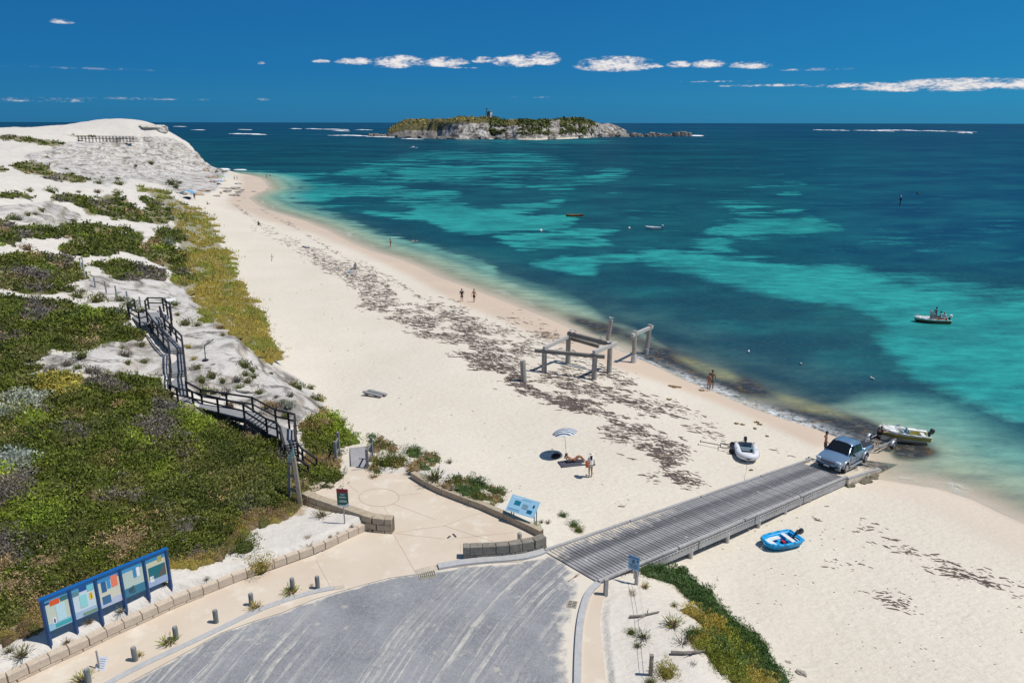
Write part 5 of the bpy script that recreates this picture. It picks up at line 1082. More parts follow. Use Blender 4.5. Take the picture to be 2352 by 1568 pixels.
NL=[S(300,268,6.7),S(325,335,6.3),S(448,478,6.05),S(455,530,5.7),S(463,662,5.6),S(463,712,5.3),S(466,868,5.2)]
NRt=[S(387,258,6.7),S(420,328,6.3),S(556,470,6.05),S(562,520,5.7),S(576,652,5.6),S(582,702,5.3),S(592,842,5.2)]
deckpart((NL[1],NRt[1],NRt[2],NL[2]));deckpart((NL[3],NRt[3],NRt[4],NL[4]));deckpart((NL[5],NRt[5],NRt[6],NL[6]))
flight((NL[0],NRt[0],NRt[1],NL[1]),3);flight((NL[2],NRt[2],NRt[3],NL[3]),3);flight((NL[4],NRt[4],NRt[5],NL[5]),3)
F=[S(520,895,5.2),S(640,922,4.75),S(1040,1022,4.7),S(1218,1135,3.65),S(1302,1150,3.6)]
Bk=[S(594,842,5.2),S(708,905,4.75),S(1108,968,4.7),S(1288,1062,3.65),S(1385,1082,3.6)]
mb=MB();mb.v=[tuple(NL[6]),tuple(NRt[6]),tuple(F[0])];mb.f=[(0,1,2)];mb.build('corner_deck',DK,root,org)
flight((F[0],Bk[0],Bk[1],F[1]),4);deckpart((F[1],Bk[1],Bk[2],F[2]));flight((F[2],Bk[2],Bk[3],F[3]),7)
deckpart((F[3],Bk[3],S(1430,1120,3.6),S(1302,1165,3.6)))
LL=[S(1302,1160,3.6),S(1330,1212,3.55),S(1365,1345,2.75)];RRr=[S(1435,1100,3.6),S(1440,1195,3.55),S(1462,1330,2.75)]
deckpart((LL[0],RRr[0],RRr[1],LL[1]));flight((LL[1],RRr[1],RRr[2],LL[2]),6)
# top landing
la=[S(155,225,6.75),S(270,190,6.75),S(380,188,6.75),S(462,228,6.75),S(387,262,6.72),S(300,272,6.72),S(225,285,6.75)]
mb=MB();n=len(la);mb.v=[tuple(q) for q in la]+[tuple(q-Vector((0,0,.1))) for q in la];mb.f=[tuple(range(n)),tuple(range(2*n-1,n-1,-1))]+[(i,(i+1)%n,n+(i+1)%n,n+i) for i in range(n)];mb.build('landing',DK,root,org)
def rail(path,gate=None):
    pts=[Vector(q) for q in path];tp=MB();mr=MB()
    up1=Vector((0,0,1.0));um=Vector((0,0,.52))
    for a,b in zip(pts[:-1],pts[1:]):
        tp.beam(a+up1,b+up1,.11,.09);mr.beam(a+um,b+um,.07,.09)
        L=(b-a).length;n=max(1,round(L/2.0))
        for i in range(n):
            q=a.lerp(b,i/n);MB().box((q.x,q.y,q.z+.3),(.11,.11,1.5)).build('post',BK,root,org)
    q=pts[-1];MB().box((q.x,q.y,q.z+.3),(.11,.11,1.5)).build('post',BK,root,org)
    tp.build('handrail',BK,root,org);mr.build('mid_rail',BK,root,org)
rail([S(185,175,6.75),S(132,215,6.75)]);rail([S(140,235,6.75),S(220,285,6.75),S(282,268,6.75)]);rail([S(282,270,6.75)]+NL[1:2]+NL[2:])
rail([S(270,188,6.75),S(290,160,6.75),S(405,162,6.75),S(465,215,6.75),S(462,240,6.75)])
rail([S(385,232,6.72),NRt[1],NRt[2],NRt[3],NRt[4],NRt[6],Bk[1],Bk[2],Bk[3],S(1390,1085,3.6),S(1440,1100,3.6),RRr[1],RRr[2],S(1500,1375,2.55),S(1612,1455,2.5)])
rail([NL[6],F[0],F[1],F[2],F[3],S(1300,1165,3.6),LL[1],LL[2],S(1412,1420,2.6),S(1545,1510,2.5)])
for q in (S(462,240,6.7),S(445,340,6.2),S(300,275,6.7),S(440,480,6.),S(915,1010,4.7),S(1040,1022,4.7),S(1218,1135,3.6)): MB().box((q.x,q.y,q.z-.9),(.13,.13,1.8)).build('support',BK,root,org)
# beach-access mat and its gateposts
m_=wood('mat_timber',(.24,.23,.24),(.38,.37,.37),(1,1,1),scale=5)
a,b,c_,d=[W(*Z5c(*q)) for q in ((820,350),(928,340),(926,172),(808,182))]
root=empty('boardwalk_mat',(a+b)/2,0,'short grey slatted boardwalk leading from the plaza onto the sand','boardwalk');org=root.location.copy();mb=MB()
for q in (a,b,c_,d): q.z+=.07
for i in range(34): f=(i+.5)/34;mb.beam(a.lerp(d,f),b.lerp(c_,f),(d-a).length/34*.85,.05)
mb.build('slats',m_,root,org)
def gate(q0,q1,h,label):
    a=W(*Z5c(*q0));b=W(*Z5c(*q1));r=empty('access_fence',a,0,label,'fence');o_=a.copy()
    MB().box((a.x,a.y,a.z+h/2-.1),(.16,.16,h+.2)).build('post',BOLL,r,o_,bevel=.01);MB().box((b.x,b.y,b.z+h/2+.05),(.16,.16,h+.3)).build('post',BOLL,r,o_,bevel=.01)
    for f in (.35,.85): MB().beam((a.x,a.y,a.z+h*f),(b.x,b.y,b.z+h*f),.06,.12).build('rail',BOLL,r,o_)
gate((707,285),(730,235),1.5,'dark timber fence length on the left of the slatted boardwalk')
gate((938,330),(972,260),1.35,'dark timber fence length on the right of the slatted boardwalk')
# ------------------------------------------------------------ seaweed wrack (thin dried clumps)
m,T,p=newmat('dried_weed');ac=T.attr('lc');T.put(p.inputs['Base Color'],T.mix(T.math('MULTIPLY',T.noise(T.pos(),14,3,.7),.5),ac,(.24,.19,.165)));p.inputs['Roughness'].default_value=.95;WEED=m
def clumps(name,us,vs_,px,cols,label,mat=WEED,asp=2.0,rot=None,th=.25,z0=.0):
    x,y,z=Wm(us,vs_);D=np.hypot(x,y);n=len(x);r=px*D/FV*.5*(1+.25*RN.random(n));k=9
    t=np.linspace(0,2*np.pi,k,endpoint=False)[None,:];rr=r[:,None]*(.55+.75*RN.random((n,k)));a=RN.normal(-.40 if rot is None else rot,.42,n)[:,None]
    ex=np.cos(t)*rr*asp;ey=np.sin(t)*rr/asp*1.5;X=x[:,None]+ex*np.cos(a)-ey*np.sin(a);Y=y[:,None]+ex*np.sin(a)+ey*np.cos(a)
    Z=TZ(X,Y)-.012+z0;hh=np.minimum(.02+r*th,.16)[:,None]
    X2=x[:,None]+(X-x[:,None])*.6;Y2=y[:,None]+(Y-y[:,None])*.6;Z2=TZ(X2,Y2)+hh*(.35+.65*RN.random((n,k)))*.7+.005+z0
    V=np.concatenate([np.stack([X,Y,Z],-1),np.stack([X2,Y2,Z2],-1),np.stack([x,y,z+hh[:,0]+z0],-1)[:,None,:]],1);m_=2*k+1
    i=np.arange(k);f1=np.stack([i,(i+1)%k,k+(i+1)%k,k+i],-1);i2=np.arange(0,k-1,2)
    f2=np.stack([k+i2,k+i2+1,k+(i2+2)%k,np.full_like(i2,2*k)],-1);f2=np.concatenate([f2,[[2*k-1,k,2*k,2*k]][:0] or np.zeros((0,4),int)])
    ff=np.concatenate([f1,f2]);F_=(ff[None]+(np.arange(n)*m_)[:,None,None]).reshape(-1,4);C_=np.repeat(cols,m_,0)
    o=npmesh(name,V.reshape(-1,3),F_,mat,attrs={'lc':C_});tag(o,label,'seaweed',kind='stuff');return o
def dprob(n,vmin,field,pw=1):
    us=RN.random(n)*2352;vs_=vmin+RN.random(n)*(1568-vmin);f=field(us,vs_);k=RN.random(n)<f;return us[k],vs_[k]
def fieldW(u,v):
    x,y=PZ(u,v,1.0);nn=fbm(x*.55+y*.2,y*.55,71,4,.6);n2=fbm(x*.16,y*.16,81,3)
    b=samp(mW,u,v);return np.clip(b*(.9+n2*.8)*sstep(-.2,.25,nn+b*.6-.16)*np.where((u>1830)&(v>1150),.4,1)*1.7,0,1)
us,vs_=dprob(600000,440,fieldW);n=len(us);print('weed',n)
big_=RN.random(n)**3;px=(1.25+6.2*big_)*np.clip((vs_-300)/500,.45,1.25)
c=np.array([.085,.062,.056])[None]*(.6+.9*RN.random((n,1)));wv_m=RN.random(n)<.05;c[wv_m]=[.15,.10,.045]
clumps('seaweed_wrack',us,vs_,px*1.15,c,'dark brown dried seaweed strewn in bands along the beach',asp=2.9)
us,vs_=dprob(2600,600,lambda u,v:samp(blur(ras([[(640,600),(760,620),(860,760),(1000,900),(1300,1000),(1500,1150),(1300,1250),(900,1080),(800,980),(700,800)]]),6,3),u,v)*.35+samp(blur(ras([[(1560,1240),(1900,1160),(2352,1400),(2352,1568),(1850,1568),(1650,1400)]]),6,3),u,v)*.35)
n=len(us);clumps('seaweed_scraps',us,vs_,2.+2.2*RN.random(n),np.array([.16,.13,.11])[None]*(.5+RN.random((n,1))),'scattered crumbs of seaweed and leaf on the dry sand',th=.15)
KELP=flat('golden_kelp',(.17,.105,.03),.7,.4,var=.5,scale=9,bump=.03)
for i,(u,v,r) in enumerate([(1552,888,14),(1610,897,5),(1737,970,5),(1745,975,5),(1735,985,5),(1705,975,6),(1690,973,5),(1760,1002,4),(1690,1030,5),(1700,1018,7),(1725,1080,5),(1536,918,6)]):
    q=W(u,v);D=(q-cam.location).length;rr=r*D/FV;mb=MB()
    for k in range(9):
        a=rnd.random()*6.28;d=rnd.random()*rr*.8;mb.ball((math.cos(a)*d*1.5,math.sin(a)*d,.02),(rr*.45,rr*.3,.05+.05*rnd.random()),7,4)
    o=mb.build('kelp_clump',KELP);o.location=q;tag(o,('large golden brown kelp pile on bare sand left of the walking couple','small golden kelp ball just left of the walking couple','golden kelp clump lying on clean sand')[min(i,2)],'kelp','golden kelp clumps near the water' if i>1 else None)
# ------------------------------------------------------------ people
SKIN={'tan':flat('skin_tan',(.36,.17,.095),.5,.4,var=.06),'fair':flat('skin_fair',(.50,.29,.20),.5,.4,var=.06),'dark':flat('skin_dark',(.20,.10,.065),.5,.4,var=.06)}
CLO={k:flat('cloth_'+k,c,.85,.2,var=.12,scale=30) for k,c in dict(black=(.018,.018,.022),white=(.74,.74,.76),denim=(.36,.42,.50),red=(.30,.03,.03),navy=(.02,.03,.07),grey=(.25,.27,.30),blue=(.15,.30,.48),lblue=(.45,.58,.70),green=(.06,.14,.11),bikini=(.30,.05,.04)).items()}
HAIR={'black':flat('hair_black',(.012,.010,.010),.5),'brown':flat('hair_brown',(.06,.03,.018),.55),'blond':flat('hair_blond',(.35,.24,.12),.55),'hat':flat('straw_hat',(.72,.66,.56),.8),'cap':flat('cap_pale',(.6,.58,.5),.8),'auburn':flat('hair_auburn',(.11,.04,.025),.5)}
def skinned(name,verts,edges,rad,mat,parent,root=0,sub=1):
    me=bpy.data.meshes.new(name);me.from_pydata([tuple(v) for v in verts],edges,[]);me.update();o=bpy.data.objects.new(name,me);COL.objects.link(o)
    sk=o.modifiers.new('skin','SKIN');sk.use_smooth_shade=True;sl_=me.skin_vertices[0].data
    for i,r in enumerate(rad): sl_[i].radius=(r,r) if not isinstance(r,tuple) else r
    sl_[root].use_root=True
    sb=o.modifiers.new('sub','SUBSURF');sb.levels=sub;sb.render_levels=sub
    dg=bpy.context.evaluated_depsgraph_get();m2=bpy.data.meshes.new_from_object(o.evaluated_get(dg));m2.name=name;m2.materials.clear();m2.materials.append(mat)
    for p_ in m2.polygons:p_.use_smooth=True
    bpy.data.objects.remove(o);o=bpy.data.objects.new(name,m2);COL.objects.link(o);o.parent=parent;return o
BASE=dict(pel=(0,0,.95),wa=(0,0,1.10),ch=(0,.0,1.30),nk=(0,.0,1.48),hd=(0,.02,1.60),hb=(0,.02,1.70),
 sl=(-.18,0,1.42),sr=(.18,0,1.42),el=(-.25,-.02,1.14),er=(.25,-.02,1.14),hl=(-.27,.05,.90),hr=(.27,.05,.90),
 pl=(-.09,0,.90),pr=(.09,0,.90),kl=(-.10,.03,.50),kr=(.10,.03,.50),al=(-.10,-.02,.09),ar=(.10,-.02,.09),tl=(-.10,.14,.03),tr=(.10,.14,.03))
POSES={'stand':{},
 'walk':dict(kl=(-.09,.16,.50),al=(-.09,.10,.09),tl=(-.09,.26,.04),kr=(.09,.0,.49),ar=(.09,-.26,.14),tr=(.09,-.13,.04),hl=(-.27,-.16,.92),el=(-.25,-.10,1.14),hr=(.26,.20,.94),er=(.25,.02,1.14)),
 'akimbo':dict(el=(-.40,-.06,1.18),hl=(-.18,.06,1.02),er=(.38,-.02,1.14),hr=(.36,.2,1.0),kl=(-.12,.02,.5),al=(-.16,0,.09),tl=(-.18,.14,.03)),
 'back':dict(el=(-.30,-.04,1.16),hl=(-.10,-.14,.98),er=(.30,-.04,1.16),hr=(.10,-.14,.98),al=(-.14,-.02,.09),tl=(-.14,.14,.03)),
 'reach':dict(el=(-.22,.22,1.25),hl=(-.16,.46,1.28),er=(.22,.24,1.22),hr=(.18,.48,1.22),ch=(0,.08,1.28),nk=(0,.16,1.44),hd=(0,.22,1.56),hb=(0,.24,1.66),sl=(-.18,.12,1.38),sr=(.18,.12,1.38)),
 'hold':dict(er=(.24,.16,1.16),hr=(.02,.30,1.12),el=(-.24,.16,1.16),hl=(-.02,.30,1.12)),
 'front':dict(er=(.22,.10,1.12),hr=(.06,.22,.92),el=(-.22,.10,1.12),hl=(-.04,.22,.90)),
 'sit':dict(pel=(0,0,.50),wa=(0,-.02,.65),ch=(0,-.02,.86),nk=(0,.02,1.03),hd=(0,.05,1.15),hb=(0,.05,1.25),sl=(-.18,0,.97),sr=(.18,0,.97),el=(-.25,.08,.72),er=(.25,.08,.72),hl=(-.15,.30,.66),hr=(.15,.30,.66),pl=(-.09,.02,.48),pr=(.09,.02,.48),kl=(-.12,.46,.50),kr=(.12,.46,.50),al=(-.12,.50,.09),ar=(.12,.50,.09),tl=(-.12,.65,.05),tr=(.12,.65,.05)),
 'ground':dict(pel=(0,0,.12),wa=(0,-.05,.27),ch=(0,-.04,.48),nk=(0,.02,.65),hd=(0,.06,.77),hb=(0,.06,.87),sl=(-.18,0,.59),sr=(.18,0,.59),el=(-.28,.05,.36),er=(.28,.05,.36),hl=(-.16,.34,.34),hr=(.16,.34,.34),pl=(-.09,.03,.11),pr=(.09,.03,.11),kl=(-.14,.36,.42),kr=(.14,.36,.42),al=(-.12,.62,.09),ar=(.12,.62,.09),tl=(-.12,.78,.05),tr=(.12,.78,.05)),
 'recline':dict(pel=(0,0,.13),wa=(0,-.14,.20),ch=(0,-.34,.30),nk=(0,-.48,.42),hd=(0,-.54,.53),hb=(0,-.53,.63),sl=(-.18,-.42,.35),sr=(.18,-.42,.35),el=(-.26,-.52,.10),er=(.24,-.22,.30),hl=(-.24,-.28,.05),hr=(.12,-.02,.32),pl=(-.09,.04,.12),pr=(.09,.04,.12),kl=(-.10,.34,.42),kr=(.12,.42,.50),al=(-.10,.66,.08),ar=(.12,.80,.08),tl=(-.10,.80,.05),tr=(.12,.95,.06)),
 'swim':dict(pel=(0,0,-.02),wa=(0,.15,0),ch=(0,.36,.02),nk=(0,.52,.05),hd=(0,.62,.10),hb=(0,.68,.17),sl=(-.18,.45,.03),sr=(.18,.45,.03),el=(-.38,.62,.12),er=(.3,.3,.0),hl=(-.30,.86,.02),hr=(.35,.1,-.05),pl=(-.09,-.04,-.02),pr=(.09,-.04,-.02),kl=(-.10,-.42,-.05),kr=(.10,-.42,-.02),al=(-.10,-.82,-.06),ar=(.10,-.82,.0),tl=(-.10,-.98,-.06),tr=(.10,-.98,.02))}
def person(q,face,pose,label,skin='tan',hair='black',top=None,bottom='black',long=False,hat=None,ht=1.72,dress=False,fem=False,group=None,hands=True,short=False):
    J=dict(BASE);J.update(POSES[pose]);s=ht/1.76;J={k:Vector(v)*s for k,v in J.items()}
    root=empty('person',q,face,label,'person',group)
    V=[];E=[];Rr=[];ix={}
    def nv(k,r,p=None):
        V.append(p if p is not None else J[k]);Rr.append(r);ix[k]=len(V)-1;return ix[k]
    sh=.92 if fem else 1.
    nv('pel',(.150*s,.10*s));nv('wa',(.115*s*sh,.085*s));nv('ch',(.140*s*sh,.10*s));nv('nk',.055*s);nv('hd',(.075*s,.088*s));nv('hb',(.062*s,.070*s))
    for a,b in (('pel','wa'),('wa','ch'),('ch','nk'),('nk','hd'),('hd','hb')): E.append((ix[a],ix[b]))
    for d in 'lr':
        nv('s'+d,.062*s*sh);nv('e'+d,.042*s*sh);nv('h'+d,.028*s);E+= [(ix['ch'],ix['s'+d]),(ix['s'+d],ix['e'+d]),(ix['e'+d],ix['h'+d])]
        fd=(J['h'+d]-J['e'+d]).normalized();sd=fd.cross(Vector((0,1,.3))).normalized()
        pm=nv('p_'+d,(.036*s,.018*s),J['h'+d]+fd*.07*s);E.append((ix['h'+d],pm))
        if hands:
            for k,(o_,L_) in enumerate(((-.030,.062),(-.010,.075),(.010,.070),(.029,.055))):
                a=nv('f%s%d'%(d,k),.0095*s,J['h'+d]+fd*.105*s+sd*o_*s);b=nv('g%s%d'%(d,k),.008*s,J['h'+d]+fd*(.105+L_)*s+sd*o_*1.2*s+Vector((0,.014,-.004))*s);E+=[(pm,a),(a,b)]
            a=nv('t'+d+'h',.011*s,J['h'+d]+fd*.055*s-sd*.045*s);b=nv('t'+d+'i',.009*s,J['h'+d]+fd*.10*s-sd*.062*s);E+=[(pm,a),(a,b)]
        nv('p'+d,(.090*s,.088*s));nv('k'+d,.058*s);nv('a'+d,.038*s);nv('t'+d,(.038*s,.022*s));E+=[(ix['pel'],ix['p'+d]),(ix['p'+d],ix['k'+d]),(ix['k'+d],ix['a'+d]),(ix['a'+d],ix['t'+d])]
    body=skinned('body',V,E,Rr,SKIN[skin],root)
    hd,hb=J['hd'],J['hb'];fw=Vector((0,1,0));upv=(hb-hd).normalized();fw=(fw-upv*fw.dot(upv)).normalized()
    face_m=MB();c=hd+upv*.03*s+fw*.088*s;face_m.ball(tuple(c+fw*.012*s),(.012*s,.016*s,.022*s),6,4);face_m.build('nose',SKIN[skin],body)
    em=MB()
    for dx in (-.03,.03): em.ball(tuple(c+Vector((dx*s,0,0))+upv*.022*s-fw*.006*s),(.012*s,.006*s,.006*s),6,4)
    em.build('eyes',HAIR['black'],body);em=MB();em.ball(tuple(c-upv*.045*s-fw*.008*s),(.022*s,.006*s,.005*s),6,4);em.build('mouth',CLO['bikini'],body)
    for dx in (-.078,.078): MB().ball(tuple(hd+Vector((dx*s,0,0))+upv*.03*s),(.012*s,.02*s,.028*s),6,4).build('ear',SKIN[skin],body)
    hm=MB();hm.ball(tuple(hb-fw*.018*s-upv*.012*s),(.092*s,.105*s,.080*s),12,8)
    hm.ball(tuple(hd-fw*.045*s+upv*.03*s),(.088*s,.075*s,.09*s),10,6)
    if long:
        for k in range(5): hm.ball(tuple(hd-fw*(.065+.012*k)*s+Vector((0,0,-.05*k*s))),((.085-.004*k)*s,.05*s,.07*s),9,6)
    hm.build('hair',HAIR[hair],root,smooth=True)
    if hat:
        b=MB();b.tube(tuple(hb-upv*.01*s),tuple(hb+upv*.012*s),.21*s,.19*s,18);b.tube(tuple(hb),tuple(hb+upv*.09*s),.105*s,.085*s,14);b.ball(tuple(hb+upv*.085*s),(.086*s,.09*s,.04*s),12,6);b.build('hat',HAIR[hat],root,smooth=False)
    def cloth(nm,keys,edges,rad,c): 
        vv=[J[k] if isinstance(k,str) else Vector(k) for k in keys];return skinned(nm,vv,edges,rad,CLO[c],root)
    if top:
        mid=lambda a,b,t:J[a].lerp(J[b],t);f=.55
        vv=[mid('wa','pel',.55),J['wa'],J['ch'],mid('ch','nk',.55),J['sl'],mid('sl','el',f),J['sr'],mid('sr','er',f)]
        skinned('shirt',vv,[(0,1),(1,2),(2,3),(2,4),(4,5),(2,6),(6,7)],[(.165*s,.125*s),(.145*s,.115*s),(.165*s,.125*s),.075*s,.078*s,.068*s,.078*s,.068*s],CLO[top],root,1)
    if bottom:
        mid=lambda a,b,t:J[a].lerp(J[b],t);f=.36 if short else (.12 if fem and not top else .72)
        vv=[mid('pel','wa',.3),J['pel'],J['pl'],mid('pl','kl',f),J['pr'],mid('pr','kr',f)]
        skinned('shorts',vv,[(0,1),(1,2),(2,3),(1,4),(4,5)],[(.150*s,.115*s),(.165*s,.125*s),.105*s,.10*s,.105*s,.10*s],CLO[bottom],root,1)
    if fem and not top:
        mb=MB()
        for dx in (-.06,.06): mb.ball(tuple(J['ch']+Vector((dx*s,.09*s,-.02*s))),(.055*s,.04*s,.045*s),8,6)
        mb.build('bikini_top',CLO[bottom],root,smooth=True)
    return root,J
F_=math.radians
def G3(u,v,z=None): return V3(u,v,z) if z is not None else W(u,v)
wom,JW=person(W(1356,1096),F_(25),'stand','person in white hat, white shirt and denim shorts holding a camera, back turned','tan','black','white','denim',long=True,hat='hat',fem=True,ht=1.68,short=True)
bp=MB();bp.box((-.27,-.04,1.02),(.22,.2,.42));bp.box((-.27,-.16,.95),(.18,.06,.24));bo=bp.build('shoulder_bag',flat('orange_leather',(.38,.12,.05),.6),bevel=.04)
bo.matrix_world=wom.matrix_world.copy();bo.location=W(1356,1096);bo.rotation_euler=(0,0,F_(25));tag(bo,'brown orange shoulder bag hanging at the left side of the person in the white hat','bag')
st=MB();st.pipe([(-.27,-.04,1.2),(-.16,.03,1.47),(.02,.02,1.46)],.015,5);st.build('strap',flat('black_paint',(.02,.02,.02),.5),bo)
cm_=MB();cm_.box((.31,.10,.80),(.14,.09,.10));cm_.tube((.31,.14,.80),(.31,.26,.80),.04,.045,12);co_=cm_.build('camera_body',flat('black_paint',(.02,.02,.02),.5),bevel=.01);co_.name='hand_camera';co_.location=W(1356,1096);co_.rotation_euler=(0,0,F_(25));tag(co_,'black camera held low in the right hand of the person in the white hat','camera')
sun_,_=person(W(1318,1061)+Vector((0,0,.04)),F_(-82),'recline','person sunbathing on a dark towel with knees raised, in a dark red bikini','tan','auburn',None,'bikini',long=True,fem=True,ht=1.68)
def towel(q,rz,w,l,mat,label,wav=.02,group=None,nm='beach_towel'):
    b=bmesh.new();bmesh.ops.create_grid(b,x_segments=10,y_segments=16,size=.5)
    for v in b.verts: v.co=Vector((v.co.x*w,v.co.y*l,wav*math.sin(v.co.x*9)*math.cos(v.co.y*7)+.035))
    me=bpy.data.meshes.new(nm);b.to_mesh(me);b.free();me.materials.append(mat)
    for p_ in me.polygons:p_.use_smooth=True
    o=bpy.data.objects.new(nm,me);COL.objects.link(o);o.location=q;o.rotation_euler=(0,0,rz);sd=o.modifiers.new('s','SOLIDIFY');sd.thickness=.02;tag(o,label,'towel',group);return o
towel(W(1314,1064),F_(-78),1.0,1.75,flat('towel_dark',(.07,.07,.09),.95),'dark grey beach towel under the sunbathing person')
# striped beach umbrella
q=W(1302,1047);root=empty('beach_umbrella',q,0,'blue and white striped beach umbrella tilted on a thin pole over the sand','umbrella')
tip=Vector((-.22,.10,2.0));MB().tube((0,0,-.3),tuple(tip),.022,.018,8).build('pole',flat('white_pole',(.7,.7,.7),.4),root)
m,T,p=newmat('stripes');sx_=T.n.new('ShaderNodeSeparateXYZ');T.put(sx_.inputs[0],T.obj())
sv=T.math('FRACT',T.math('MULTIPLY',T.math('ADD',T.math('MULTIPLY',sx_.outputs[1],.97),T.math('MULTIPLY',sx_.outputs[0],.25)),4.8));T.put(p.inputs['Base Color'],T.mix(T.math('GREATER_THAN',sv,.48),(.72,.74,.76),(.03,.07,.14)));p.inputs['Roughness'].default_value=.8
Rt=Matrix.Translation(tip)@Matrix.Rotation(F_(-9),4,'X')@Matrix.Rotation(F_(-8),4,'Y');mb=MB();vs__=[(0,0,.02)];fs__=[]
for j,(rr,zz) in enumerate(((.27,-.03),(.53,-.10),(.75,-.22),(.87,-.33))):
    for i in range(24): a=2*math.pi*i/24;k=1-.03*(1-abs(math.sin(a*4)))*0-.025*abs(math.sin(a*4));vs__.append((math.cos(a)*rr*k,math.sin(a)*rr*k,zz+.02*abs(math.sin(a*4))*j/3))
for i in range(24):
    fs__.append((0,1+i,1+(i+1)%24))
    for j in range(3): a=1+j*24;fs__.append((a+i,a+24+i,a+24+(i+1)%24,a+(i+1)%24))
mb.add(vs__,fs__);o=mb.build('canopy',m,root,smooth=False);o.matrix_basis=Rt;sd=o.modifiers.new('s','SOLIDIFY');sd.thickness=.008
mb=MB()
for i in range(8): a=math.pi/8+2*math.pi*i/8;mb.tube(tuple(Rt@Vector((0,0,-.35))),tuple(Rt@Vector((math.cos(a)*.5,math.sin(a)*.5,-.10))),.008,.008,5)
mb.build('ribs',STEEL,root)
q=W(1277,1050);root=empty('beach_bag',q,.4,'black beach bag lying in the round shade of the striped umbrella','bag');mb=MB();mb.ball((0,0,.12),(.36,.22,.18),12,8);mb.build('bag',CLO['black'],root,smooth=True);MB().ball((.3,-.12,.06),(.14,.1,.09),8,6).build('cloth_bundle',CLO['grey'],root,smooth=True)
MB().pipe([(-.15,0,.27),(-.1,0,.4),(.1,0,.4),(.15,0,.27)],.012,5).build('handle',CLO['black'],root)
# others on the beach
person(W(1627,897),F_(150),'front','person with long dark hair in a bikini, left one of the walking couple','tan','black',None,'bikini',long=True,fem=True,ht=1.66)
person(W(1634,893),F_(165),'walk','bare chested person in dark shorts, right one of the couple at the water edge','dark','black',None,'green',ht=1.82)
person(W(1061,694),F_(8),'back','person in a loose black shirt and black shorts standing with hands behind the back','fair','brown','black','black',ht=1.82)
person(W(1089,694),F_(-6),'walk','bare backed person in black shorts walking beside the one in the black shirt','tan','black',None,'black',ht=1.78,hands=True)
person(V3(897,567,-.02),F_(-60),'front','lone person in red swimwear standing in the swash','tan','black',None,'red',ht=1.75)
person(V3(952,553,.02),F_(100),'swim','lone swimmer face down off the middle of the beach, arm raised','fair','black',None,'black')
person(W(817,628),F_(20),'stand','person in grey striped clothes standing on the seaweed beside pale bags','tan','brown','grey','grey',long=True,fem=True,ht=1.7)
q=W(811,627)
for k,(dx,c,lb) in enumerate(((-.4,'lblue','pale blue beach bag beside the person on the seaweed'),(.25,'white','white beach bag right of a pale blue bag on the seaweed'))):
    mb=MB();mb.box((0,0,.22),(.5,.34,.44),taper=.8);o=mb.build('beach_bag',CLO[c],bevel=.05);o.location=q+Vector((dx,-.2,0));tag(o,lb,'bag');MB().pipe([(-.15,0,.4),(-.1,0,.6),(.1,0,.6),(.15,0,.4)],.015,5).build('handle',CLO['navy'],o)
towel(W(699,568),F_(60),1.1,2.,flat('towel_navy',(.03,.05,.08),.95),'dark towel left on the upper seaweed line')
person(W(594,517),F_(-20),'ground','person in dark clothes sitting alone on the far beach','tan','black','black','navy',ht=1.75)
person(W(476,470),F_(-80),'ground','person sitting on the sand near the far blue shelter','tan','brown',None,'black',ht=1.75)
person(W(447,459),F_(10),'stand','person standing beside the far blue beach shelter','dark','black','navy','black',ht=1.8)
person(W(539,414),F_(0),'stand','left person of two standing on the far sand spit','tan','black','white','black',ht=1.8,hands=False)
person(W(545,413),F_(-90),'walk','right person of two standing on the far sand spit','tan','black','grey','navy',ht=1.75,hands=False)
person(V3(613,410,-.3),F_(200),'stand','tallest of three bathers wading off the sand spit','tan','black',None,'black',ht=1.8,hands=False)
person(V3(621,409,-.7),F_(160),'stand','middle of three bathers wading off the sand spit','tan','brown',None,'navy',ht=1.75,hands=False)
person(V3(629,408.5,-.9),F_(100),'stand','smallest of three bathers wading off the sand spit','fair','brown',None,'black',ht=1.7,hands=False)
# far shelters and umbrellas
def umbrella(q,r,h,cols,label,tilt=8):
    root=empty('beach_umbrella',q,rnd.random()*3,label,'umbrella');MB().tube((0,0,-.2),(0,0,h),.03).build('pole',STEEL,root)
    for k,c in enumerate(cols):
        mb=MB()
        for i in range(8):
            if i%len(cols)==k: a=2*math.pi*i/8;b=2*math.pi*(i+1)/8;mb.add([(0,0,h),(math.cos(a)*r,math.sin(a)*r,h-.45),(math.cos(b)*r,math.sin(b)*r,h-.45)],[(0,1,2)])
        o=mb.build('canopy_panel',flat('umb_%d'%int(c[0]*999+c[1]*99+c[2]*9),c,.7),root);sd=o.modifiers.new('s','SOLIDIFY');sd.thickness=.02
    return root
umbrella(W(510,417),1.5,2.2,[(.55,.42,.05),(.05,.35,.32)],'yellow and green umbrella under the far cliff')
umbrella(W(517,416),1.5,2.2,[(.12,.45,.60),(.60,.70,.75)],'pale blue umbrella right of the yellow and green one')
umbrella(W(508,424),1.1,1.8,[(.25,.4,.75),(.5,.6,.8)],'light violet blue umbrella low in front of the yellow and green one')
q=W(432,458);root=empty('beach_shelter',q,0,'sky blue beach shelter at the far end of the grass strip','beach shelter')
mb=MB();secs=[[(math.cos(math.pi*i/8)*1.6,yy,1.7+math.sin(math.pi*i/8)*.7) for i in range(9)] for yy in (-1.2,1.2)];mb.loft(secs,closed=False,cap=False);o=mb.build('canopy',flat('shelter_blue',(.10,.36,.62),.6),root);sd=o.modifiers.new('s','SOLIDIFY');sd.thickness=.03
for sx in (-1.6,1.6):
    for sy in (-1.2,1.2): MB().tube((sx,sy,-.1),(sx,sy,1.75),.03).build('leg',STEEL,root)
MB().ball((-.3,0,.35),(1.3,.8,.45),10,6).build('gear_pile',CLO['navy'],root)
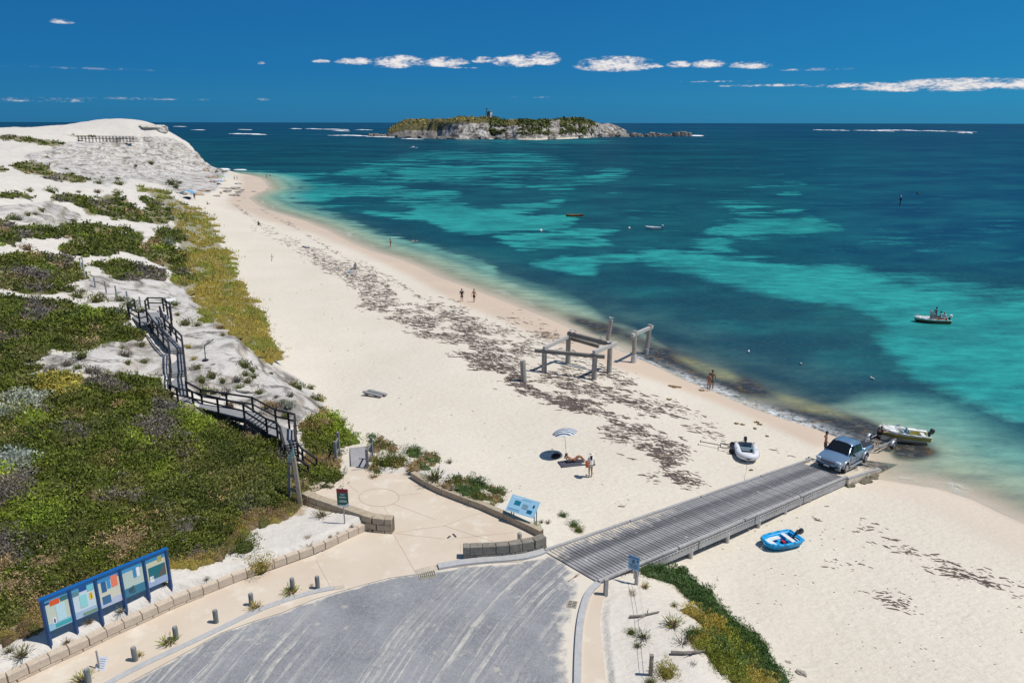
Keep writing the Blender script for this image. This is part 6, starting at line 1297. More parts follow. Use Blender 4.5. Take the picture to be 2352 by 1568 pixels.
# planks on the sand
q=W(860,908);root=empty('driftwood_bench',q,F_(-33),'low grey bench of two thick weathered planks lying on open sand','bench')
for k,(dy,dx) in enumerate(((-.22,0),(.24,.12))): MB().box((dx,dy,.22),(2.0,.34,.12)).build('plank',wood('bench_wood',(.16,.16,.16),(.36,.36,.36),(1,6,6)),root,bevel=.02)
for dx in (-.7,.75): MB().box((dx,0,.08),(.16,.8,.2)).build('support',GP,root)
# ------------------------------------------------------------ jetty ruins
JW_=wood('jetty_timber',(.20,.18,.155),(.46,.43,.39),(5,5,1),scale=2.5);JD=wood('jetty_dark',(.13,.12,.105),(.30,.28,.25),(3,3,3),scale=2.5)
JL=wood('jetty_light',(.34,.33,.31),(.52,.50,.47),(3,3,3),scale=2.5)
JV=lambda X,Y:((1250+X/3.92)/1.0884,(760+Y/3.92)/1.0884)
def gpt(X,Y): u,v=JV(X,Y);return W(u,v)
A=gpt(432,668);B=gpt(665,585);C_=gpt(921,738);D_=gpt(1068,670)
def atz(X,Y,ref):  # height of a pixel above the ground point ref, on the vertical through it
    u,v=JV(X,Y);lo,hi=0.,9.
    for _ in range(30):
        mid=(lo+hi)/2;uu,vv=project(np.array([ref.x]),np.array([ref.y]),np.array([ref.z+mid]))
        if vv[0]>v: lo=mid
        else: hi=mid
    return lo
hA=atz(432,478,A);hB=atz(665,330,B);hC=atz(921,512,C_);hD=atz(1068,420,D_)
root=empty('ruined_jetty',(A+D_)/2,0,'weathered jetty frame of four piles joined by thick timber beams','jetty ruin');org=root.location.copy()
def pile(q,h,r,par,o_,lean=(0,0),mat=JW_):
    mb=MB();n=6
    for i in range(n):
        a=Vector((q.x+lean[0]*i/n,q.y+lean[1]*i/n,q.z-.6+(h+.6)*i/n));b=Vector((q.x+lean[0]*(i+1)/n,q.y+lean[1]*(i+1)/n,q.z-.6+(h+.6)*(i+1)/n));mb.tube(a,b,r*(1.06-.02*i+rnd.uniform(-.01,.01)),r*(1.04-.02*i),10)
    return mb.build('pile',mat,par,o_)
for q,h in ((A,hA),(B,hB-.05),(C_,hC),(D_,hD+.1)): pile(q,h,.24,root,org)
up1=Vector((0,0,1));tA,tB,tC,tD=A+up1*hA,B+up1*hB,C_+up1*hC,D_+up1*hD
def bm(a,b,ext0,ext1,w,h,mat): d=(b-a).normalized();MB().beam(a-d*ext0,b+d*ext1,w,h).build('beam',mat,root,org,bevel=.03)
bm(tA+up1*.15,tC+up1*.05,.9,.9,.30,.34,JD);bm(tB+up1*.42,tD+up1*.30,.1,.1,.32,.42,JD);bm(tB-up1*.25+Vector((.5,.5,0)),tD-up1*.3+Vector((-.2,.4,0)),.5,-.9,.28,.34,JD)
bm(tA+up1*.47,tB+up1*.15,.1,.7,.28,.34,JL);bm(tC+up1*.42,tD+up1*.12,.25,1.3,.30,.36,JL)
P1=gpt(1308,572);P2=gpt(1425,500);root=empty('ruined_jetty',(P1+P2)/2,0,'two tall jetty piles joined by one pale crossbeam at the water edge','jetty ruin');org=root.location.copy()
h1=atz(1308,262,P1);h2=atz(1445,205,P2);pile(P1,h1,.22,root,org);pile(P2,h2,.24,root,org,(.35,.2))
MB().tube((P1.x,P1.y,P1.z-.3),(P1.x,P1.y,P1.z+atz(1308,495,P1)),.29,.28,12).build('sleeve',flat('pale_sleeve',(.55,.54,.52),.8,var=.25),root,org);MB().tube((P2.x,P2.y,P2.z-.5),(P2.x+.05,P2.y,P2.z+atz(1425,435,P2)),.29,.27,12).build('sleeve',flat('grey_sleeve',(.36,.36,.35),.8,var=.25),root,org)
t1=P1+up1*(h1-.35);t2=P2+up1*(h2-.35)+Vector((.35,.2,0));d=(t2-t1).normalized();nx=Vector((d.y,-d.x,0)).normalized()*-.28;MB().beam(t1-d*.75-nx*0,t2+d*.7,.26,.36).build('beam',JL,root,org,bevel=.03)
def solo(X,Y,X2,Y2,r,label,lean):
    q=gpt(X,Y);e=empty('jetty_pile',q,0,label,'jetty ruin');h=atz(X2,Y2,q);pile(Vector((0,0,0)),h,r,e,None,lean);return q,h
solo(238,755,228,552,.27,'short thick jetty pile with a split top standing inland among seaweed',(-.15,0))
qT,hT=solo(1040,400,1062,155,.22,'tallest single jetty pile with a seagull perched on its top',(.45,0))
GW=flat('gull_white',(.75,.75,.74),.7);GG=flat('gull_grey',(.30,.31,.33),.7);GB=flat('gull_beak',(.45,.10,.03),.6)
def gull(q,rz,label,group,float_=False):
    e=empty('seagull',q,rz,label,'seagull',group);z=.04 if float_ else .14
    secs=[[(math.cos(t*math.pi/4)*r,y,z+.07+dz+math.sin(t*math.pi/4)*r*.9) for t in range(8)] for y,r,dz in ((-.24,.012,.03),(-.12,.06,.0),(0,.085,0),(.10,.07,.01),(.16,.04,.06),(.19,.042,.10),(.23,.03,.11),(.25,.008,.10))]
    MB().loft(secs).build('body',GW,e,smooth=True)
    for s_ in (-1,1): MB().ball((s_*.065,-.06,z+.09),(.022,.17,.05),8,5).build('wing',GG,e,smooth=True)
    MB().tube((0,.25,z+.175),(0,.30,z+.165),.012,.003,5).build('beak',GB,e)
    if not float_:
        mb=MB();
        for s_ in (-.03,.03): mb.tube((s_,0,0),(s_,0,z+.02),.006,.006,4)
        mb.build('legs',GB,e)
    return e
gull(qT+Vector((.45,0,hT)),1.5,'seagull on top of the tallest jetty pile','seagulls perched on the jetty')
for k,(t,lb) in enumerate(((.05,'leftmost'),(.17,'second from left'),(.80,'right'))): gull((tB.lerp(tD,t))+up1*(.63-t*.12),rnd.random()*6,'seagull standing on the rear dark jetty beam, '+lb,'seagulls perched on the jetty')
gull(tC.lerp(tD,.9)+up1*.34,2,'seagull on the pale side beam of the jetty frame','seagulls perched on the jetty')
for (X,Y,lb) in ((733,378,'nearest the jetty'),(1460,537,'farther right, above the ramp'),(1040,450,'smallest, in the middle')): 
    u,v=Z3([(X,Y)])[0];gull(V3(u,v,0),rnd.random()*6,'white seagull floating on dark water, '+lb,'seagulls on the water',True)
# ------------------------------------------------------------ outboard motor
BLKG=flat('gloss_black',(.015,.015,.02),.3,.5,coat=.5);WHG=flat('gel_white',(.72,.72,.70),.35,.5,coat=.3);RUB=flat('rubber',(.02,.02,.02),.8)
def outboard(par,M,cowl=BLKG,tilt=0,s=1.,name='outboard_motor'):
    o=MB();MM=M@Matrix.Rotation(tilt,4,'X')@Matrix.Scale(s,4)
    secs=[[(math.cos(t*math.pi/5)*w,math.sin(t*math.pi/5)*l-.02,z) for t in range(10)] for w,l,z in ((.10,.14,.05),(.14,.2,.12),(.15,.23,.28),(.13,.2,.42),(.07,.11,.47))]
    o.loft(secs,M=MM);mo=o.build(name,cowl,par,smooth=False,bevel=.01)
    b=MB();b.box((0,.02,-.25),(.08,.14,.62),MM);b.box((0,.02,-.42),(.16,.22,.02),MM);b.ball((0,.0,-.62),(.05,.22,.06),8,6,MM);b.box((0,.16,.0),(.16,.1,.26),MM);b.build('leg',flat('motor_grey',(.04,.04,.045),.4),mo)
    b=MB()
    for k in range(3):
        a=k*2.094;b.add([tuple(MM@Vector(q)) for q in ((0,-.24,-.62),(math.cos(a)*.13-.03*math.sin(a),-.25,-.62+math.sin(a)*.13+.03*math.cos(a)),(math.cos(a+.5)*.12,-.22,-.62+math.sin(a+.5)*.12))],[(0,1,2)])
    b.build('propeller',flat('prop',(.12,.12,.12),.4,metal=.5),mo);return mo
# ------------------------------------------------------------ boats
def hull(stations,par,mat,name='hull',bevel=0):
    """stations: (y,halfbeam,z_gunwale,chine_halfbeam,z_chine,z_keel)"""
    secs=[]
    for (y,b,zg,cb,zc,zk) in stations:
        secs.append([(0,y,zk),(cb*.55,y,zk+(zc-zk)*.6),(cb,y,zc),((cb+b)/2,y,(zc+zg)/2),(b,y,zg),(b-.07 if b>.1 else b*.4,y,zg+.01),(b*.9-.07 if b>.1 else b*.3,y,zg-.04 if b>.1 else zg),
          (max(cb*.8-.05,0),y,max(zk+.12,zc)),(0,y,max(zk+.12,zc)),(-max(cb*.8-.05,0),y,max(zk+.12,zc)),(-(b*.9-.07) if b>.1 else -b*.3,y,zg-.04 if b>.1 else zg),(-(b-.07) if b>.1 else -b*.4,y,zg+.01),(-b,y,zg),(-(cb+b)/2,y,(zc+zg)/2),(-cb,y,zc),(-cb*.55,y,zk+(zc-zk)*.6)])
    mb=MB();mb.loft(secs);return mb.build(name,mat,par,smooth=False,bevel=bevel)
def zsplit(name,stops):
    m,T,p=newmat(name);sx_=T.n.new('ShaderNodeSeparateXYZ');T.put(sx_.inputs[0],T.obj());T.put(p.inputs['Base Color'],T.ramp(T.mapr(sx_.outputs[2],0,1),stops,'CONSTANT'));p.inputs['Roughness'].default_value=.3;p.inputs['Coat Weight'].default_value=.3;return m
# blue dinghy
BPL=flat('blue_plastic',(.012,.33,.66),.4,.4,var=.05)
q=W(1792,1252);root=empty('dinghy',q,F_(112),'bright blue plastic dinghy lettered DIZZY with a tilted black outboard, beached beside the ramp','dinghy');root.scale=(.86,.86,.86)
st_=[(-1.28,.62,.46,.52,.10,.05),(-1.0,.70,.47,.60,.08,.02),(-.3,.74,.48,.62,.07,.0),(.4,.72,.50,.58,.09,.02),(.85,.62,.53,.46,.14,.06),(1.12,.48,.56,.30,.22,.14),(1.25,.36,.57,.18,.3,.24)]
hb=hull(st_,root,BPL,bevel=.02)
mb=MB();ring=[(b,y,z) for (y,b,z,*_) in st_]+[(-b,y,z) for (y,b,z,*_) in reversed(st_)];ring.append(ring[0]);mb.pipe(ring,.085,8);mb.build('rubbing_rim',BPL,root,smooth=True)
MB().box((0,-1.18,.42),(1.1,.22,.12)).build('transom',BPL,root,bevel=.03)
MB().box((0,-.62,.40),(1.16,.30,.05)).build('seat',WHG,root,bevel=.01);MB().box((-.42,-.62,.22),(.26,.3,.32)).build('seat_box',BPL,root,bevel=.03);MB().box((.42,-.62,.22),(.26,.3,.32)).build('seat_box',BPL,root,bevel=.03)
MB().box((0,.78,.38),(.9,.42,.05)).build('bow_seat',WHG,root,bevel=.01);MB().box((.36,.2,.36),(.34,.8,.05)).build('side_seat',WHG,root,bevel=.01)
MB().box((0,-.2,.2),(.3,.22,.2)).build('fuel_tank',flat('fuel_red',(.45,.02,.04),.4),root,bevel=.04)
outboard(root,Matrix.Translation((0,-1.36,.56)),tilt=F_(58),s=.95)
b=MB();b.pipe([(0,1.3,.42),(.06,1.5,.2),(-.1,1.62,.05),(-.3,1.85,.03)],.018,6);b.build('bow_rope',flat('white_rope',(.6,.6,.55),.9),root)
def text(par,body,size,M,mat,name='lettering',ext=.004):
    tx=bpy.data.curves.new(name,'FONT');tx.body=body;tx.size=size;tx.extrude=ext;tx.align_x='CENTER';to=bpy.data.objects.new(name,tx);COL.objects.link(to)
    dg=bpy.context.evaluated_depsgraph_get();me=bpy.data.meshes.new_from_object(to.evaluated_get(dg));bpy.data.objects.remove(to);o=bpy.data.objects.new(name,me);me.materials.clear();me.materials.append(mat);COL.objects.link(o);o.parent=par;o.matrix_basis=M;return o
for sd_ in (1,-1):
    X=Vector((0,sd_*1,0));
    n_=Vector((sd_*1,0.06,-.28)).normalized();X=Vector((-.06*sd_*0,sd_,0));X=(X-n_*X.dot(n_)).normalized();Yv=n_.cross(X)
    Mx=Matrix((X,Yv,n_)).transposed().to_4x4();Mx.translation=Vector((sd_*.742,.38,.21));text(root,'DIZZY',.30,Mx,flat('black_paint',(.02,.02,.02),.5))
# white inflatable
PVC=flat('pvc_white',(.66,.67,.69),.5,.4,var=.04);q=W(1714,1046);root=empty('inflatable_boat',q,F_(168),'white inflatable boat with grey interior and black outboard lying on the sand','inflatable boat')
ring=[(.62,-1.35,.30),(.62,-.6,.31),(.60,.2,.34),(.54,.75,.38),(.40,1.08,.42),(.18,1.24,.45),(-.18,1.24,.45),(-.40,1.08,.42),(-.54,.75,.38),(-.60,.2,.34),(-.62,-.6,.31),(-.62,-1.35,.30)]
rs_=[.12]+[.22]*10+[.12];mb=MB();secs=[]
for i,q3 in enumerate(ring):
    a=Vector(ring[max(i-1,0)]);b=Vector(ring[min(i+1,len(ring)-1)]);t=(b-a).normalized();s_=t.cross(Vector((0,0,1))).normalized();u_=s_.cross(t);secs.append([tuple(Vector(q3)+(s_*math.cos(k*math.pi/6)+u_*math.sin(k*math.pi/6))*rs_[i]) for k in range(12)])
mb.loft(secs);mb.build('tubes',PVC,root,smooth=True)
gs=MB();gs.pipe([tuple(Vector(q3)+Vector((math.copysign(.215,q3[0]) if abs(q3[1])<1 else 0,.2 if q3[1]>1 else 0,-.03))) for q3 in ring],.03,6);gs.build('rub_strake',flat('strake_grey',(.14,.16,.17),.6),root)
MB().box((0,-.2,.14),(.9,2.1,.06)).build('floor',flat('inflat_grey',(.16,.21,.25),.6,var=.2),root);MB().box((0,-1.12,.33),(.9,.06,.42)).build('transom',flat('inflat_grey',(.16,.21,.25),.6),root);MB().box((0,.75,.40),(.8,.7,.05)).build('bow_cover',PVC,root,bevel=.02)
MB().box((0,-.35,.42),(.86,.24,.04)).build('seat',flat('seat_teal',(.14,.22,.27),.6),root);mb=MB();mb.box((0,.1,-.0),(.16,2.2,.16));mb.build('keel',PVC,root);MB().ball((0,1.46,.40),(.13,.03,.05),8,5).build('bow_handle',BLKG,root)
for s_ in (-1,1):
    MB().pipe([(s_*.66,-.1,.52),(s_*.68,0,.56),(s_*.66,.1,.52)],.02,5).build('handle',RUB,root);MB().ball((s_*.62,-1.46,.30),(.11,.05,.11),8,6).build('end_cone',flat('cone_grey',(.12,.12,.13),.6),root)
outboard(root,Matrix.Translation((0,-1.24,.50)),tilt=F_(25),s=.85);MB().tube((.05,-1.1,.75),(.25,-.65,.80),.02).build('tiller',RUB,root)
a=W(1711,1060)+Vector((0,0,.03));b_=W(1716,1122)+Vector((0,0,.03));n=8;pts=[];
for i in range(n+1): g_=a.lerp(b_,i/n)+Vector((.12*math.sin(i*.9),0,0));pts.append((g_.x,g_.y,float(TZ(np.array([g_.x]),np.array([g_.y]))[0])+.02))
mb=MB();mb.pipe([tuple(Vector(p_)-a) for p_ in pts],.014,5);o=mb.build('mooring_rope',RP);o.location=a;tag(o,'thin rope trailing over the sand from the white inflatable toward the ramp','rope')
# launching trolley
q=W(1671,1033);root=empty('launching_trolley',q,F_(-18),'small dark launching trolley with two wheels beside the white inflatable','trolley')
DM=flat('dark_metal',(.09,.08,.075),.6,.4,.4);mb=MB()
for a,b in (((-1.9,.1,.35),(-.5,.0,.3)),((-.5,.35,.3),(.9,.35,.3)),((-.5,-.35,.3),(.9,-.35,.3)),((-.5,.35,.3),(-.5,-.35,.3)),((.9,.35,.3),(.9,-.35,.3)),((.3,.6,.22),(.3,-.6,.22)),((-.5,.35,.3),(.9,-.35,.3)),((-1.9,.3,.36),(-1.9,-.1,.36))): mb.tube(a,b,.03,.03,6)
mb.build('frame',DM,root)
for s_ in (-1,1): mb=MB();mb.tube((.3,s_*.6-.07,.2),(.3,s_*.6+.07,.2),.2,.2,14);mb.build('wheel',RUB,root)
# trailer behind the car, boat with yellow sides
def wheelset(par,x,y,r,w,name='wheel',org=None):
    wv=MB();n=20;prof=[(-.5*w,r*.62),(-.5*w,r*.9),(-.36*w,r),(.36*w,r),(.5*w,r*.9),(.5*w,r*.62)];secs=[[(x+px_,y+math.cos(t*2*math.pi/n)*pr,r+math.sin(t*2*math.pi/n)*pr) for t in range(n)] for px_,pr in prof];wv.loft(secs,cap=True)
    tb_=wv.build('tyre',RUB,None,smooth=False)
    e=bpy.data.objects.new(name,tb_.data);bpy.data.objects.remove(tb_);COL.objects.link(e);e.parent=par
    sgn=1 if x>0 else -1;rm=MB();xo=x+sgn*.5*w
    rm.tube((xo-.02*sgn,y,r),(xo+.012*sgn,y,r),r*.64,r*.62,20)
    rm.build('rim',flat('alloy_dark',(.10,.10,.11),.4,.5,.6),e)
    sp_=MB()
    for k in range(6): a=k*math.pi/3;sp_.beam((xo+.022*sgn,y,r),(xo+.022*sgn,y+math.cos(a)*r*.6,r+math.sin(a)*r*.6),r*.26,.03,up=(1,0,0))
    sp_.tube((xo,y,r),(xo+.05*sgn,y,r),r*.2,r*.16,12);sp_.build('spokes',flat('alloy',(.55,.56,.58),.3,.5,.7),e);return e
FW=W(1938,1085);
cardir=Vector((.745,.667,0)).normalized() # from nose to tail
ang_=math.atan2(-cardir.x,cardir.y)  # local +Y = tail
side=Vector((cardir.y,-cardir.x,0))    # local +X
zc=.68
# ------------------------------------------------------------ the utility truck; local y: nose 0 -> tail 5.05, x: + = camera side
fw=V3(1938,1084,.66)                  # contact of the front wheel on the camera side
nose=fw-cardir*.95-side*.78
PB=(V3(1984,1071,.42)-V3(1938,1084,.66))
root=empty('utility_truck',(nose.x,nose.y,.70),0,'silver blue double cab utility truck parked at the foot of the ramp','truck')
root.rotation_euler=Matrix((side,cardir,Vector((0,0,1)))).transposed().to_euler();root.rotation_euler.rotate_axis('X',F_(-4.2))
m,T,p=newmat('silver_blue_paint');p.inputs['Base Color'].default_value=(.23,.36,.50,1);p.inputs['Metallic'].default_value=.55;p.inputs['Roughness'].default_value=.28;p.inputs['Coat Weight'].default_value=.8;p.inputs['Coat Roughness'].default_value=.05
dn_=T.noise(T.obj(),3,5,.6);T.put(p.inputs['Base Color'],T.mix(dn_,(.20,.33,.48),(.27,.39,.52)));PAINT=m
m,T,p=newmat('car_glass');p.inputs['Base Color'].default_value=(.008,.010,.013,1);p.inputs['Roughness'].default_value=.06;p.inputs['Specular IOR Level'].default_value=.6;GLS=m
SIL=flat('silver_trim',(.45,.46,.48),.35,.5,.5);GRY=flat('grey_plastic',(.05,.05,.055),.6)
def csec(y,hw,zb,zs,zt,crown=.03):  # body section
    return [(0,y,zb),(hw*.86,y,zb),(hw*.97,y,zb+.14),(hw,y,zb+.42*(zs-zb)),(hw*.985,y,zs-.06),(hw*.93,y,zs),(hw*.55,y,zt+crown*.7),(0,y,zt+crown),(-hw*.55,y,zt+crown*.7),(-hw*.93,y,zs),(-hw*.985,y,zs-.06),(-hw,y,zb+.42*(zs-zb)),(-hw*.97,y,zb+.14),(-hw*.86,y,zb)]
bd=MB();bd.loft([csec(0,.70,.42,.78,.80),csec(.06,.80,.36,.84,.86),csec(.25,.86,.34,.93,.95),csec(.6,.885,.34,1.0,1.03),csec(1.15,.89,.34,1.06,1.11),csec(1.5,.89,.34,1.10,1.14),csec(2.4,.89,.34,1.12,1.13,0),csec(3.45,.89,.36,1.14,1.15,0),csec(3.5,.89,.40,1.15,1.16,0)])
body=bd.build('body',PAINT,root,smooth=True,bevel=.0)
for o_x in (body,): md=o_x.modifiers.new('es','EDGE_SPLIT');md.split_angle=F_(32)
ms_=body.modifiers.new('ws','EDGE_SPLIT') if False else None
# cargo tray
tr=MB();tr.loft([csec(3.53,.87,.44,1.12,1.12,0),csec(3.9,.885,.44,1.13,1.13,0),csec(5.0,.885,.46,1.13,1.13,0),csec(5.05,.86,.5,1.12,1.12,0)]);tr.build('cargo_tray',PAINT,root,smooth=True)
MB().box((0,4.27,1.145),(1.56,1.42,.03)).build('tray_cover',flat('vinyl_black',(.03,.03,.035),.6),root,bevel=.01)
# cabin
def gsec(y,w0,z0,w1,z1): return [(w0,y,z0),(w0*.97,y,z0+(z1-z0)*.35),(w1*1.02,y,z0+(z1-z0)*.85),(w1*.9,y,z1),(w1*.4,y,z1+.03),(-w1*.4,y,z1+.03),(-w1*.9,y,z1),(-w1*1.02,y,z0+(z1-z0)*.85),(-w0*.97,y,z0+(z1-z0)*.35),(-w0,y,z0)]
cb=MB();cb.loft([gsec(1.22,.84,1.06,.80,1.09),gsec(1.55,.84,1.08,.74,1.33),gsec(1.98,.84,1.09,.66,1.63),gsec(2.2,.84,1.10,.665,1.70),gsec(2.8,.84,1.11,.67,1.73),gsec(3.2,.84,1.12,.655,1.70),gsec(3.35,.83,1.12,.66,1.60),gsec(3.52,.82,1.12,.70,1.20)]);cb.build('cabin',PAINT,root,smooth=True)
def quadpanel(name,pts,mat,off): 
    a=[Vector(q) for q in pts];n=(a[1]-a[0]).cross(a[2]-a[0]).normalized();c_=sum(a,Vector())/len(a)
    if n.dot(c_-Vector((0,2.3,1.2)))<0:n=-n
    k=len(a);vs=[tuple(q+n*off) for q in a]+[tuple(q-n*.04) for q in a];mb=MB();mb.add(vs,[tuple(range(k)),tuple(range(2*k-1,k-1,-1))]+[(i,(i+1)%k,k+(i+1)%k,k+i) for i in range(k)]);return mb.build(name,mat,root)
quadpanel('windscreen',[(-.76,1.30,1.13),(.76,1.30,1.13),(.62,1.93,1.60),(.3,1.99,1.65),(-.3,1.99,1.65),(-.62,1.93,1.60)],GLS,.10)
quadpanel('rear_window',[(-.62,3.50,1.22),(.62,3.50,1.22),(.56,3.34,1.60),(-.56,3.34,1.60)],GLS,.03)
for s_ in (1,-1):
    quadpanel('side_window',[(s_*.835,1.60,1.15),(s_*.835,2.38,1.16),(s_*.70,2.36,1.62),(s_*.705,2.08,1.60)],GLS,.045)
    quadpanel('side_window',[(s_*.835,2.46,1.16),(s_*.83,3.16,1.17),(s_*.70,3.08,1.60),(s_*.70,2.44,1.62)],GLS,.045)
    # doors outlines and handles
    sm=MB()
    for y_ in (1.45,2.42,3.30): sm.box((s_*.893,y_,.78),(.006,.018,.62))
    sm.box((s_*.893,2.4,.47),(.006,1.9,.018));sm.build('door_seam',GRY,root)
    for y_ in (2.25,3.12): MB().box((s_*.905,y_,.98),(.03,.16,.035)).build('door_handle',SIL,root)
    mb=MB();mb.ball((s_*1.0,1.62,1.14),(.11,.06,.09),10,6);mi=mb.build('side_mirror',GRY,root,smooth=True);MB().box((s_*.90,1.62,1.10),(.1,.04,.04)).build('mirror_arm',GRY,mi)
    MB().box((s_*.93,2.35,.33),(.14,1.9,.05)).build('side_step',SIL,root,bevel=.01)
    for y_ in (.95,3.95):
        fl=MB();secs=[]
        for k in range(11):
            a=math.pi*(.02+.96*k/10);secs.append([(s_*(.86+dx),y_+math.cos(a)*rr_,.37+math.sin(a)*rr_*1.02) for dx,rr_ in ((0,.42),(.075,.42),(.075,.48),(.0,.53))])
        fl.loft(secs);fl.build('wheel_arch',SIL if y_<2 else SIL,root,smooth=True)
        ar=MB();n=16;ar.add([(s_*.894,y_+math.cos(math.pi*k/n)*.43,.35+math.sin(math.pi*k/n)*.44) for k in range(n+1)]+[(s_*.70,y_+math.cos(math.pi*k/n)*.43,.35+math.sin(math.pi*k/n)*.44) for k in range(n+1)],[tuple(range(n+1))]+[(k,k+1,n+2+k,n+1+k) for k in range(n)]);ar.build('arch_liner',RUB,root)
        wheelset(root,s_*.79 if s_>0 else -.79,y_,.37,.25)
    hl=MB();hl.ball((s_*.66,.13,.82),(.23,.17,.10),12,8);hl.build('headlight',flat('lamp_glass',(.42,.50,.56),.1,.8,coat=1),root,smooth=True)
    MB().box((s_*.62,.0,.52),(.22,.06,.12)).build('fog_lamp',GRY,root,bevel=.02)
    MB().box((s_*.86,5.02,.95),(.08,.1,.32)).build('tail_light',flat('tail_red',(.35,.01,.01),.3),root,bevel=.02)
    MB().pipe([(s_*.62,2.1,1.74),(s_*.62,2.2,1.78),(s_*.62,3.1,1.79),(s_*.62,3.2,1.74)],.018,6).build('roof_rail',SIL,root)
    for y_ in (1.38,): quadpanel('window_pillar',[(s_*.84,1.28,1.10),(s_*.84,1.5,1.12),(s_*.70,2.02,1.60),(s_*.66,1.94,1.62)],GLS,.012)
gr=MB()
for k in range(4): gr.box((0,-.035+.012*k,.66+.045*k),(.86,.05,.018))
gr.build('grille_slats',SIL,root);MB().box((0,.01,.73),(.94,.06,.20)).build('grille',BLKG,root,bevel=.03)
MB().loft([[(x_,-.05+.14*(abs(x_)/.86)**2,z_) for x_,z_ in ((-.86,.30),(.86,.30),(.86,.60),(-.86,.60))],[(x_,.2,z_) for x_,z_ in ((-.86,.30),(.86,.30),(.86,.60),(-.86,.60))]]).build('bumper',SIL,root,bevel=.04);MB().box((0,-.055,.40),(1.1,.06,.16)).build('air_intake',RUB,root,bevel=.02);MB().box((0,-.09,.50),(.38,.015,.11)).build('number_plate',WHG,root)
MB().box((0,5.08,.48),(1.5,.12,.14)).build('rear_bumper',SIL,root,bevel=.02);MB().box((.35,.7,1.075),(.0,.0,.0)) if False else None
# trailer
tq_=Vector((nose.x,nose.y,0))+cardir*5.3;tr_root=empty('boat_trailer',tq_+Vector((0,0,.22)),0,'silver boat trailer hitched to the truck with its wheels in the shallows','trailer');tdir=(Vector((cardir.x,cardir.y,0))).normalized();ts=Vector((tdir.y,-tdir.x,0))
tr_root.rotation_euler=Matrix((ts,tdir,Vector((0,0,1)))).transposed().to_euler();tr_root.rotation_euler.rotate_axis('X',F_(-3.5))
GV=flat('galv_pale',(.50,.51,.52),.4,.5,.5);mb=MB()
for a,b in (((0,-.1,.42),(0,1.5,.42)),((0,1.2,.42),(.62,2.2,.42)),((0,1.2,.42),(-.62,2.2,.42)),((.62,2.2,.42),(.62,4.6,.42)),((-.62,2.2,.42),(-.62,4.6,.42)),((.62,2.8,.42),(-.62,2.8,.42)),((.62,4.5,.42),(-.62,4.5,.42)),((.85,3.4,.3),(-.85,3.4,.3))): mb.beam(a,b,.08,.1)
mb.build('frame',GV,tr_root);mb=MB();mb.beam((0,.8,.4),(0,.85,1.0),.08,.08);mb.box((0,.9,1.0),(.2,.2,.16));mb.build('winch_post',GV,tr_root)
for s_ in (1,-1):
    wheelset(tr_root,s_*.86,3.4,.29,.18);secs=[]
    for k in range(9): a=math.pi*(.05+.9*k/8);secs.append([(s_*(.86+dx),3.4+math.cos(a)*rr_,.29+math.sin(a)*rr_) for dx,rr_ in ((-.12,.36),(.13,.36),(.13,.38),(-.12,.38))])
    MB().loft(secs).build('mudguard',GV,tr_root,smooth=True);MB().beam((s_*.4,2.2,.55),(s_*.4,4.5,.55),.1,.06).build('bunk',CLO['black'],tr_root);MB().tube((s_*.3,.2,.0),(s_*.3,.2,.7),.04).build('jockey_stand',GV,tr_root) if s_>0 else None
MB().tube((-.16,.35,.17),(-.06,.35,.17),.14,.14,12).build('jockey_wheel',RUB,tr_root)
YEL_=zsplit('yellow_hull',[(0,(.60,.62,.60)),(.36,(.42,.32,.06)),(.73,(.72,.72,.69))])
def runabout(q,rz,L,mat,label,tiltx=0,name='motorboat'):
    r=empty(name,q,rz,label,'boat');r.rotation_euler=(tiltx,0,rz);h=L/2
    st=[(-h,.86,.82,.74,.32,.18),(-h*.6,.93,.84,.80,.28,.10),(-h*.1,.96,.88,.78,.28,.04),(h*.35,.88,.94,.62,.36,.06),(h*.68,.66,1.0,.36,.5,.16),(h*.88,.38,1.05,.14,.68,.36),(h,.08,1.08,.02,.92,.7)]
    hull(st,r,mat,bevel=0);rg=[(b,y,z) for (y,b,z,*_) in st];rg2=rg+[(-a,b,c) for a,b,c in reversed(rg)];MB().pipe(rg2,.05,7).build('gunwale',WHG,r,smooth=True)
    MB().loft([[(-.62,h*.25,.92),(.62,h*.25,.92),(.60,h*.25,.97),(-.6,h*.25,.97)],[(-.60,h*.6,1.0),(.60,h*.6,1.0),(.5,h*.6,1.05),(-.5,h*.6,1.05)],[(-.12,h*.92,1.06),(.12,h*.92,1.06),(.1,h*.92,1.1),(-.1,h*.92,1.1)]]).build('foredeck',WHG,r)
    return r,h
bq=V3(2072,1011,.0);boatq=bq+Vector((0,0,.02))
bdir=F_(90-6)
r,h=runabout(boatq,F_(78),4.9,YEL_,'white motorboat with a yellow band on its side being launched off the trailer',tiltx=F_(2));r.scale=(.78,.72,.85)
m,T,p=newmat('clear_screen');p.inputs['Base Color'].default_value=(.35,.5,.55,1);p.inputs['Roughness'].default_value=.1;p.inputs['Alpha'].default_value=.45
mb=MB();ws=[(-.62,.45),(-.45,.85),(.45,.85),(.62,.45)]
for (a,b),(c,d) in zip(ws[:-1],ws[1:]): mb.add([(a,b,.95),(c,d,.95),(c*.9,d-.25,1.32),(a*.9,b-.25,1.32)],[(0,1,2,3)])
mb.build('windscreen',m,r);mb=MB();mb.pipe([(a*.9,b-.25,1.33) for a,b in ws],.018,6)
for a,b in ws: mb.tube((a,b,.95),(a*.9,b-.25,1.33),.015,.015,5)
mb.build('screen_frame',GV,r)
for sx in (-.38,.38):
    mb=MB();mb.box((sx,-.1,.62),(.46,.46,.3));mb.box((sx,-.34,.88),(.46,.1,.5));mb.build('seat',flat('seat_aqua',(.28,.42,.46),.6),r,bevel=.04)
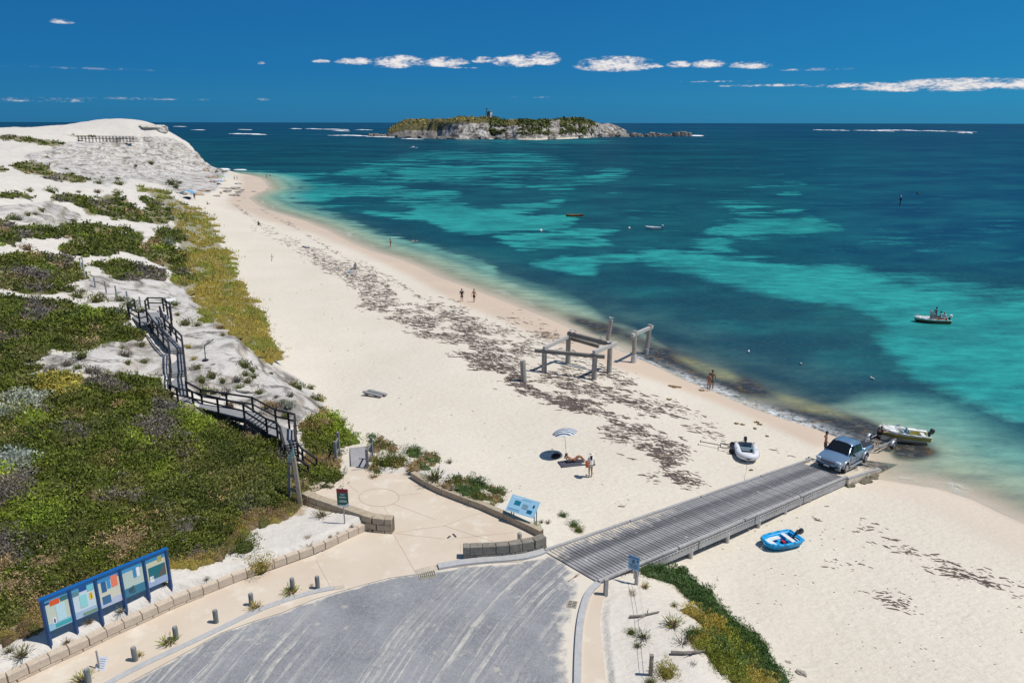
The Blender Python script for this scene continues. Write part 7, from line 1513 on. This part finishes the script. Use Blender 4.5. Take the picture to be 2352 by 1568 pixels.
MB().box((0,-1.9,.62),(1.2,.4,.2)).build('rear_bench',WHG,r,bevel=.04);MB().box((0,-1.0,.36),(1.3,2.2,.05)).build('floor',flat('seat_aqua',(.28,.42,.46),.6),r)
outboard(r,Matrix.Translation((0,-h-.1,.85)),s=1.15,tilt=F_(18))
MB().pipe([(-.5,1.3,1.08),(-.38,1.7,1.3),(0,2.2,1.34),(.38,1.7,1.3),(.5,1.3,1.08)],.015,6).build('bow_rail',GV,r)
person(V3(2014,1026,-.12),F_(-75),'reach','person in black with a pale cap pushing at the bow of the yellow banded boat','fair','black','black','black',hat='cap',ht=1.78)
person(V3(1893,1043,.72),F_(-105),'akimbo','bare backed person in black shorts with a hand on the hip beside the truck bonnet','tan','black',None,'black',ht=1.76)
# motorboat under way
OB=zsplit('ochre_hull',[(0,(.55,.56,.54)),(.30,(.15,.075,.02)),(.72,(.72,.70,.66))])
r,h=runabout(V3(2138,744,-.22),F_(82),5.0,OB,'white and ochre open motorboat with three people aboard on the turquoise water');r.scale=(.82,.80,.82)
MB().box((0,-.1,1.25),(.9,.5,.75)).build('console',flat('console_grey',(.22,.24,.27),.5),r,bevel=.04)
mb=MB();mb.box((0,.2,1.78),(1.0,.05,.36));mb.build('console_screen',flat('screen_tan',(.45,.42,.38),.3),r);MB().pipe([(-.5,.18,1.55),(-.5,.12,2.0),(.5,.12,2.0),(.5,.18,1.55)],.02,6).build('console_frame',GV,r)
MB().box((0,.6,.78),(1.2,2.6,.05)).build('floor',flat('deck_cream',(.60,.52,.38),.8),r);MB().pipe([(-.55,1.2,1.05),(-.45,1.8,1.35),(0,2.35,1.42),(.45,1.8,1.35),(.55,1.2,1.05)],.02,6).build('bow_rail',GV,r);MB().tube((.3,-.3,1.2),(.3,-.3,2.7),.012).build('aerial',GV,r)
MB().ball((.3,.9,.86),(.2,.2,.1),8,5).build('coiled_rope',flat('deck_cream',(.60,.52,.38),.8),r)
outboard(r,Matrix.Translation((0,-h-.1,.95)),cowl=WHG,s=1.2)
MB().ball((.2,-2.1,.95),(.13,.13,.12),10,6).build('red_float',flat('fuel_red',(.45,.02,.04),.4),r)
bo_=V3(2138,744,-.22);bd_=Vector((-math.sin(F_(82)),math.cos(F_(82)),0))
person(bo_+bd_*-.4+Vector((0,0,.42)),F_(82),'hold','person with dark hair standing behind the console of the ochre boat','dark','black','grey','navy',ht=1.72)
person(bo_+bd_*-.9+Vector((0,-.15,.38)),F_(60),'sit','person in a pale blue shirt sitting amidships in the ochre boat','tan','black','lblue','grey',ht=1.75)
person(bo_+bd_*-1.45+Vector((0,.1,.3)),F_(100),'sit','person in a white shirt bending at the stern of the ochre boat','tan','blond','white','white',ht=1.7)
# small craft at anchor
def canoe(q,rz,L,W_,H,mat,label,name='canoe',cat='boat',inner=None):
    r=empty(name,q,rz,label,cat);h=L/2;st=[(-h,.04,H*1.1,.01,H*.6,H*.3),(-h*.7,W_*.6,H,.3*W_,.1,0),(0,W_,H*.92,W_*.7,.06,-.05),(h*.7,W_*.6,H,.3*W_,.1,0),(h,.04,H*1.15,.01,H*.6,H*.3)];hull(st,r,mat)
    for y in (-h*.4,h*.25): MB().box((0,y,H*.8),(W_*1.6,.25,.05)).build('seat',inner or GP,r)
    return r
canoe(V3(1320,498,-.05),F_(92),4.6,.62,.62,flat('canoe_orange',(.30,.10,.03),.5,var=.3),'empty reddish brown rowing boat moored in the bay',name='rowing_boat')
r=canoe(V3(1501,527,-.05),F_(65),3.9,.75,.62,flat('gel_white2',(.75,.76,.78),.4),'small white boat with an outboard moored right of the reddish one',name='moored_boat',inner=WHG);outboard(r,Matrix.Translation((0,-2.0,.7)),cowl=WHG)
r=canoe(V3(950,341.5,-.1),F_(88),7.5,1.3,1.3,flat('gel_white2',(.75,.76,.78),.4),'distant white motor launch between the headland and the island',name='moored_boat',inner=WHG);MB().box((0,.3,1.6),(1.6,2.2,1.1),taper=.75).build('cabin',WHG,r,bevel=.1)
def buoy(u,v,r_,label,group='white mooring buoys'):
    q=V3(u,v,0);e=empty('mooring_buoy',q,0,label,'buoy',group);MB().ball((0,0,r_*.35),r_,12,8).build('float',WHG,e,smooth=True);MB().pipe([(0,0,r_*1.3),(.08,0,r_*1.55),(0,0,r_*1.7)],.03,5).build('ring',STEEL,e)
buoy(1242,531,.36,'white mooring buoy left of the reddish rowing boat and below it');buoy(1445,525,.28,'white mooring buoy just left of the small white boat');buoy(1308,496,.26,'white mooring buoy touching the bow of the reddish rowing boat')
q=V3(2067,471,0);e=empty('channel_marker',q,0,'dark channel marker pole with a pale top standing in deep blue water','channel marker');MB().tube((0,0,-1),(0,0,2.3),.16,.13,8).build('pole',flat('dark_pole',(.03,.04,.04),.6),e);MB().ball((0,0,2.5),(.16,.16,.3),8,6).build('topmark',GW,e);MB().box((0,0,1.7),(.5,.5,.5)).build('cage',flat('dark_pole',(.03,.04,.04),.6),e)
q=V3(2108,445,0);e=empty('channel_marker',q,0,'tiny dark buoy right of the channel marker pole','buoy');MB().ball((0,0,.1),.45,10,6).build('float',flat('dark_pole',(.03,.04,.04),.6),e);MB().tube((0,0,.3),(0,0,.9),.05).build('stem',flat('dark_pole',(.03,.04,.04),.6),e)
# ------------------------------------------------------------ rocks
def rockmat(name,a,b,c_):
    m,T,p=newmat(name);P_=T.pos();n=T.noise(P_,1.3,8,.7,.4);n2=T.noise(P_,.3,4);T.put(p.inputs['Base Color'],T.mix(T.mapr(n2,.4,.65),T.ramp(n,[(.3,c_),(.5,a),(.7,b)]),b));p.inputs['Roughness'].default_value=.95;T.put(p.inputs['Normal'],T.bump(n,.8,.25));return m
RGR=rockmat('grey_rock',(.30,.27,.24),(.42,.38,.33),(.07,.06,.055));RPA=rockmat('pale_rock',(.52,.48,.42),(.62,.58,.52),(.15,.13,.11));RTN=rockmat('tan_rock',(.42,.31,.22),(.52,.42,.33),(.14,.10,.07))
def rock(q,sx,sy,sz,mat,label,group=None,seed=0,rz=0,name='boulder',cat='rock'):
    b=bmesh.new();bmesh.ops.create_icosphere(b,subdivisions=3,radius=1);R=random.Random(seed);off=R.random()*50
    for v in b.verts:
        p_=v.co.copy();k=1+.35*(vnoise(np.array([p_.x*1.7+off]),np.array([p_.y*1.7+p_.z*2.1]),3)[0]-.5)*2+.16*(vnoise(np.array([p_.x*4.5+off]),np.array([p_.y*4.5+p_.z*5]),9)[0]-.5)*2
        p_=p_*k;p_.x=max(min(p_.x,.86),-.86);p_.z=max(min(p_.z,.74),-.6);v.co=Vector((p_.x*sx,p_.y*sy,p_.z*sz+.2*sz))
    me=bpy.data.meshes.new(name);b.to_mesh(me);b.free();me.materials.append(mat);o=bpy.data.objects.new(name,me);COL.objects.link(o);o.location=q;o.rotation_euler=(0,0,rz);tag(o,label,cat,group);return o
U=lambda X,Y:((420+X/7.84)/1.0884,(400+Y/7.84)/1.0884)
for i,(X,Y,w_,h_,mt,lb) in enumerate([(1325,560,95,45,RGR,'big square dark boulder at the end of the far rock ledge'),(1150,620,85,38,RGR,'flat topped brown boulder left of the square dark one'),(1310,690,110,32,RGR,'long low grey slab in front of the square dark boulder'),(1400,620,90,22,RGR,'thin slanting slab right of the square dark boulder'),(1450,590,50,22,RGR,'small grey rock at the seaward tip of the ledge'),(1380,650,60,20,RGR,'low broken slab between the long slab and the slanting one'),(960,705,60,26,RGR,'pale grey lump left of the long low slab'),(1040,650,25,40,RTN,'upright tan stone by the brown boulder'),(1370,465,80,22,RGR,'low dark rock lying apart on the upper far sand'),(1690,615,60,12,RGR,'flat dark rock in the wet sand near the far spit'),(1390,798,35,10,RGR,'small dark rock alone on the wet sand below the ledge'),(1500,750,22,7,RGR,'tiny dark rock above the lone one on wet sand'),(1935,570,30,7,RGR,'tiny dark stone at the swash line of the spit'),
  (860,345,110,45,RTN,'undercut orange brown rock shelf above the far umbrellas'),(740,200,60,60,RTN,'upright tan rock nose above the orange brown shelf'),(900,430,70,35,RGR,'grey slab leaning against the slope below the orange shelf'),(1010,205,70,45,RGR,'jagged grey rock at the tip of the headland'),(1120,225,55,35,RGR,'outermost jagged rock of the headland touching the water'),(1060,150,70,50,RPA,'pale rock crown above the headland tip'),(560,665,140,32,RTN,'long tan ledge behind the far blue shelter'),(700,600,120,25,RTN,'thin tan ledge rising right of the far blue shelter'),(1130,555,130,20,RGR,'low grey ledge running toward the square dark boulder'),(250,655,110,35,RGR,'grey boulder pile at the top end of the grass strip'),(990,470,30,22,RGR,'small grey rock below the leaning slab')]):
    u,v=U(X,Y);q=W(u,v+h_/7.84/1.0884*.3);D=(q-cam.location).length;k=D/FV/7.84/1.0884;rock(q,w_*k,w_*k*.8,h_*k,mt,lb,'rocks at the far end of the beach',i*3+1,F_(-20))
for i,(u,v,w_,h_,lb) in enumerate([(585,889,11,8,'grey tilted boulder among scrub beside the lower stairs'),(567,897,26,8,'wide flat pale slab left of the grey tilted boulder')]): q=W(u,v);D=(q-cam.location).length;k=D/FV;rock(q,w_*k,w_*k*.7,h_*k,RGR if i==0 else RPA,lb,None,40+i,.4)
TOPR=[((300,292),100,12,RPA,'broad rounded white rock crown on top of the headland'),((352,297),32,10,RPA,'overhanging pale rock lip at the seaward end of the headland crown'),((372,302),14,8,RPA,'outermost knob of the headland crown jutting over the sea')]
for i,((u,v),w_,h_,mt,lb) in enumerate(TOPR[1:]):
    q=Vector([float(a) for a in PY(u,v,392-i*2)]);k=392/FV;rock(q,w_*k,w_*k*.7,h_*k,mt,lb,None,60+i,.1,name='rock_outcrop')
for i,((X,Y),w_,h_,lb) in enumerate([((1830,1118),26,14,'brown boulder under the ramp end beam'),]): pass
for i,(u,v,w_,h_,lb) in enumerate([(1952,1116,12,6,'small dark stone below the seaward end of the ramp'),(1985,1105,20,7,'dark slab against the concrete toe of the ramp'),(2005,1096,14,6,'round dark stone at the waterline beside the concrete toe')]): q=W(u,v);k=(q-cam.location).length/FV;rock(q,w_*k,w_*k*.6,h_*k,rockmat('wet_rock%d'%i,(.13,.115,.08),(.2,.17,.12),(.04,.035,.03)),lb,'stones beside the ramp end',70+i,.4)
for i,(X,Y,w_,h_,lb) in enumerate([(2195,1120,45,22,'pale stone with a dark side on the sand at the bottom right'),(2085,1020,28,8,'thin grey driftwood chip above the pale stone at the bottom right')]): u,v=Z7c(X,Y);q=W(u,v);k=(q-cam.location).length/FV*.2734;rock(q,w_*k,w_*k*.5,h_*k,RGR,lb,None,80+i,-.5)
# driftwood
def branch(pts,r,label,mat=None):
    q0=W(*pts[0]);mb=MB();P3=[W(*p_)+Vector((0,0,r*1.2)) for p_ in pts];n=len(P3)
    for i in range(n-1): mb.tube(P3[i]-q0,P3[i+1]-q0,r*(1-.6*i/n),r*(1-.6*(i+1)/n),7)
    mid=P3[n//2]-q0
    for k in range(3): d=Vector((rnd.uniform(-.5,.5),rnd.uniform(-.5,.5),.15));mb.tube(mid,mid+d,r*.4,r*.15,5)
    o=mb.build('driftwood',mat or DM2);o.location=q0;tag(o,label,'driftwood')
DM2=wood('driftwood_dark',(.10,.085,.075),(.26,.23,.20),(1,1,1),scale=6)
branch([Z7c(752,652),Z7c(830,648),Z7c(900,632),Z7c(1000,610)],.06,'thin dark branch lying across the upper fenced dune')
branch([Z7c(1100,958),Z7c(1200,962),Z7c(1300,955),Z7c(1430,935)],.08,'thick grey branch below the tangle of dead twigs')
branch([Z7c(235,355),Z7c(270,330),Z7c(325,308)],.035,'small reddish strip of bark lying on the road near the ramp',flat('bark_red',(.25,.12,.06),.9))
branch([(624,600),(625,592),(624,584)],.05,'bare stick standing in the sand below the grass strip')
branch([(1330,1180),(1420,1163),(1434,1164)][1:],.03,'tiny twig on smooth sand above the timber ramp')
# dune fence posts near the staircase
FS=flat('post_bluegrey',(.22,.25,.27),.8,var=.2)
for i,(X,Y,h_) in enumerate([(800,262,80),(893,310,85),(980,350,90),(1072,382,78),(1180,425,75)]):
    u,v=R2([(X,Y)])[0];q=W(u,v);k=(q-cam.location).length/FV*.2737;e=empty('fence_post',q,0,'thin blue grey post on the limestone, '+('first','second','third','fourth','fifth')[i]+' of five counting from the far end','post','thin posts leading to the stair top');MB().tube((0,0,-.2),(0,0,h_*k),.075,.07,8).build('post',FS,e);MB().tube((0,0,h_*k),(0,0,h_*k+.03),.08,.05,8).build('cap',FS,e)
a=W(*R2([(718,195)])[0]);b=W(*R2([(685,130)])[0]);e=empty('leaning_frame',a,0,'pale leaning handrail frame on the path above the five thin posts','handrail');o_=a.copy()
MB().tube((a.x,a.y,a.z-.2),(a.x,a.y,a.z+2.3),.07,.07,7).build('post',flat('pale_rail',(.5,.5,.47),.8),e,o_);MB().tube((b.x,b.y,b.z-.2),(b.x,b.y,b.z+1.4),.07,.07,7).build('post',flat('pale_rail',(.5,.5,.47),.8),e,o_);MB().tube((a.x,a.y,a.z+2.2),(b.x,b.y,b.z+1.4),.06,.06,7).build('rail',flat('pale_rail',(.5,.5,.47),.8),e,o_)
q=W(*R2([(1440,395)])[0]);e=empty('notice_sign',q,.3,'small pale tilted notice on the limestone right of the stair top','sign');MB().box((0,0,.45),(.9,.5,.04),Matrix.Rotation(.5,4,'X')).build('panel',WHG,e);MB().tube((0,0,-.1),(0,0,.45),.05).build('post',FS,e)
q=W(*R2([(1725,880)])[0]);e=empty('survey_marker',q,.6,'thin dark bracket standing on the limestone right of the staircase','marker');MB().pipe([(0,0,0),(.05,0,1.2),(.8,.2,1.55)],.035,6).build('rod',BK,e);MB().ball((0,0,.08),(.25,.2,.1),8,5).build('base',BK,e)
# lookout boardwalk on the headland
a=Vector([float(k) for k in PY(180,318,352)]);b=Vector([float(k) for k in PY(306,320,366)]);a.z=G(a.x,a.y);b.z=G(b.x,b.y)
root=empty('lookout_boardwalk',(a+b)/2,0,'long dark railed lookout boardwalk crossing the white headland','boardwalk');org=root.location.copy();za=max(a.z,b.z)+1.1;A_=Vector((a.x,a.y,za));B_=Vector((b.x,b.y,za-.4));MB().beam(A_,B_,2.2,.25).build('deck',BK,root,org)
for yo in (-1.1,1.1):
    n_=(B_-A_).normalized();s_=Vector((-n_.y,n_.x,0))*yo
    for hh in (1.1,.6): MB().beam(A_+s_+up1*hh,B_+s_+up1*hh,.12,.12).build('rail',BK,root,org)
    for i in range(17): q=A_.lerp(B_,i/16)+s_;MB().box((q.x,q.y,q.z-.2),(.16,.16,2.8)).build('post',BK,root,org)
# ------------------------------------------------------------ island
ISL=lambda X,Y:(808.5+X*.3516,238.9+Y*.3516)
top_=[(105,213),(115,185),(140,178),(210,185),(240,165),(330,108),(350,97),(460,97),(650,97),(700,80),(830,85),(870,80),(920,88),(980,105),(1080,102),(1180,103),(1290,98),(1340,95),(1420,88),(1500,94),(1560,112),(1630,130),(1670,122),(1720,140),(1800,180),(1850,172),(1900,185),(1960,168),(2060,192),(2120,165),(2200,172),(2225,205),(2235,213)]
bot_=[(100,213),(420,223),(700,232),(1000,231),(1200,236),(1400,229),(1640,216),(2240,211)]
def ip(pl,X): return np.interp(X,[p_[0] for p_ in pl],[p_[1] for p_ in pl])
NX,NYi=420,70;XS=np.linspace(100,2240,NX);ub,vb=ISL(XS,ip(bot_,XS));fx,fy=PZ(ub,vb,0.)
ut,vt=ISL(XS,ip(top_,XS));dep=np.interp(XS,[100,240,400,1500,1800,2240],[20,70,200,190,60,25]);
dd_=rays(ut,vt);H_=CH+dd_[:,2]/dd_[:,1]*(fy+dep*.45);H_=np.maximum(H_,.5)*np.where((XS>1795)|(XS<235),.45,1)
tt=np.linspace(0,1,NYi)[:,None];hx=fx[None,:]/fy[None,:]
YY=fy[None,:]+dep[None,:]*tt;XX=hx*YY
nse=fbm(XX*.03,YY*.03,91,5,.6);cl=fbm(XX*.06,YY*.02,95,4,.6)
cliffw=np.interp(XS,[100,300,500,640,1000,1180,1450,1550,1750,2240],[.3,.5,.42,.2,.16,.42,.46,.25,.4,.35])[None,:]
ftt=(tt+cl*.07)/cliffw;prof=np.where(ftt<1,sstep(0,1,ftt)*.80,.80+.20*np.sin(np.clip((tt-cliffw)/(.9-cliffw),0,1)*np.pi/2))*sstep(1.0,.86,tt)
ZZ=H_[None,:]*prof*(1+.10*nse*(tt<.4))+nse*1.2*(tt<.9)+np.where(ftt<1,((1-np.abs(cl)*2)*4.5+nse*3)*sstep(0,.25,ftt)*sstep(1.05,.8,ftt)*np.minimum(1,H_[None,:]/18),0)-.6*(tt<.01)-1.5*(tt>.97)
rocky=(XX>0)&(XX<0)
m,T,p=newmat('island_ground');P_=T.pos();ia=T.attr('ia');si=T.n.new('ShaderNodeSeparateColor');T.put(si.inputs[0],ia);ng=T.n.new('ShaderNodeNewGeometry').outputs['Normal'];sn_=T.n.new('ShaderNodeSeparateXYZ');T.put(sn_.inputs[0],ng)
n1=T.noise(T.scalev(P_,(.5,.5,1.)),.16,8,.7,.6);n2=T.noise(P_,.035,6,.65);cr_=T.noise(T.scalev(P_,(1.6,1,.25)),.2,6,.7)
rc=T.ramp(n1,[(.41,(.055,.048,.042)),(.48,(.20,.18,.16)),(.55,(.42,.39,.35)),(.68,(.58,.55,.50))]);rc=T.mix(T.mapr(cr_,.52,.62),rc,(.07,.06,.055));rc=T.mix(T.math('MULTIPLY',si.outputs[1],.75),rc,T.mix(n1,(.08,.07,.06),(.28,.25,.22)))
vc=T.mix(T.mapr(n2,.4,.6),(.095,.085,.025),(.13,.105,.03));vc=T.mix(T.mapr(T.noise(P_,.12,5,.7),.5,.65),vc,(.045,.05,.02))
vm=T.mapr(T.math('ADD',si.outputs[0],T.math('MULTIPLY',T.math('SUBTRACT',n1,.5),1.3)),.4,.6);c=T.mix(vm,rc,vc);c=T.mix(si.outputs[2],c,(.60,.54,.42));T.put(p.inputs['Base Color'],c);p.inputs['Roughness'].default_value=.95;T.put(p.inputs['Normal'],T.bump(n1,.9,1.5))
vegm=sstep(.62,.80,ZZ/np.maximum(H_[None,:],1))*((XS>235)&(XS<1590))[None,:];vegm=np.where(((XS>1590)&(XS<1780))[None,:],vegm*.1,vegm)
vegm=np.maximum(vegm,sstep(.28,.5,ZZ/np.maximum(H_[None,:],1))*sstep(700,520,XS)[None,:]*(XS>240)[None,:]*.95);vegm=np.where(((XS>1290)&(XS<1360))[None,:]&(tt<.6),vegm*.4,vegm)
dkm=np.clip(((XS<560)|(XS>1780)).astype(float),0,1)[None,:]+0*tt;snd=((XS>1080)&(XS<1560))[None,:]*(ZZ<1.6)*(tt<.14)
isl=npmesh('island',np.stack([XX,YY,ZZ],-1).reshape(-1,3),gridfaces(NYi,NX),m,attrs={'ia':np.stack([vegm,dkm,snd*1.],-1).reshape(-1,3)},smooth=True);tag(isl,kind='structure')
# beach apron at the island foot
# island scrub: larger dark shrubs
def iq(X,t):
    i=int(np.clip((X-100)/2140*(NX-1),0,NX-1));j=int(np.clip(t,0,1)*(NYi-1));return (XX[j,i],YY[j,i],ZZ[j,i])
cs=[];rs=[];hs=[];ks=[]
for i in range(1900):
    X=rnd.uniform(250,1600);t=rnd.random()**1.3*.75
    x_,y_,z_=iq(X,t);Hh=ip([(a,b) for a,b in zip(XS,H_)],X)
    rel=z_/max(Hh,1);right=(905<X<1000) or (1090<X<1295) or (1350<X<1575)
    if rel<(.26 if right else .70): continue
    if 1295<X<1360 and rel<.9: continue
    if not right and rnd.random()<.35: continue
    cs.append((x_,y_,z_-.3));r_=(2.2+3.6*rnd.random()) if right else (1.2+1.6*rnd.random());rs.append(r_);hs.append(r_*(.55 if right else .30));ks.append(('dark' if rnd.random()<.6 else 'olive') if right else ('olive' if rnd.random()<.55 else 'tan' if rnd.random()<.3 else 'ochre'))
mounds('island_scrub',cs,rs,hs,ks,'dark green and olive scrub covering the top of the rocky island','scrub',leafk=.0022,dens=1.3)
RDK=rockmat('dark_rock',(.17,.15,.13),(.30,.27,.24),(.04,.035,.03))
for i,(X,w_,h_) in enumerate([(125,22,24),(160,26,28),(200,18,20),(1840,30,32),(1880,26,26),(1925,24,22),(1965,28,34),(2010,26,26),(2045,24,22),(2080,16,18),(2120,28,36),(2165,30,38),(2205,20,30),(300,22,26),(380,26,28),(450,20,24),(570,24,24),(640,22,24),(850,24,28),(960,34,34),(1310,34,26),(1490,30,30),(1620,32,34),(1740,34,30)]):
    x_,y_,z_=iq(X,.02);k=y_/FV*.3516;rock(Vector((x_,y_+(4 if X>1790 or X<230 else -1),-.3)),w_*k*.8,w_*k*.8,h_*k*(.85 if X>1790 or X<230 else .7),RDK,'%s craggy grey rock %s'%('low' if h_<25 else 'middling' if h_<30 else 'tall','off the left tip of the island' if X<230 else 'under the olive slope of the island' if X<600 else 'under the white cliffs of the island' if X<1100 else 'beside the little beach of the island' if X<1640 else 'in the low tail at the right of the island' if X<2100 else 'at the far right end of the island tail'),'rocks fringing the island',100+i,rnd.random()*3)
# tower on the island
x_,y_,z_=iq(890,.45);tx_,ty_,tz_=[float(a) for a in PY(*ISL(905,86),y_)]
root=empty('lookout_tower',Vector((tx_,ty_,tz_-1)),.6,'tiny white tower with a lattice mast beside it on the island summit','tower');WT=flat('tower_white',(.72,.72,.70),.7)
MB().box((0,0,4.8),(3.6,3.6,9.0)).build('walls',WT,root);MB().box((-.5,0,9.6),(6.0,4.6,.6)).build('roof_slab',flat('tower_roof',(.40,.42,.42),.7),root);MB().box((.2,-1.83,2.4),(1.1,.1,4.2)).build('doorway',flat('door_dark',(.03,.03,.03),.9),root)
MB().box((-3.2,1.0,4.6),(2.2,2.6,8.6)).build('annex',flat('annex_grey',(.16,.17,.16),.8),root);mb=MB()
for s_ in (-1,1): mb.beam((-7.2+s_*1.6,0,0),(-7.2+s_*.4,0,13.5),.4,.4,up=(0,1,0));
for k in range(6): w_=1.6-1.2*k/6;mb.beam((-7.2-w_,0,2.1*k+1),(-7.2+w_*.85,0,2.1*k+3),.25,.25,up=(0,1,0));mb.beam((-7.2+w_,0,2.1*k+1),(-7.2-w_*.85,0,2.1*k+3),.25,.25,up=(0,1,0))
mb.box((-7.2,0,13.6),(2.2,1.,1.0));mb.build('lattice_mast',flat('mast_dark',(.06,.07,.08),.7),root)
# breaking surf
FO=flat('surf_foam',(.80,.82,.83),.9,.2,var=.03)
def surf(name,segs,label,h=1.0):
    mb=MB();
    for (u0,v0,u1,v1) in segs:
        a=V3(u0,v0,0);b=V3(u1,v1,0);n=max(4,int((b-a).length/12));d=3
        for i in range(n):
            f=(i+.5)/n;q=a.lerp(b,f)+Vector((rnd.uniform(-4,4),rnd.uniform(-14,14)*min(1,(a.length/2300)**2),0));e_=math.sin(f*math.pi)**.5
            if rnd.random()<.14: continue
            mb.ball((q.x,q.y,.05),((b-a).length/n*(.7+.7*rnd.random()),(10+22*rnd.random()*e_)*min(1,q.length/2300),h*(.35+1.0*rnd.random())*e_),8,4)
    o=mb.build(name,FO,smooth=True);tag(o,label,'surf',kind='stuff')
surf('breaking_surf',[(1868,299,1950,300.5),(1965,300,2050,302),(2020,299,2120,301.5),(2100,301,2232,303.5),(2200,306,2235,307)],'long white line of breaking surf on the reef near the right horizon',2.2)
surf('breaking_surf',[(672,296,682,296.5),(703,296,735,297),(742,297,795,298.5),(818,298.5,848,299),(765,301,800,301.5),(530,307.5,600,309.5),(446,298.5,468,299),(400,290.5,425,291.5),(350,289,378,290.5),(552,298,572,298.5),(760,311.5,850,313)],'scattered short white breakers between the headland and the island',1.3)
surf('breaking_surf',[(523,390,572,390.8)],'short white wave breaking beside the headland tip',.9)
surf('breaking_surf',[(851,314,905,316),(930,319,965,320),(1590,311,1600,313)],'thin surf washing round the foot of the island',.8)
